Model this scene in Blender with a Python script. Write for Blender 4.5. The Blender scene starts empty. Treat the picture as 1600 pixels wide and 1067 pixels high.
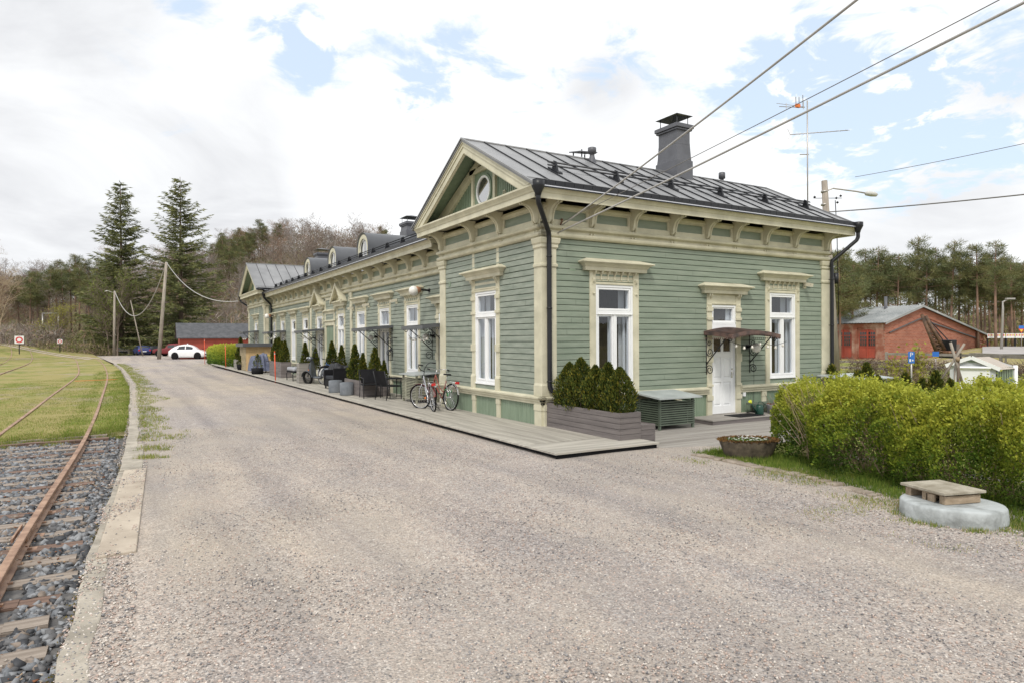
import bpy, bmesh, math, random
import numpy as np
from mathutils import Vector, Matrix, noise
R_=random.Random(7); NR=np.random.RandomState(5)
rad=math.radians
sc=bpy.context.scene
# ---------------- camera ----------------
CX,CY,CZ=-7.77,-12.0,1.85
FP=1045.0; YAW=-math.atan(610/1045.0); PIT=-3.5/1045; ROLL=-.005
CR=Matrix.Rotation(YAW,3,'Z')@Matrix.Rotation(math.pi/2+PIT,3,'X')@Matrix.Rotation(ROLL,3,'Z')
cam=bpy.data.cameras.new('camera'); camo=bpy.data.objects.new('camera',cam); sc.collection.objects.link(camo)
camo.matrix_world=Matrix.Translation((CX,CY,CZ))@CR.to_4x4()
cam.sensor_width=36; cam.lens=36*FP/1600; cam.clip_start=.1; cam.clip_end=6000
sc.camera=camo
def ray(px,py): return CR@Vector((px-800,-(py-533.5),-FP))
def G(px,py,z=-.1):
    d=ray(px,py); t=(z-CZ)/d.z; return Vector((CX+d.x*t,CY+d.y*t,z))
def D(px,py,dist):                       # point seen at that pixel, dist metres away horizontally
    d=ray(px,py); d=d/math.hypot(d.x,d.y); return Vector((CX,CY,CZ))+d*dist
def PX(px,py,v=0.):                      # on plane X=v
    d=ray(px,py); t=(v-CX)/d.x; return Vector((CX,CY,CZ))+d*t
def PY(px,py,v=0.):
    d=ray(px,py); t=(v-CY)/d.y; return Vector((CX,CY,CZ))+d*t
# ---------------- world ----------------
SUN_EL=rad(50); SUN_AZ=math.atan2(-.75,-.66)   # direction towards the sun
W=bpy.data.worlds.new('World'); sc.world=W; W.use_nodes=True
nt=W.node_tree; nt.nodes.clear()
def N(t,**k):
    n=nt.nodes.new(t)
    for a,b in k.items(): setattr(n,a,b)
    return n
def L(a,b): nt.links.new(a,b)
def M(op,a,b=None,c=None,clamp=False):
    n=N('ShaderNodeMath',operation=op,use_clamp=clamp)
    for i,x in enumerate((a,b,c)):
        if x is None: continue
        if isinstance(x,(int,float)): n.inputs[i].default_value=x
        else: L(x,n.inputs[i])
    return n.outputs[0]
tc=N('ShaderNodeTexCoord'); gen=tc.outputs['Generated']
sky=N('ShaderNodeTexSky',sky_type='NISHITA'); sky.sun_disc=False; sky.sun_elevation=SUN_EL; sky.sun_rotation=math.pi/2-SUN_AZ
sky.air_density=1.0; sky.dust_density=1.5
sx=N('ShaderNodeSeparateXYZ'); L(gen,sx.inputs[0])
den=M('ADD',M('MAXIMUM',sx.outputs[2],0.0),.22)
cb=N('ShaderNodeCombineXYZ'); L(M('DIVIDE',sx.outputs[0],den),cb.inputs[0]); L(M('DIVIDE',sx.outputs[1],den),cb.inputs[1])
def noise_(scale,detail=7,rough=.55,dist=.0,off=(0,0,0)):
    mp=N('ShaderNodeMapping'); L(cb.outputs[0],mp.inputs[0]); mp.inputs['Location'].default_value=off
    n=N('ShaderNodeTexNoise'); L(mp.outputs[0],n.inputs['Vector']); n.inputs['Scale'].default_value=scale
    n.inputs['Detail'].default_value=detail; n.inputs['Roughness'].default_value=rough; n.inputs['Distortion'].default_value=dist
    return n.outputs[0]
def lobe(px,py,w):                        # 1 near that direction of the sky, 0 further than w (radians)
    d=ray(px,py).normalized(); v=N('ShaderNodeVectorMath',operation='DISTANCE'); nn=N('ShaderNodeVectorMath',operation='NORMALIZE')
    L(gen,nn.inputs[0]); L(nn.outputs[0],v.inputs[0]); v.inputs[1].default_value=d
    return M('POWER',M('SUBTRACT',1.0,M('DIVIDE',v.outputs['Value'],w),clamp=True),1.0)
def total(ls):
    s=ls[0]
    for x in ls[1:]: s=M('ADD',s,x)
    return s
n1=noise_(2.1,9,.62,.6,(3,1,0))
holes=total([lobe(*a) for a in ((500,60,.10),(720,110,.13),(870,150,.12),(640,160,.07),(1290,120,.22),(1400,215,.15),(1210,150,.12),(1595,110,.2),(300,10,.1),(1000,60,.1),(450,68,.07))])
holes=M('MULTIPLY',holes,M('MULTIPLY',M('SUBTRACT',noise_(7.5,6,.6,.5,(1,5,0)),.30,clamp=True),5.0))
cl=M('SUBTRACT',M('ADD',M('MULTIPLY',n1,1.6),-.27),M('MULTIPLY',holes,.37))
r=N('ShaderNodeMapRange',interpolation_type='SMOOTHSTEP'); L(cl,r.inputs[0]); r.inputs[1].default_value=.02; r.inputs[2].default_value=.33
mask=r.outputs[0]
n2=noise_(1.3,6,.55,.4,(9,4,0))
greys=total([lobe(*a) for a in ((60,90,.3),(90,215,.22),(370,355,.1),(1500,330,.16),(1560,120,.08),(180,330,.16),(330,240,.16),(950,160,.08))])
gv=M('MULTIPLY',M('ADD',M('MULTIPLY',n2,1.1),-.28,clamp=True),M('ADD',M('MULTIPLY',greys,1.1),.22,clamp=True))
r2=N('ShaderNodeMapRange'); L(gv,r2.inputs[0]); r2.inputs[1].default_value=0; r2.inputs[2].default_value=.34; r2.inputs[3].default_value=1.02; r2.inputs[4].default_value=.70
cc=N('ShaderNodeCombineXYZ'); L(M('MULTIPLY',r2.outputs[0],.985),cc.inputs[0]); L(r2.outputs[0],cc.inputs[1]); L(M('ADD',M('MULTIPLY',r2.outputs[0],.95),.06),cc.inputs[2])
sk=N('ShaderNodeVectorMath',operation='SCALE'); L(sky.outputs[0],sk.inputs[0]); sk.inputs['Scale'].default_value=.12
mx=N('ShaderNodeMixRGB'); mx.inputs[1].default_value=(.50,.70,.97,1)
# thin veil of high cloud over the blue
v0=N('ShaderNodeMixRGB'); v0.inputs[0].default_value=.66; L(sk.outputs[0],v0.inputs[1]); v0.inputs[2].default_value=(.80,.93,1.08,1)
L(mask,mx.inputs[0]); L(v0.outputs[0],mx.inputs[1]); L(cc.outputs[0],mx.inputs[2])
bg=N('ShaderNodeBackground'); L(mx.outputs[0],bg.inputs[0]); bg.inputs[1].default_value=.95
wo=N('ShaderNodeOutputWorld'); L(bg.outputs[0],wo.inputs[0])
# ---------------- sun ----------------
sl=bpy.data.lights.new('sun','SUN'); sl.energy=2.0; sl.angle=rad(11); sl.color=(1,.95,.87)
so=bpy.data.objects.new('sun',sl); sc.collection.objects.link(so)
sd=Vector((math.cos(SUN_AZ)*math.cos(SUN_EL),math.sin(SUN_AZ)*math.cos(SUN_EL),math.sin(SUN_EL)))
so.rotation_euler=sd.to_track_quat('Z','Y').to_euler()
sc.view_settings.view_transform='Standard'; sc.view_settings.look='None'; sc.view_settings.gamma=1; sc.view_settings.exposure=.30
# ---------------- tagging ----------------
def tag(o,label=None,cat=None,group=None,kind=None):
    if label: o['label']=label
    if cat: o['category']=cat
    if group: o['group']=group
    if kind: o['kind']=kind
    return o
def empty(name,label=None,cat=None,loc=(0,0,0),rz=0,group=None,kind=None):
    o=bpy.data.objects.new(name,None); o.empty_display_size=.2; sc.collection.objects.link(o); o.location=loc; o.rotation_euler=(0,0,rz)
    return tag(o,label,cat,group,kind)
def copy_tree(o,parent=None):
    c=o.copy(); sc.collection.objects.link(c); c.parent=parent
    for ch in list(o.children): copy_tree(ch,c)
    return c
def again(o,loc,rz,label=None,s=1.0):
    c=copy_tree(o); c.location=loc; c.rotation_euler=(0,0,rz); c.scale=(s,s,s)
    if label: c['label']=label
    return c
# ---------------- mesh builder ----------------
class MB:
    def __init__(s,f=None): s.v=[];s.f=[];s.m=[];s.sm=[];s.map=f or (lambda a,b,c:(a,b,c)); s.mi=0
    def a(s,vs,fs,smooth=False):
        n=len(s.v); s.v+= [s.map(*p) for p in vs]; s.f+=[[i+n for i in f] for f in fs]; s.m+=[s.mi]*len(fs); s.sm+=[smooth]*len(fs); return s
    def box(s,a0,a1,b0,b1,c0,c1):
        return s.a([(a0,b0,c0),(a1,b0,c0),(a1,b1,c0),(a0,b1,c0),(a0,b0,c1),(a1,b0,c1),(a1,b1,c1),(a0,b1,c1)],
            [(0,3,2,1),(4,5,6,7),(0,1,5,4),(1,2,6,5),(2,3,7,6),(3,0,4,7)])
    def bar(s,p,q,w,h,up=(0,0,1)):
        p=Vector(p);q=Vector(q);d=(q-p).normalized();u=Vector(up)
        if abs(d.dot(u))>.97: u=Vector((1,0,0))
        x=d.cross(u).normalized()*w/2; y=x.cross(d).normalized()*h/2
        vs=[p-x-y,p+x-y,p+x+y,p-x+y,q-x-y,q+x-y,q+x+y,q-x+y]
        return s.a([tuple(v) for v in vs],[(0,3,2,1),(4,5,6,7),(0,1,5,4),(1,2,6,5),(2,3,7,6),(3,0,4,7)])
    def tube(s,pts,r,n=8,closed=False,cap=True):
        pts=[Vector(p) for p in pts]; k=len(pts); rs=r if isinstance(r,(list,tuple)) else [r]*k
        vs=[];up=None
        for i,p in enumerate(pts):
            if closed: d=pts[(i+1)%k]-pts[i-1]
            else: d=pts[min(i+1,k-1)]-pts[max(i-1,0)]
            d.normalize()
            if up is None:
                up=Vector((0,0,1)) if abs(d.z)<.9 else Vector((1,0,0))
            x=d.cross(up)
            if x.length<1e-4: x=d.cross(Vector((.3,1,.2)))
            x.normalize(); y=x.cross(d); up=y
            for j in range(n):
                t=2*math.pi*j/n; vs.append(tuple(p+(x*math.cos(t)+y*math.sin(t))*rs[i]))
        fs=[]
        for i in range(k if closed else k-1):
            for j in range(n):
                a=i*n+j;b=i*n+(j+1)%n;c=((i+1)%k)*n+(j+1)%n;d=((i+1)%k)*n+j; fs.append((a,b,c,d))
        s.a(vs,fs,n>4)
        if not closed and cap: s.a([],[])or None
        if not closed and cap:
            m=len(s.v)-k*n; s.f+=[list(range(m,m+n))[::-1],list(range(m+(k-1)*n,m+k*n))]; s.m+=[s.mi]*2; s.sm+=[False]*2
        return s
    def lathe(s,c,prof,n=24,smooth=True,sx=1,sy=1):
        vs=[];fs=[]
        for r,z in prof:
            for j in range(n):
                t=2*math.pi*j/n; vs.append((c[0]+math.cos(t)*r*sx,c[1]+math.sin(t)*r*sy,c[2]+z))
        for i in range(len(prof)-1):
            for j in range(n): fs.append((i*n+j,i*n+(j+1)%n,(i+1)*n+(j+1)%n,(i+1)*n+j))
        s.a(vs,fs,smooth)
        m=len(s.v)-len(prof)*n
        if prof[0][0]>1e-3: s.f.append(list(range(m,m+n))[::-1]);s.m.append(s.mi);s.sm.append(False)
        if prof[-1][0]>1e-3: s.f.append(list(range(m+(len(prof)-1)*n,m+len(prof)*n)));s.m.append(s.mi);s.sm.append(False)
        return s
    def levels(s,u0,u1,lv,m0=1,m1=1):      # mitred moulding against a wall: (depth,z) levels
        vs=[];fs=[]
        for d,z in lv: vs+=[(u0-d*m0,-.005,z),(u0-d*m0,d,z),(u1+d*m1,d,z),(u1+d*m1,-.005,z)]
        for i in range(len(lv)-1):
            a=4*i;b=a+4
            for j in range(3): fs.append((a+j,a+j+1,b+j+1,b+j))
        n=4*(len(lv)-1); fs+=[(0,3,2,1),(n,n+1,n+2,n+3)]
        return s.a(vs,fs)
    def prism(s,prof,w0,w1):               # profile (d,z) extruded along u
        k=len(prof); vs=[(w0,d,z) for d,z in prof]+[(w1,d,z) for d,z in prof]
        fs=[(i,(i+1)%k,(i+1)%k+k,i+k) for i in range(k)]+[list(range(k))[::-1],list(range(k,2*k))]
        return s.a(vs,fs)
    def plate(s,prof,d0,d1):               # outline (u,z) extruded through d
        k=len(prof); vs=[(u,d0,z) for u,z in prof]+[(u,d1,z) for u,z in prof]
        fs=[(i,(i+1)%k,(i+1)%k+k,i+k) for i in range(k)]+[list(range(k))[::-1],list(range(k,2*k))]
        return s.a(vs,fs)
    def ring(s,o,i,d0,d1):                 # frame: outer outline o, inner outline i (same length)
        k=len(o); vs=[(u,d1,z) for u,z in o]+[(u,d1,z) for u,z in i]+[(u,d0,z) for u,z in o]+[(u,d0,z) for u,z in i]; fs=[]
        for j in range(k):
            q=(j+1)%k; fs+=[(j,q,q+k,j+k),(j,j+2*k,q+2*k,q),(j+k,q+k,q+3*k,j+3*k)]
        return s.a(vs,fs)
    def frame(s,u0,u1,z0,z1,t,d0,d1):
        return s.ring([(u0,z0),(u1,z0),(u1,z1),(u0,z1)],[(u0+t,z0+t),(u1-t,z0+t),(u1-t,z1-t),(u0+t,z1-t)],d0,d1)
    def build(s,name,mat,parent=None,bevel=0,fix=True):
        me=bpy.data.meshes.new(name); me.from_pydata(s.v,[],s.f)
        me.polygons.foreach_set('material_index',s.m); me.polygons.foreach_set('use_smooth',s.sm)
        for m in (mat if isinstance(mat,(list,tuple)) else [mat]): me.materials.append(m)
        if fix:
            b=bmesh.new(); b.from_mesh(me); bmesh.ops.recalc_face_normals(b,faces=b.faces); b.to_mesh(me); b.free()
        o=bpy.data.objects.new(name,me); sc.collection.objects.link(o); o.parent=parent
        if bevel:
            md=o.modifiers.new('bevel','BEVEL'); md.width=bevel; md.segments=2; md.limit_method='ANGLE'
        return o
def raw(name,v,f,mat,parent=None,mi=None,smooth=False,nv=None):   # numpy mesh: v (n,3), f (m,k)
    me=bpy.data.meshes.new(name); v=np.asarray(v,np.float32); f=np.asarray(f,np.int32); k=f.shape[1]
    me.vertices.add(len(v)); me.vertices.foreach_set('co',v.ravel())
    me.loops.add(f.size); me.loops.foreach_set('vertex_index',f.ravel())
    me.polygons.add(len(f)); me.polygons.foreach_set('loop_start',np.arange(0,f.size,k,dtype=np.int32))
    try: me.polygons.foreach_set('loop_total',np.full(len(f),k,np.int32))
    except Exception: pass
    if mi is not None: me.polygons.foreach_set('material_index',np.asarray(mi,np.int32))
    if smooth: me.polygons.foreach_set('use_smooth',np.ones(len(f),bool))
    for m in (mat if isinstance(mat,(list,tuple)) else [mat]): me.materials.append(m)
    me.update(calc_edges=True)
    o=bpy.data.objects.new(name,me); sc.collection.objects.link(o); o.parent=parent; return o
# ---------------- materials ----------------
def newmat(name):
    m=bpy.data.materials.new(name); m.use_nodes=True; t=m.node_tree; p=t.nodes['Principled BSDF']; return m,t,p
def mat(name,c,rough=.6,var=.12,scale=3.0,bump=0.0,bscale=40,metal=0,c2=None,stretch=(1,1,1),spec=.5,thr=(.35,.65),detail=6):
    m,t,p=newmat(name); p.inputs['Roughness'].default_value=rough; p.inputs['Metallic'].default_value=metal
    p.inputs['Specular IOR Level'].default_value=spec
    co=t.nodes.new('ShaderNodeTexCoord'); mp=t.nodes.new('ShaderNodeMapping'); mp.inputs['Scale'].default_value=stretch
    t.links.new(co.outputs['Object'],mp.inputs[0])
    n=t.nodes.new('ShaderNodeTexNoise'); n.inputs['Scale'].default_value=scale; n.inputs['Detail'].default_value=detail; n.inputs['Roughness'].default_value=.6
    t.links.new(mp.outputs[0],n.inputs['Vector'])
    rp=t.nodes.new('ShaderNodeValToRGB'); t.links.new(n.outputs[0],rp.inputs[0])
    a=[x*(1-var) for x in c]; b=[min(1,x*(1+var)) for x in (c2 or c)]
    if c2: a=list(c)
    rp.color_ramp.elements[0].position=thr[0]; rp.color_ramp.elements[1].position=thr[1]
    rp.color_ramp.elements[0].color=(*a,1); rp.color_ramp.elements[1].color=(*b,1)
    t.links.new(rp.outputs[0],p.inputs['Base Color'])
    if bump:
        n2=t.nodes.new('ShaderNodeTexNoise'); n2.inputs['Scale'].default_value=bscale; n2.inputs['Detail'].default_value=5; t.links.new(mp.outputs[0],n2.inputs['Vector'])
        bp=t.nodes.new('ShaderNodeBump'); bp.inputs['Strength'].default_value=bump; bp.inputs['Distance'].default_value=.01
        t.links.new(n2.outputs[0],bp.inputs['Height']); t.links.new(bp.outputs[0],p.inputs['Normal'])
    return m
def leafmat(name,c,c2,scale=.8,trans=.35,rough=.6):
    m=mat(name,c,rough,.1,scale,c2=c2,spec=.2,thr=(.3,.7)); t=m.node_tree; p=t.nodes['Principled BSDF']
    tr=t.nodes.new('ShaderNodeBsdfTranslucent'); ms=t.nodes.new('ShaderNodeMixShader'); ms.inputs[0].default_value=trans
    src=p.inputs['Base Color'].links[0].from_socket; t.links.new(src,tr.inputs[0])
    t.links.new(p.outputs[0],ms.inputs[1]); t.links.new(tr.outputs[0],ms.inputs[2]); t.links.new(ms.outputs[0],t.nodes['Material Output'].inputs[0])
    return m
green=mat('green_paint',(.185,.228,.175),.5,.13,1.1,bump=.3,bscale=30,stretch=(1,1,8),c2=(.225,.262,.207))
greenL=mat('greyer_green_paint',(.195,.230,.188),.5,.12,1.8,bump=.3,bscale=30,stretch=(1,1,6),c2=(.26,.288,.242))  # paler, greyer copy of the green, for the long-front walls and one back wall
greenP=mat('green_plinth_paint',(.16,.215,.15),.5,.06,2,bump=.2,bscale=30,stretch=(4,4,.5),c2=(.20,.258,.185))
cream=mat('cream_paint',(.48,.455,.34),.5,.09,2.2,bump=.2,bscale=25,c2=(.58,.55,.42))
white=mat('white_paint',(.80,.81,.82),.45,.03,3)
dgreen=mat('dark_green_paint',(.095,.12,.09),.6,.15,3,bump=.2)
black=mat('black_metal',(.016,.017,.021),.4,.15,3,spec=.35)
blackm=mat('black_matt',(.012,.012,.014),.75,.2,5,bump=.2,spec=.15)
roofm=mat('grey_roof_metal',(.17,.173,.18),.42,.1,.7,c2=(.235,.238,.245),bump=.1,bscale=4)
roofd=mat('dark_roof_metal',(.09,.095,.105),.42,.12,1.5,bump=.1,bscale=5)
chimm=mat('chimney_sheet',(.10,.103,.118),.45,.12,3,bump=.25,bscale=6)
deckm=mat('weathered_deck',(.29,.27,.235),.75,.1,1.2,c2=(.43,.405,.355),bump=.5,bscale=20,stretch=(.35,6,1))
deckn=mat('weathered_deck_long',(.25,.232,.2),.75,.1,1.2,c2=(.40,.375,.325),bump=.5,bscale=20,stretch=(6,.35,1))
deckg=mat('grey_deck',(.235,.215,.195),.75,.1,1.2,c2=(.32,.30,.275),bump=.5,bscale=20,stretch=(.35,6,1))
plantm=mat('dark_grey_planter_wood',(.115,.10,.098),.75,.1,1.5,c2=(.17,.15,.145),bump=.6,bscale=18,stretch=(.6,.6,8))
plantg=mat('grey_planter_wood',(.19,.18,.165),.75,.1,1.5,c2=(.28,.26,.235),bump=.6,bscale=18,stretch=(.6,.6,8))
concrete=mat('concrete',(.25,.225,.185),.9,.15,3.5,c2=(.37,.335,.28),bump=1.0,bscale=30)
redp=mat('red_paint',(.33,.06,.035),.6,.15,1,bump=.3)
iron=mat('rusty_iron',(.13,.06,.035),.6,.2,6,c2=(.24,.12,.07),bump=.3,bscale=50)
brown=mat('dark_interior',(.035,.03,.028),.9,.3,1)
curt=mat('curtain',(.50,.50,.50),.9,.1,2,stretch=(14,14,.4))
polem=mat('grey_pole_wood',(.22,.19,.16),.85,.1,2,c2=(.34,.30,.25),bump=.6,stretch=(4,4,.5))
bark=mat('bark',(.10,.075,.06),.9,.2,3,c2=(.17,.13,.105),bump=.6)
chrome=mat('bright_metal',(.6,.6,.62),.25,.1,3,metal=.8)
rubber=mat('rubber',(.012,.012,.012),.85,.2,9,spec=.15)
def glassmat(name,tint=(.9,.95,1),mixv=.0):
    m,t,p=newmat(name); t.nodes.remove(p)
    g=t.nodes.new('ShaderNodeBsdfGlossy'); g.inputs['Roughness'].default_value=.015; g.inputs[0].default_value=(.95,.97,1,1)
    tr=t.nodes.new('ShaderNodeBsdfTransparent'); tr.inputs[0].default_value=(*tint,1)
    lw=t.nodes.new('ShaderNodeLayerWeight'); lw.inputs[0].default_value=.5; pw=t.nodes.new('ShaderNodeMath'); pw.operation='POWER'; t.links.new(lw.outputs['Facing'],pw.inputs[0]); pw.inputs[1].default_value=3.5; fr=t.nodes.new('ShaderNodeMath'); fr.operation='MULTIPLY_ADD'; t.links.new(pw.outputs[0],fr.inputs[0]); fr.inputs[1].default_value=.8; fr.inputs[2].default_value=.07
    n=t.nodes.new('ShaderNodeTexNoise'); n.inputs['Scale'].default_value=2.2; b=t.nodes.new('ShaderNodeBump'); b.inputs['Strength'].default_value=.04; b.inputs['Distance'].default_value=.05
    t.links.new(n.outputs[0],b.inputs['Height']); t.links.new(b.outputs[0],g.inputs['Normal'])
    ms=t.nodes.new('ShaderNodeMixShader')
    t.links.new(fr.outputs[0],ms.inputs[0]); t.links.new(tr.outputs[0],ms.inputs[1]); t.links.new(g.outputs[0],ms.inputs[2]); t.links.new(ms.outputs[0],t.nodes['Material Output'].inputs[0]); return m
glass=glassmat('window_glass')
def plain(name,c,rough=.6): return mat(name,c,rough,.05,3)
def GZ(y): return -.1-.2*min(1,max(0,(y-20)/55))      # height of the gravel
# ================= GROUND =================
def nodes_ground(name,build):
    m,t,p=newmat(name); p.inputs['Specular IOR Level'].default_value=.25
    def nn(k,**kw):
        x=t.nodes.new(k)
        for a,b in kw.items(): setattr(x,a,b)
        return x
    co=nn('ShaderNodeTexCoord'); build(t,p,nn,co); return m
def ramp(t,src,els):
    r=t.nodes.new('ShaderNodeValToRGB'); t.links.new(src,r.inputs[0]); e=r.color_ramp
    while len(e.elements)<len(els): e.elements.new(.5)
    for i,(q,c) in enumerate(els): e.elements[i].position=q; e.elements[i].color=(*c,1)
    return r.outputs[0]
def tex(t,co,kind,scale,stretch=(1,1,1),detail=6,rough=.6):
    mp=t.nodes.new('ShaderNodeMapping'); mp.inputs['Scale'].default_value=stretch; t.links.new(co.outputs['Object'],mp.inputs[0])
    n=t.nodes.new('ShaderNodeTexNoise' if kind=='n' else 'ShaderNodeTexVoronoi'); n.inputs['Scale'].default_value=scale
    if kind=='n': n.inputs['Detail'].default_value=detail; n.inputs['Roughness'].default_value=rough
    t.links.new(mp.outputs[0],n.inputs['Vector']); return n
def mixc(t,f,a,b,mode='MIX'):
    m=t.nodes.new('ShaderNodeMixRGB'); m.blend_type=mode
    for i,x in ((0,f),(1,a),(2,b)):
        if isinstance(x,float): m.inputs[i].default_value=x
        elif isinstance(x,tuple): m.inputs[i].default_value=(*x,1)
        else: t.links.new(x,m.inputs[i])
    return m.outputs[0]
def b_gravel(t,p,nn,co):
    p.inputs['Roughness'].default_value=.9
    v=tex(t,co,'v',58); v2=tex(t,co,'v',27)
    stones=ramp(t,v.outputs['Color'],[(0,(.10,.10,.105)),(.22,(.27,.25,.235)),(.45,(.41,.345,.30)),(.7,(.46,.41,.37)),(1,(.70,.67,.63))])
    st2=ramp(t,v2.outputs['Color'],[(0,(.15,.145,.15)),(.5,(.42,.365,.325)),(1,(.62,.585,.54))])
    s=mixc(t,.35,stones,st2)
    fine=tex(t,co,'n',140,detail=3)
    big=tex(t,co,'n',.33,(1,.42,1),5,.55); big2=tex(t,co,'n',1.7,(1,.5,1),6,.6)
    sand=ramp(t,fine.outputs[0],[(.3,(.36,.31,.255)),(.7,(.50,.445,.375))])
    fac=ramp(t,big.outputs[0],[(.44,(0,0,0)),(.60,(.75,.75,.75))]); 
    c=mixc(t,fac,s,sand)
    tint=ramp(t,big2.outputs[0],[(.3,(.85,.87,.90)),(.7,(1.07,1.06,1.04))])
    c=mixc(t,1.0,c,tint,'MULTIPLY')
    sp=tex(t,co,'n',62,(1,1,1),2,.7); c=mixc(t,1.0,c,ramp(t,sp.outputs[0],[(.30,(.42,.43,.46)),(.44,(.92,.91,.90)),(.56,(1.0,.98,.96)),(.72,(1.42,1.38,1.34))]),'MULTIPLY')
    wt=tex(t,co,'n',1.15,(1,.045,1),4,.6); c=mixc(t,1.0,c,ramp(t,wt.outputs[0],[(.36,(.84,.84,.86)),(.5,(1,1,1)),(.64,(1.10,1.085,1.06))]),'MULTIPLY')
    gr=tex(t,co,'n',.16,(1,.6,1),3,.5); tg=ramp(t,gr.outputs[0],[(.42,(1,1,1)),(.62,(.90,.92,.97))]); c=mixc(t,1.0,c,tg,'MULTIPLY')
    t.links.new(c,p.inputs['Base Color'])
    b=nn('ShaderNodeBump'); b.inputs['Strength'].default_value=.8; b.inputs['Distance'].default_value=.012
    iv=nn('ShaderNodeMath',operation='SUBTRACT'); iv.inputs[0].default_value=1; t.links.new(v.outputs['Distance'],iv.inputs[1])
    t.links.new(iv.outputs[0],b.inputs['Height']); t.links.new(b.outputs[0],p.inputs['Normal'])
gravel=nodes_ground('gravel',b_gravel)
def b_grass(dry,patch):
    def f(t,p,nn,co):
        p.inputs['Roughness'].default_value=.95
        a=tex(t,co,'n',30,detail=4); b=tex(t,co,'n',.45,(1,.6,1),6,.65); c=tex(t,co,'n',.13,detail=5)
        g=ramp(t,a.outputs[0],[(.3,(.10,.125,.022)),(.7,(.24,.265,.055))])
        d=ramp(t,a.outputs[0],[(.3,(.22,.19,.065)),(.7,(.36,.31,.13))])
        k=ramp(t,b.outputs[0],[(.38-dry,(0,0,0)),(.56-dry,(1,1,1))])
        m=mixc(t,k,g,d)
        e=ramp(t,a.outputs[0],[(.3,(.25,.20,.15)),(.7,(.40,.33,.26))])
        c5=tex(t,co,'n',.8,(1,.5,1),6,.7); k2=ramp(t,mixc(t,.5,c.outputs[0],c5.outputs[0]),[(.53-patch,(0,0,0)),(.62-patch,(.85,.85,.85))])
        t.links.new(mixc(t,k2,m,e),p.inputs['Base Color'])
        bb=nn('ShaderNodeBump'); bb.inputs['Strength'].default_value=.7; bb.inputs['Distance'].default_value=.03
        t.links.new(a.outputs[0],bb.inputs['Height']); t.links.new(bb.outputs[0],p.inputs['Normal'])
    return f
lawnm=nodes_ground('lawn',b_grass(.02,.0)); lawn2=nodes_ground('garden_lawn',b_grass(-.1,-.05)); wildm=nodes_ground('rough_grass',b_grass(.1,.05))
def sheet(name,x0,x1,ys,mat,zf,nx=10,edge0=None,edge1=None,kind='structure'):
    v=[];f=[]
    for j,y in enumerate(ys):
        a=edge0(y) if edge0 else x0; b=edge1(y) if edge1 else x1
        for i in range(nx+1):
            x=a+(b-a)*i/nx; v.append((x,y,zf(x,y)))
    for j in range(len(ys)-1):
        for i in range(nx):
            k=j*(nx+1)+i; f.append((k,k+1,k+nx+2,k+nx+1))
    o=raw(name,v,f,mat,smooth=True); return tag(o,kind=kind)
def ypts(a,b,s): 
    n=max(1,int((b-a)/s)); return [a+(b-a)*i/n for i in range(n+1)]
# base terrain to the horizon, with the wooded rises as part of the same sheet
def sstep(a,b,x):
    t=min(1,max(0,(x-a)/(b-a))); return t*t*(3-2*t)
VF=Vector((math.sin(-YAW),math.cos(YAW),0)); VR=Vector((math.cos(YAW),-math.sin(-YAW),0))
def polar(x,y):
    dx,dy=x-CX,y-CY; f=dx*VF.x+dy*VF.y; r=dx*VR.x+dy*VR.y; return math.hypot(dx,dy),math.atan2(r,f)
def TZ(x,y):
    d,a=polar(x,y); z=-.5
    n=noise.noise(Vector((x*.02,y*.02,0)))
    l=sstep(-.78,-.62,a)*(1-sstep(.05,.35,a))           # left ridge
    h=10+22*math.exp(-((a+.27)/.24)**2)+3*n
    z+=l*h*sstep(118,235,d)
    z+= (1-sstep(-.78,-.6,a))*(a>-1.6)*3*sstep(120,220,d)
    r=sstep(.30,.42,a)                                   # right rise
    z+=r*(6.0+1.5*n)*sstep(92,165,d)
    z+=sstep(.55,.62,a)*1.2*sstep(40,75,d)*(1-sstep(92,120,d))
    return z
v=[];f=[];rs=[0,6,12,20,30,40,50,60,68,76,84,92,100,108,116,124,132,140,150,160,172,185,200,220,245,280,340,500,900,1700,3000]
na=144
for r in rs:
    for k in range(na):
        t=2*math.pi*k/na; x=CX+r*math.cos(t);y=CY+r*math.sin(t); v.append((x,y,TZ(x,y)-(.25 if r<14 else 0)))
for i in range(len(rs)-1):
    for k in range(na): f.append((i*na+k,i*na+(k+1)%na,(i+1)*na+(k+1)%na,(i+1)*na+k))
floorm=mat('forest_floor',(.10,.075,.045),.95,.2,.25,c2=(.17,.15,.06),bump=.5,detail=9)
tag(raw('ground',v,f,[wildm,floorm],smooth=True,mi=[1 if (rs[i]>=108 and (k*2*math.pi/na>1.2)) or rs[i]>=116 else 0 for i in range(len(rs)-1) for k in range(na)]),kind='structure')
# gravel yard
def pe(y):                                 # platform edge
    P=[(-30,-8.3),(-7.4,-8.07),(-4.8,-7.98),(-.2,-7.74),(4,-7.6),(23,-7.36),(45,-7.75),(60,-8.3),(94,-10.3),(140,-14)]
    for (a,b),(c,d) in zip(P,P[1:]):
        if y<=c: return b+(d-b)*(y-a)/(c-a)
    return P[-1][1]
def ge(y):
    if y<-3.0: return 3.0
    if y<50: return .6
    return .6+ (y-50)*.55
sheet('gravel_road',0,0,ypts(-26,104,.5),gravel,lambda x,y:GZ(y)+.012*noise.noise(Vector((x*.8,y*.8,0)))-.05*sstep(-1.5,2.5,x)*(1 if y<-3 else 0),20,pe,ge)
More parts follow.
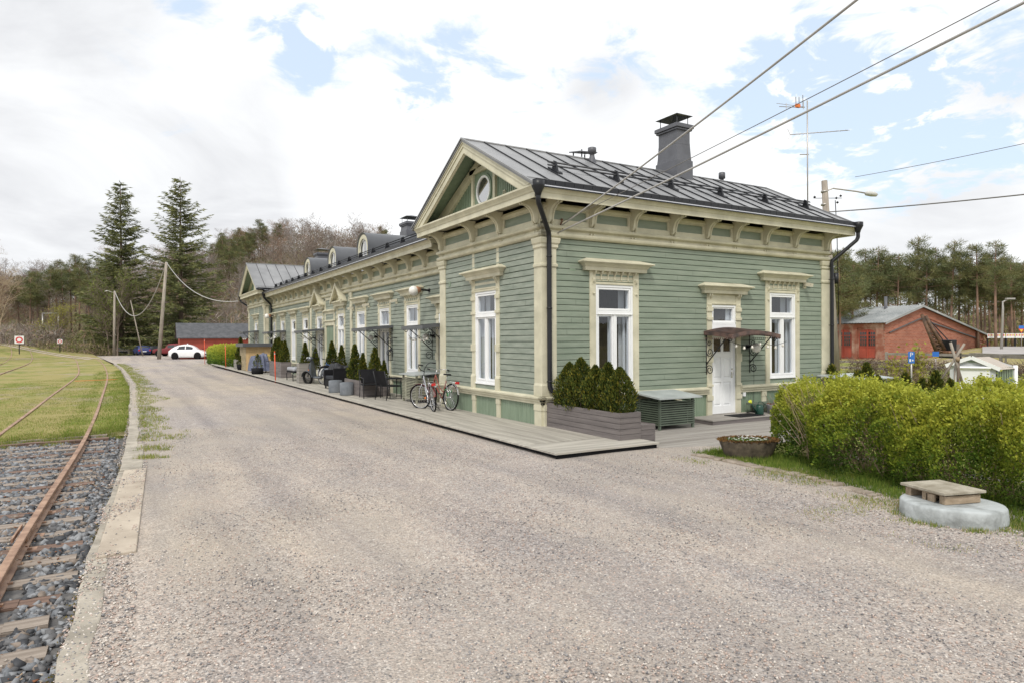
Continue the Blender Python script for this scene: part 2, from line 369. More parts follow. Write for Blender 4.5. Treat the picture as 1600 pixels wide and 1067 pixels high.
# ballast bed and lawns of the railway side
ballm=mat('ballast_base',(.06,.06,.065),.95,.2,8,c2=(.13,.125,.12),bump=1,bscale=25)
BZ=lambda x,y:-.50+.02*noise.noise(Vector((x*1.5,y*1.5,0)))
sheet('ballast_bed',-16,-7.3,ypts(-18,9,.4),ballm,BZ,24,None,lambda y:pe(y)+.05)
LZ=lambda x,y:-.405+.03*noise.noise(Vector((x*.5,y*.5,0)))+.05*sstep(-8.35,-7.9,x)+.02*sstep(-13.5,-12,x)+2.3*sstep(70,126,y)*sstep(-7,-27,x) if x>-27 or y<70 else -.405+2.3*sstep(70,126,y)
def lawn_start(x): return 6.6+.4*math.sin(x*1.3)+.3*math.sin(x*3.7)+.5*noise.noise(Vector((x*2.1,0,4)))
v=[];f=[];nx=44;ny=70
for j in range(ny+1):
    for i in range(nx+1):
        q=j/ny; y0=lawn_start(-52+i*1.01); yy=y0+(118-y0)*q**2.0
        xr=pe(yy)-.02; s=(i/nx); x=-60+(xr+60)*(1-(1-s)**2.2); y0=lawn_start(x); yy=y0+(118-y0)*q**2.0
        x=min(x,pe(yy)-.02); z=LZ(x,yy)-.11*(1-min(1,(yy-y0)/1.3)); v.append((x,yy,z))
for j in range(ny):
    for i in range(nx):
        k=j*(nx+1)+i; f.append((k,k+1,k+nx+2,k+nx+1))
tag(raw('lawn',v,f,lawnm,smooth=True),kind='structure')
# two-track dirt path beyond the tracks
pathm=mat('bare_earth',(.35,.28,.22),.95,.1,2,c2=(.46,.39,.32),bump=.5)
for off in (0,1.7):
    mb=MB(); q=[(-11.2+off+(-16)*t**1.3,84+36*t) for t in [i/14 for i in range(15)]]
    for a,b in zip(q,q[1:]):
        mb.a([(x,y,LZ(x,y)+.03) for x,y in ((a[0]-.4,a[1]),(a[0]+.4,a[1]),(b[0]+.4,b[1]),(b[0]-.4,b[1]))],[(0,1,2,3)])
    tag(mb.build('path',pathm),kind='structure')
# concrete platform edge
mb=MB(); y=-14.0; k=0
while y<62:
    l=R_.uniform(1.2,1.8) if y>6 else R_.uniform(2.4,3.4); 
    if y>22: l=R_.uniform(.7,1.4)
    y1=y+l-.025; w=.17 if y<-5 else (.30 if y<-.3 else .20); j=R_.uniform(-.03,.03) if y>7 else R_.uniform(-.01,.01); zt=GZ(y)+R_.uniform(-.005,.02)+(.0 if y<7 else -.02)
    a,b=pe(y)-.06+j,pe(y1)-.06+j
    if y>22 and R_.random()<.12: y=y1; continue
    n=5
    for i in range(n):                      # slightly broken edge line
        ya=y+(y1-y)*i/n; yb=y+(y1-y)*(i+1)/n; xa=pe(ya)-.06+j+ (0 if i==0 else e0); e0=R_.uniform(-.02,.02); xb=pe(yb)-.06+j+(0 if i==n-1 else e0)
        vs=[(xa,ya,-.7),(xa+w,ya,-.7),(xb+w,yb,-.7),(xb,yb,-.7),(xa,ya,zt),(xa+w,ya,zt),(xb+w,yb,zt),(xb,yb,zt)]
        mb.a(vs,[(0,3,2,1),(4,5,6,7),(0,1,5,4),(1,2,6,5),(2,3,7,6),(3,0,4,7)])
    y=y1+.025
tag(mb.build('platform_edge',concrete,bevel=.012),kind='structure')
slabm=mat('smooth_concrete',(.34,.285,.225),.85,.1,2.2,c2=(.45,.39,.315),bump=.5,bscale=25)
mb=MB(); mb.a([(pe(-4.95)+.0,-4.95,-.079),(pe(-4.9)+.32,-4.9,-.079),(pe(-.4)+.30,-.35,-.079),(pe(-.4)+.0,-.4,-.079),(pe(-4.95),-4.95,-.3),(pe(-4.9)+.32,-4.9,-.3),(pe(-.4)+.30,-.35,-.3),(pe(-.4),-.4,-.3)],[(0,1,2,3),(0,4,5,1),(1,5,6,2),(3,2,6,7),(0,3,7,4)])
tag(mb.build('edge_slab',slabm,bevel=.01),kind='structure')
# garden lawn right of the yard
gl=[(.2,-12),(.1,-10.2),(-.05,-9.2),(.25,-8.2),(.3,-7.3),(.55,-6.4),(.75,-5.2),(.62,-4.2),(.7,-3.62)]
v=[];f=[];nx=14
for (x,y) in gl:
    for i in range(nx+1):
        s=(i/nx)**1.8; v.append((x+(24-x)*s, y,-.135-.1*s*(1 if i else 0)+.015*noise.noise(Vector((x*3+i,y*2,1)))))
for j in range(len(gl)-1):
    for i in range(nx):
        k=j*(nx+1)+i; f.append((k,k+1,k+nx+2,k+nx+1))
tag(raw('garden_lawn',v,f,lawn2,smooth=True),kind='structure')
sheet('side_lawn',8.6,45,ypts(-3.7,44,2.5),lawn2,lambda x,y:-.27+.04*noise.noise(Vector((x*.3,y*.3,0))),14)
# ---- rails ----
railm=mat('rail_rust',(.20,.11,.07),.6,.15,4,c2=(.36,.23,.155),bump=.4)
railt=mat('rail_head',(.30,.20,.15),.35,.1,5)
def rail(pts,label,z0=-.35,h=.13):
    prof=[(-.062,-h),(.062,-h),(.062,-h+.014),(.012,-h+.03),(.010,-.042),(.040,-.034),(.040,-.004),(.034,0),(-.034,0),(-.040,-.004),(-.040,-.034),(-.010,-.042),(-.012,-h+.03),(-.062,-h+.014)]
    mb=MB(); k=len(prof); vs=[];fs=[]
    for i,p in enumerate(pts):
        a=Vector(pts[max(0,i-1)]);b=Vector(pts[min(len(pts)-1,i+1)]); d=(b-a).normalized(); n=Vector((d.y,-d.x))
        z=z0+max(0,LZ(p[0],p[1])+.40-.03)*(p[1]>60)
        for u,w in prof: vs.append((p[0]+n.x*u,p[1]+n.y*u,z+w))
    for i in range(len(pts)-1):
        for j in range(k): fs.append((i*k+j,i*k+(j+1)%k,(i+1)*k+(j+1)%k,(i+1)*k+j))
    fs+=[list(range(k)),list(range((len(pts)-1)*k,len(pts)*k))[::-1]]
    mb.a(vs,fs); return tag(mb.build('rail',railm),label,'rail')
def smoothline(P,n=6):
    o=[]
    P=[Vector(p) for p in P]
    for i in range(len(P)-1):
        a=P[max(0,i-1)];b=P[i];c=P[i+1];d=P[min(len(P)-1,i+2)]
        for k in range(n):
            t=k/n; o.append(.5*((2*b)+(c-a)*t+(2*a-5*b+4*c-d)*t*t+(3*b-a-3*c+d)*t**3))
    o.append(P[-1]); return [(p.x,p.y) for p in o]
r1=rail(smoothline([(-8.8,-14),(-8.78,-3.9),(-8.5,6.5),(-8.46,19),(-8.6,39.8),(-9.45,67),(-10.6,88),(-12.6,110)]),'long rusty rail nearest the gravel road, running from the dark ballast into the grass')
r2=rail(smoothline([(-10.5,-14),(-10.4,0),(-10.31,8.1),(-10.28,20.3),(-10.3,41),(-11.4,64),(-12.6,84),(-14.8,108)]),'rusty rail in the ballast and grass, second from the gravel road')
r3=rail(smoothline([(-13.6,20),(-14.2,33),(-15.0,45.5),(-15.9,70),(-17.6,92),(-21,118),(-27,150)]),'rail of the far track that bends left in the grass near the ringed sign')
r4=rail(smoothline([(-16.2,20),(-16.8,45),(-18.1,70),(-20,95),(-24,125)]),'outermost rail at the left border of the photo, half sunk in grass')
fp=MB(); fp.bar((-8.72,-2.6,-.405),(-8.7,-1.9,-.405),.02,.05); fp.bar((-8.86,-2.6,-.405),(-8.84,-1.9,-.405),.02,.05); fp.build('fish_plate',railm,r1)
for i in range(26):                        # base plates with their clips
    y=-7.1+i*.62; x=-8.79+ (y+3.9)*.027 if y>-3.9 else -8.79
    b=MB(); b.box(x-.15,x+.15,y-.07,y+.07,-.49,-.478)
    for s in (-1,1): b.box(x+s*.085-.02,x+s*.085+.02,y-.045,y-.01,-.478,-.455)
    b.build('tie_plate',railm,r1)
# ---- sleepers ----
slm=[mat('sleeper_wood',(.17,.135,.11),.9,.2,1.5,c2=(.31,.265,.225),bump=1,bscale=14,stretch=(.6,8,8)),mat('sleeper_brown',(.09,.055,.04),.9,.2,1.5,c2=(.20,.13,.10),bump=1,bscale=14,stretch=(.6,8,8))]
for i in range(32):
    y=-7.1+i*.62+R_.uniform(-.04,.04); L_=R_.uniform(2.75,2.95); xc=-9.6+R_.uniform(-.06,.06)+ (y*.012); a=R_.uniform(-.025,.025)
    mb=MB(); nseg=9
    for s in range(nseg):
        x0=-L_/2+L_*s/nseg; x1=x0+L_/nseg
        mb.box(x0,x1,-.11+R_.uniform(-.008,.008),.11+R_.uniform(-.008,.008),-.17,-.001+R_.uniform(-.006,.006))
    if i<22: lab='%s timber sleeper, %s'%(('pale grey','dark brown')[i%3==1],['nearest the camera at the bottom left','number %d counted from the bottom left corner along the ballast'%(i+1)][i>0])
    else: lab='sleeper sunk in grass, number %d past the end of the ballast'%(i-21)
    o=mb.build('sleeper',slm[i%3==1]); o.location=(xc,y,-.470 if y<6.4 else -.43); o.rotation_euler=(0,R_.uniform(-.008,.008),a)
    tag(o,lab,'sleeper','timber sleepers of the near track')
# ---- loose stones ----
def rocks(name,n,xf,size,mats,zf,flat=.7,seed=1,kind='stuff'):
    r=np.random.RandomState(seed)
    base=np.array([(1,0,0),(-1,0,0),(0,1,0),(0,-1,0),(0,0,1),(0,0,-1),(.62,.6,.55),(-.6,-.62,.5)],float)
    fc=np.array([(0,6,4),(0,2,6),(2,4,6),(1,4,2),(1,7,4),(1,3,7),(3,4,7),(0,4,3),(0,5,2),(2,5,1),(1,5,3),(3,5,0)])
    P=xf(r,n); n=len(P)
    S=size[0]+(size[1]-size[0])*r.rand(n)**1.6
    V=base[None]*(1+.75*(r.rand(n,8,3)-.5))+.22*(r.rand(n,8,3)-.5); V=V*S[:,None,None]*(.55+.8*r.rand(n,1,3)); V[:,:,2]*=flat
    a=r.rand(n)*6.28; c,s=np.cos(a)[:,None],np.sin(a)[:,None]; x=V[:,:,0]*c-V[:,:,1]*s; y=V[:,:,0]*s+V[:,:,1]*c
    b=(r.rand(n)-.5)*1.2; c,s=np.cos(b)[:,None],np.sin(b)[:,None]; x2=x*c-V[:,:,2]*s; z2=x*s+V[:,:,2]*c
    V=np.stack([x2+P[:,0:1],y+P[:,1:2],z2+zf(P)[:,None]+S[:,None]*.25],-1)
    F=(fc[None]+8*np.arange(n)[:,None,None]).reshape(-1,3); mi=np.repeat(r.randint(0,len(mats),n),12)
    return tag(raw(name,V.reshape(-1,3),F,mats,mi=mi),kind=kind)
bm_=[mat('ballast_stone',(.10,.11,.125),.7,.2,20,c2=(.18,.19,.205)),mat('ballast_stone_grey',(.25,.26,.275),.7,.2,20),mat('ballast_stone_dark',(.045,.048,.055),.65,.2,20),mat('ballast_stone_mid',(.12,.12,.125),.7,.2,20),mat('ballast_stone_brown',(.22,.18,.15),.8,.2,20)]
bm_=[bm_[0],bm_[1],bm_[2],bm_[3],bm_[0],bm_[2],bm_[1],bm_[4],bm_[3]]
def bf(r,n):
    y=-8.2+15.3*r.rand(n)**1.25; x=-7.85-4.6*r.rand(n); y=np.minimum(y,7.2+.4*np.sin(x*2)); ok=x<np.interp(y,[-8,-4,0,7],[-8.1,-8.0,-7.8,-7.6])
    pos=((y+7.1)/.62)%1; on=(np.minimum(pos,1-pos)<.15)&(x>-11)&(x<-8.15)&(r.rand(n)<.93); ok&=~on
    ok&=~((abs(x+8.68)<.1)&(r.rand(n)<.95)); return np.stack([x,y],1)[ok]
rocks('ballast',46000,bf,(.022,.06),bm_,lambda P:-.508+0*P[:,0],.75,3)
gm=[mat('pebble_grey',(.26,.25,.25),.9,.2,40),mat('pebble_pink',(.46,.36,.31),.9,.15,40),mat('pebble_pale',(.60,.55,.50),.9,.1,40),mat('pebble_dark',(.15,.145,.15),.9,.2,40)]
gm=[gm[1],gm[0],gm[1],gm[2],gm[3],gm[0],gm[2],gm[1]]
def gf(r,n):
    # uniform on screen-ish density: more near the camera
    d=2.6+14*r.rand(n)**1.35; a=(r.rand(n)-.5)*1.6-YAW*-1; ang=math.pi/2+YAW+ (r.rand(n)-.5)*1.5
    x=CX+d*np.cos(ang); y=CY+d*np.sin(ang); ok=(x>np.interp(y,[-12,-4,4],[-7.95,-7.6,-7.3])+.05)&(x<.3)&~((x>-1.75)&(y>-3.2)); 
    ok&=~((y>-4.95)&(y<-.35)&(x<-7.3)); return np.stack([x,y],1)[ok]
def db(r,n):
    y=-8.2+15*r.rand(n)**1.3; x=-7.8-3.2*r.rand(n)**1.3; k=np.array([noise.noise(Vector((a*1.5,b*1.1,3))) for a,b in zip(x,y)]); return np.stack([x,y],1)[k>.02]
rocks('ballast_debris',5200,db,(.008,.024),[mat('wood_chip',(.30,.20,.12),.9,.2,20,c2=(.42,.31,.21)),mat('rust_flake',(.20,.08,.035),.9,.2,20),mat('pale_chip',(.42,.38,.33),.9,.2,20)],lambda P:-.46+0*P[:,0],.35,33)
rocks('gravel_stones',105000,gf,(.0035,.0105),gm,lambda P:-.1+0*P[:,0],.8,4)
def kg(r,n):
    y=-8.5+16*r.rand(n)**1.3; x=np.interp(y,[-8,-4,0,7],[-8.1,-8.0,-7.8,-7.6])-.05+.42*r.rand(n); k=np.array([noise.noise(Vector((a*2.2,b*1.2,7))) for a,b in zip(x,y)]); slab=(y>-4.95)&(y<-.35)
    ok=(k>np.where(slab,.12,-.12))|(r.rand(n)<.06); return np.stack([x,y],1)[ok]
rocks('kerb_gravel',9000,kg,(.004,.013),gm,lambda P:np.where((P[:,1]>-4.95)&(P[:,1]<-.35),-.079,-.095),.7,14)
# ---- grass tufts ----
def tufts(name,pts,h,w,mats,seed=2,nb=7,spread=.05,kind='stuff',lean=.5):
    r=np.random.RandomState(seed); P=np.repeat(np.asarray(pts,float),nb,axis=0); n=len(P)
    P[:,0]+=r.randn(n)*spread; P[:,1]+=r.randn(n)*spread
    a=r.rand(n)*6.28; hh=h*(.45+.8*r.rand(n)); l=lean*hh*r.rand(n); b=r.rand(n)*6.28
    dx,dy=np.cos(a)*w/2,np.sin(a)*w/2
    v=np.stack([np.stack([P[:,0]-dx,P[:,1]-dy,P[:,2]],1),np.stack([P[:,0]+dx,P[:,1]+dy,P[:,2]],1),np.stack([P[:,0]+np.cos(b)*l,P[:,1]+np.sin(b)*l,P[:,2]+hh],1)],1).reshape(-1,3)
    mi=r.randint(0,len(mats),n)
    return tag(raw(name,v,np.arange(3*n).reshape(-1,3),mats,mi=mi),kind=kind)
gA=leafmat('grass_green',(.09,.15,.02),(.17,.25,.04)); gB=leafmat('grass_yellowgreen',(.20,.24,.045),(.30,.33,.08)); gC=leafmat('grass_dry',(.33,.27,.12),(.42,.36,.18)); gD=leafmat('grass_deep',(.05,.10,.015),(.10,.17,.03))
r=np.random.RandomState(11)
def scatter(n,fx,fy,fz,keep=None):
    o=[]
    for _ in range(n):
        y=fy(); x=fx(y)
        if keep and not keep(x,y): continue
        o.append((x,y,fz(x,y)))
    return o
nz=lambda x,y,s,o=0: noise.noise(Vector((x*s+o,y*s,o)))
A=scatter(15000,lambda y:-20+(pe(y)+20)*r.rand()**.6,lambda:7+28*r.rand()**1.6,lambda x,y:LZ(x,y)-.01,lambda x,y:y>lawn_start(x)-.15*r.rand() and nz(x,y,.6)>-.3 and abs(x+8.5)>.07 and abs(x+10.3)>.07)
tufts('grass',A,.05,.011,[gA,gB,gB,gC],nb=6,spread=.09)
A=scatter(2600,lambda y:pe(y)-.03-1.6*r.rand()**1.7,lambda:7+40*r.rand()**1.4,lambda x,y:LZ(x,y)-.01,lambda x,y:abs(x+8.5)>.16)
tufts('long_grass',A,.075,.012,[gA,gB,gB,gA],nb=8,spread=.09,seed=5)
A=[]
for _ in range(1500):
    x=-14+6.2*r.rand(); y=lawn_start(x)-.55+1.3*r.rand()**.7
    if x<pe(y)-.03 and nz(x,y,1.1,2)>-.25 and abs(x+8.5)>.1 and abs(x+10.3)>.1: A.append((x,y,-.49+.07*min(1,max(0,(y-lawn_start(x))/1.2))))
tufts('edge_tufts',A,.085,.012,[gA,gB,gB,gC],nb=11,spread=.07,seed=15)
A=scatter(2600,lambda y:pe(y)+.18+(.62 if y>10 else .55)*r.rand()**1.5*(1+nz(0,y,.4)),lambda:.6+60*r.rand()**1.4,lambda x,y:GZ(y)-.005,lambda x,y:nz(x,y,1.4,3)>-.12-.03*min(10,y-3))
tufts('edge_grass',A,.06,.012,[gA,gB,gB,gC],nb=7,spread=.05,seed=6)
A=scatter(1100,lambda y:pe(y)-.09+.10*r.rand(),lambda:-9+16*r.rand(),lambda x,y:-.12-.3*r.rand())
mossm=leafmat('moss',(.12,.10,.02),(.22,.17,.04)); tufts('moss',A,.012,.02,[mossm],nb=5,spread=.02,seed=7)
def kx(y): return np.interp(y,[-12,-10.2,-9.2,-8.2,-7.3,-6.4,-5.2,-4.2,-3.6],[.2,.1,-.05,.25,.3,.55,.75,.62,.7])
A=scatter(1500,lambda y:kx(y)-.75+.95*r.rand()**.6,lambda:-11+7.2*r.rand(),lambda x,y:-.108,lambda x,y:nz(x,y,1.3,5)>.0)
tufts('verge_grass',A,.035,.009,[gB,gC,gA],nb=7,spread=.07,seed=8)
A=scatter(2600,lambda y:kx(y)+.05+1.2*r.rand(),lambda:-9.6+6*r.rand(),lambda x,y:-.14)
tufts('garden_grass',A,.09,.01,[gA,gD,gB,gA],nb=8,spread=.05,seed=9)
A=scatter(1500,lambda y:-1.3+1.5*r.rand(),lambda:-10.2+3.6*r.rand(),lambda x,y:-.106,lambda x,y:nz(x,y,1.7,8)>.10 and r.rand()<.55)
tufts('yard_grass',A,.026,.008,[gB,gA,gC,gC],nb=9,spread=.06,seed=10)
# worn stone kerb between the yard and the hedge
stonem=mat('kerb_stone',(.19,.155,.12),.9,.15,4,c2=(.30,.255,.21),bump=1,bscale=20)
for i,(x0,y0,x1,y1) in enumerate([(.62,-3.75,.66,-4.35),(.68,-4.4,.62,-4.95),(.6,-5.0,.62,-5.9),(.6,-5.95,.5,-6.5),(.46,-6.6,.34,-7.1)]):
    mb=MB(); n=6
    for k in range(n):
        t0,t1=k/n,(k+1)/n; a=(x0+(x1-x0)*t0,y0+(y1-y0)*t0);b=(x0+(x1-x0)*t1,y0+(y1-y0)*t1); mb.bar((a[0]+R_.uniform(-.02,.02),a[1],-.13),(b[0]+R_.uniform(-.02,.02),b[1],-.13),.2+R_.uniform(-.05,.05),.07+R_.uniform(-.015,.015))
    tag(mb.build('kerb_stone',stonem,bevel=.02),'%s worn kerb stone in the grass edge between gravel and hedge'%['first from the deck:','second from the deck:','third from the deck, longest:','fourth from the deck:','last, nearest the concrete well:'][i],'kerb stone','worn kerb stones along the garden edge')
# ================= THE STATION BUILDING =================
B=empty('station_building','long green and cream wooden station building with grey metal roofs','building')
def FR(y0=0.): return lambda u,d,z:(u,y0-d,z)          # wall facing -Y
def FL(x0=0.): return lambda u,d,z:(x0-d,u,z)          # wall facing -X
def FE(x0): return lambda u,d,z:(x0+d,u,z)             # wall facing +X
def FB(y0): return lambda u,d,z:(u,y0+d,z)             # wall facing +Y
YN=5.2; X1=9.7; XM=.45; YM=31.9; YF=38.0
def sub(u0,u1,z0,z1,holes):                            # rectangle minus holes, as rectangles
    us=sorted({u0,u1}|{max(u0,min(u1,a)) for h in holes for a in h[:2]}); out=[]
    for a,b in zip(us,us[1:]):
        if b-a<1e-4: continue
        c=(a+b)/2; hs=sorted([(h[2],h[3]) for h in holes if h[0]<c<h[1]]); z=z0
        for p,q in hs:
            if p>z: out.append((a,b,z,min(p,z1)))
            z=max(z,q)
        if z<z1: out.append((a,b,z,z1))
    return out
def clap(F,u0,u1,z0,z1,holes,m,name='clapboard_wall',pitch=.1315):
    mb=MB(F)
    n=int(math.ceil((z1-z0)/pitch)); 
    for k in range(n):
        a=z0+k*pitch; b=min(a+pitch,z1); j=R_.uniform(0,.004)
        for (p,q,r,s) in sub(u0,u1,a,b,holes):
            h=s-r
            zt=r+h*.80
            mb.a([(p,.001,r),(q,.001,r),(q,.030+j,r+.001),(p,.030+j,r+.001),(q,.026+j,zt),(p,.026+j,zt),(q,.002,s),(p,.002,s)],[(0,1,2,3),(3,2,4,5),(5,4,6,7)])
    for (p,q,r,s) in sub(u0,u1,z0,z1,holes): mb.a([(p,0,r),(q,0,r),(q,0,s),(p,0,s)],[(0,1,2,3)])
    mb.mi=1
    for k in range(n):                                  # butt joints of the boards
        for u in ([R_.uniform(u0+.2,u1-.2) for _ in range(max(1,int((u1-u0)/4.5)))] if u1-u0>3 else []):
            a=z0+k*pitch
            if any(h[0]-.25<u<h[1]+.25 for h in holes) or a+pitch>z1: continue
            mb.a([(u-.002,.036,a+.004),(u+.002,.036,a+.004),(u+.002,.034,a+pitch*.8),(u-.002,.034,a+pitch*.8)],[(0,1,2,3)])
    return mb.build(name,[m,blackm],B,fix=False)
def groove(F,u0,u1,z0,z1,m,name='plinth_panel',pitch=.085,d=.0):
    mb=MB(F); n=max(1,round((u1-u0)/pitch)); p=(u1-u0)/n
    for k in range(n):
        a=u0+k*p; mb.a([(a,d-.012,z0),(a+.008,d,z0),(a+p-.008,d,z0),(a+p,d-.012,z0),(a,d-.012,z1),(a+.008,d,z1),(a+p-.008,d,z1),(a+p,d-.012,z1)],[(0,1,5,4),(1,2,6,5),(2,3,7,6)])
    return mb.build(name,m,B,fix=False)
HOOD=lambda z:[(.13,z),(.13,z+.085),(.145,z+.09),(.175,z+.135),(.235,z+.165),(.25,z+.17),(.26,z+.175),(.26,z+.20),(.02,z+.285)]
def scroll(mb,u,w,pts,r):                               # small carved bracket: side outline
    mb.plate_side=None
def console(mb,u,z1,h,p,w=.05):
    """S-shaped bracket hanging below z1, height h, projection p"""
    prof=[(0,z1),(p,z1),(p*1.02,z1-h*.08),(p*.9,z1-h*.2),(p*.62,z1-h*.32),(p*.45,z1-h*.5),(p*.42,z1-h*.72),(p*.55,z1-h*.84),(p*.45,z1-h*.97),(0,z1-h)]
    mb.prism([(a+.0,b) for a,b in prof],u-w/2,u+w/2)
def window(F,uc,w,z0,z1,zt,style,zh=3.36,parent=None,name='window',hood=True,label=None,ledge=.62,cw=.17,apron=None,curtain=1,gable=False,small=False):
    W_=empty(name); W_.parent=parent or B
    if label: W_['label']=label
    u0,u1=uc-w/2,uc+w/2
    # white frame
    mb=MB(F); mb.frame(u0,u1,z0,z1,.055,-.10,.03); 
    t=.045
    if zt: 
        mb.box(u0+.055,u1-.055,-.08,.035,zt-.04,zt+.04); mb.box(u0+.02,u1-.02,.035,.05,zt-.05,zt-.035)
        mb.frame(u0+.06,u1-.06,zt+.045,z1-.06,t,-.07,.018)
        lo=z0+.06
        if not small:
            mb.box(uc-.028,uc+.028,-.075,.028,lo,zt-.045)
            for a,b in ((u0+.06,uc-.03),(uc+.03,u1-.06)): mb.frame(a,b,lo,zt-.045,t,-.07,.016)
    else: mb.frame(u0+.06,u1-.06,z0+.06,z1-.06,t,-.07,.018)
    mb.box(u0-.015,u1+.015,-.02,.055,z0-.03,z0-.002)
    mb.build('window_frame',white,W_,bevel=.004)
    # inner frame
    mb=MB(F); mb.frame(u0+.07,u1-.07,z0+.05,(zt or z1)-.05,.05,-.21,-.17)
    if zt and not small: mb.box(uc-.03,uc+.03,-.20,-.165,z0+.06,zt-.05); mb.box(u0+.06,u1-.06,-.21,-.16,zt-.05,zt+.05)
    mb.build('inner_frame',white,W_)
    mb=MB(F); mb.a([(u0+.05,-.03,z0+.05),(u1-.05,-.03,z0+.05),(u1-.05,-.03,z1-.05),(u0+.05,-.03,z1-.05)],[(0,1,2,3)]); mb.build('pane',glass,W_,fix=False)
    # reveal and room
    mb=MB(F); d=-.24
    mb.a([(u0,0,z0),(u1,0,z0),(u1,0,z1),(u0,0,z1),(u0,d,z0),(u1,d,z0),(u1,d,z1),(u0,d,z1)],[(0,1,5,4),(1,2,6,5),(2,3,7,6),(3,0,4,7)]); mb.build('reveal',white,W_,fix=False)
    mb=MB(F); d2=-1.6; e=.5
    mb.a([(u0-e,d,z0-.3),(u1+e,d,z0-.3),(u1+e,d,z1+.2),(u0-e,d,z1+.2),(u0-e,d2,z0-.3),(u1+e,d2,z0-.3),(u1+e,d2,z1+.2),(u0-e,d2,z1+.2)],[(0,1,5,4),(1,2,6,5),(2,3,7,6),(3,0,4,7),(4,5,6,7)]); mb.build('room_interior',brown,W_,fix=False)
    if curtain:
        mb=MB(F)
        for a,b in ((u0+.02,u0+.02+w*.2*curtain),(u1-.02-w*.2*curtain,u1-.02)):
            n=10
            for k in range(n):
                p,q=a+(b-a)*k/n,a+(b-a)*(k+1)/n; x,y=-.27-.03*(k%2),-.27-.03*((k+1)%2); mb.a([(p,x,z0),(q,y,z0),(q,y,z1),(p,x,z1)],[(0,1,2,3)])
        mb.build('curtain',curt,W_,fix=False)
    # casing
    mb=MB(F); zb=ledge; zc=zh
    for s in (-1,1):
        a=u0-cw if s<0 else u1; b=u0 if s<0 else u1+cw
        mb.box(a,b,-.02,.045,zb,zc)
        if style=='A': mb.box(a+.02,b-.02,.045,.052,zb+.06,zc-.38)
        else:
            for za,zb2 in ((zb,zb+.3),((z0+(zt or z1))/2-.05,(z0+(zt or z1))/2+.12),(z1-.55,z1-.48),(z1-.2,z1-.10)): mb.box(a-.012,b+.012,.03,.075,za,zb2)
            mb.levels(a,b,[(.045,zb+.3),(.075,zb+.3),(.045,zb+.37)],.3,.3)
    mb.box(u0,u1,-.02,.03,z1,zc)
    mb.box(u0,u1,.03,.05,z1+.005,z1+.05)
    mb.build('casing',cream,W_,bevel=.004)
    if hood:
        mb=MB(F); e=cw+.05; mb.levels(u0-e,u1+e,HOOD(zh))
        if style=='A':
            n=7
            for k in range(n):
                u=u0-.04+(w+.08)*k/(n-1); console(mb,u,zh,.21,.115,.035)
            for s in (u0-.075,u1+.075):
                console(mb,s,zh-.16,.36,.09,.055); mb.tube([(s-.025,.07,zh-.5),(s+.025,.07,zh-.5)],.022,8)
            mb.box(u0,u1,.03,.045,z1+.08,zh-.2)
        else:
            for s in (u0-.085,u1+.085):
                for q in (-.035,.035): console(mb,s+q,zh,.34,.13,.035)
            mb.box(u0-.01,u1+.01,.03,.05,z1+.06,z1+.09)
        if gable:
            zz=zh+.22; hw=w/2+cw+.16; hz=.74
            mb.plate([(uc-hw,zz),(uc+hw,zz),(uc,zz+hz)],-.0,.05)
            for s in (-1,1):                          # raking boards and little roof
                for (da,db,ta,tb) in ((.0,.30,.0,.035),(.22,.30,-.10,.0)):
                    p=[(uc+s*(hw+.04),zz-.02),(uc,zz+hz+.0)]
                    mb.a([(p[0][0],da,p[0][1]+ta),(p[0][0],db,p[0][1]+ta),(p[0][0],db,p[0][1]+tb+.02),(p[0][0],da,p[0][1]+tb+.02),(p[1][0],da,p[1][1]+ta),(p[1][0],db,p[1][1]+ta),(p[1][0],db,p[1][1]+tb+.02),(p[1][0],da,p[1][1]+tb+.02)],[(0,3,2,1),(4,5,6,7),(0,1,5,4),(1,2,6,5),(2,3,7,6),(3,0,4,7)])
        mb.build('hood',cream,W_,bevel=.004)
    return W_
# ---------- near wing ----------
Z0,Z1=.62,4.02
wL=(2.55,1.10)      # window of the gable front
holeL=[(wL[0]-.55,wL[0]+.55,.78,3.02)]
Rw=[(1.925,1.08),(7.72,1.06)]
holeR=[(u-w/2,u+w/2,.80,3.06) for u,w in Rw]+[(5.03,5.88,0,2.72)]
clap(FL(0),.05,YN-.05,Z0,Z1,holeL,greenL); clap(FR(0),.05,X1-.05,Z0,Z1,holeR,green)
clap(FE(X1),.05,YN-.05,Z0,Z1,[],green); clap(FB(YN),.0,X1,Z0,4.7,[],greenL)
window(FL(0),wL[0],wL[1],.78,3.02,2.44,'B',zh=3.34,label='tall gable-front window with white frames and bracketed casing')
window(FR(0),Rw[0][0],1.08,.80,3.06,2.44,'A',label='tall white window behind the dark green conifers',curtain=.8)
window(FR(0),Rw[1][0],1.06,.80,3.05,2.44,'A',label='tall white window right of the white door')
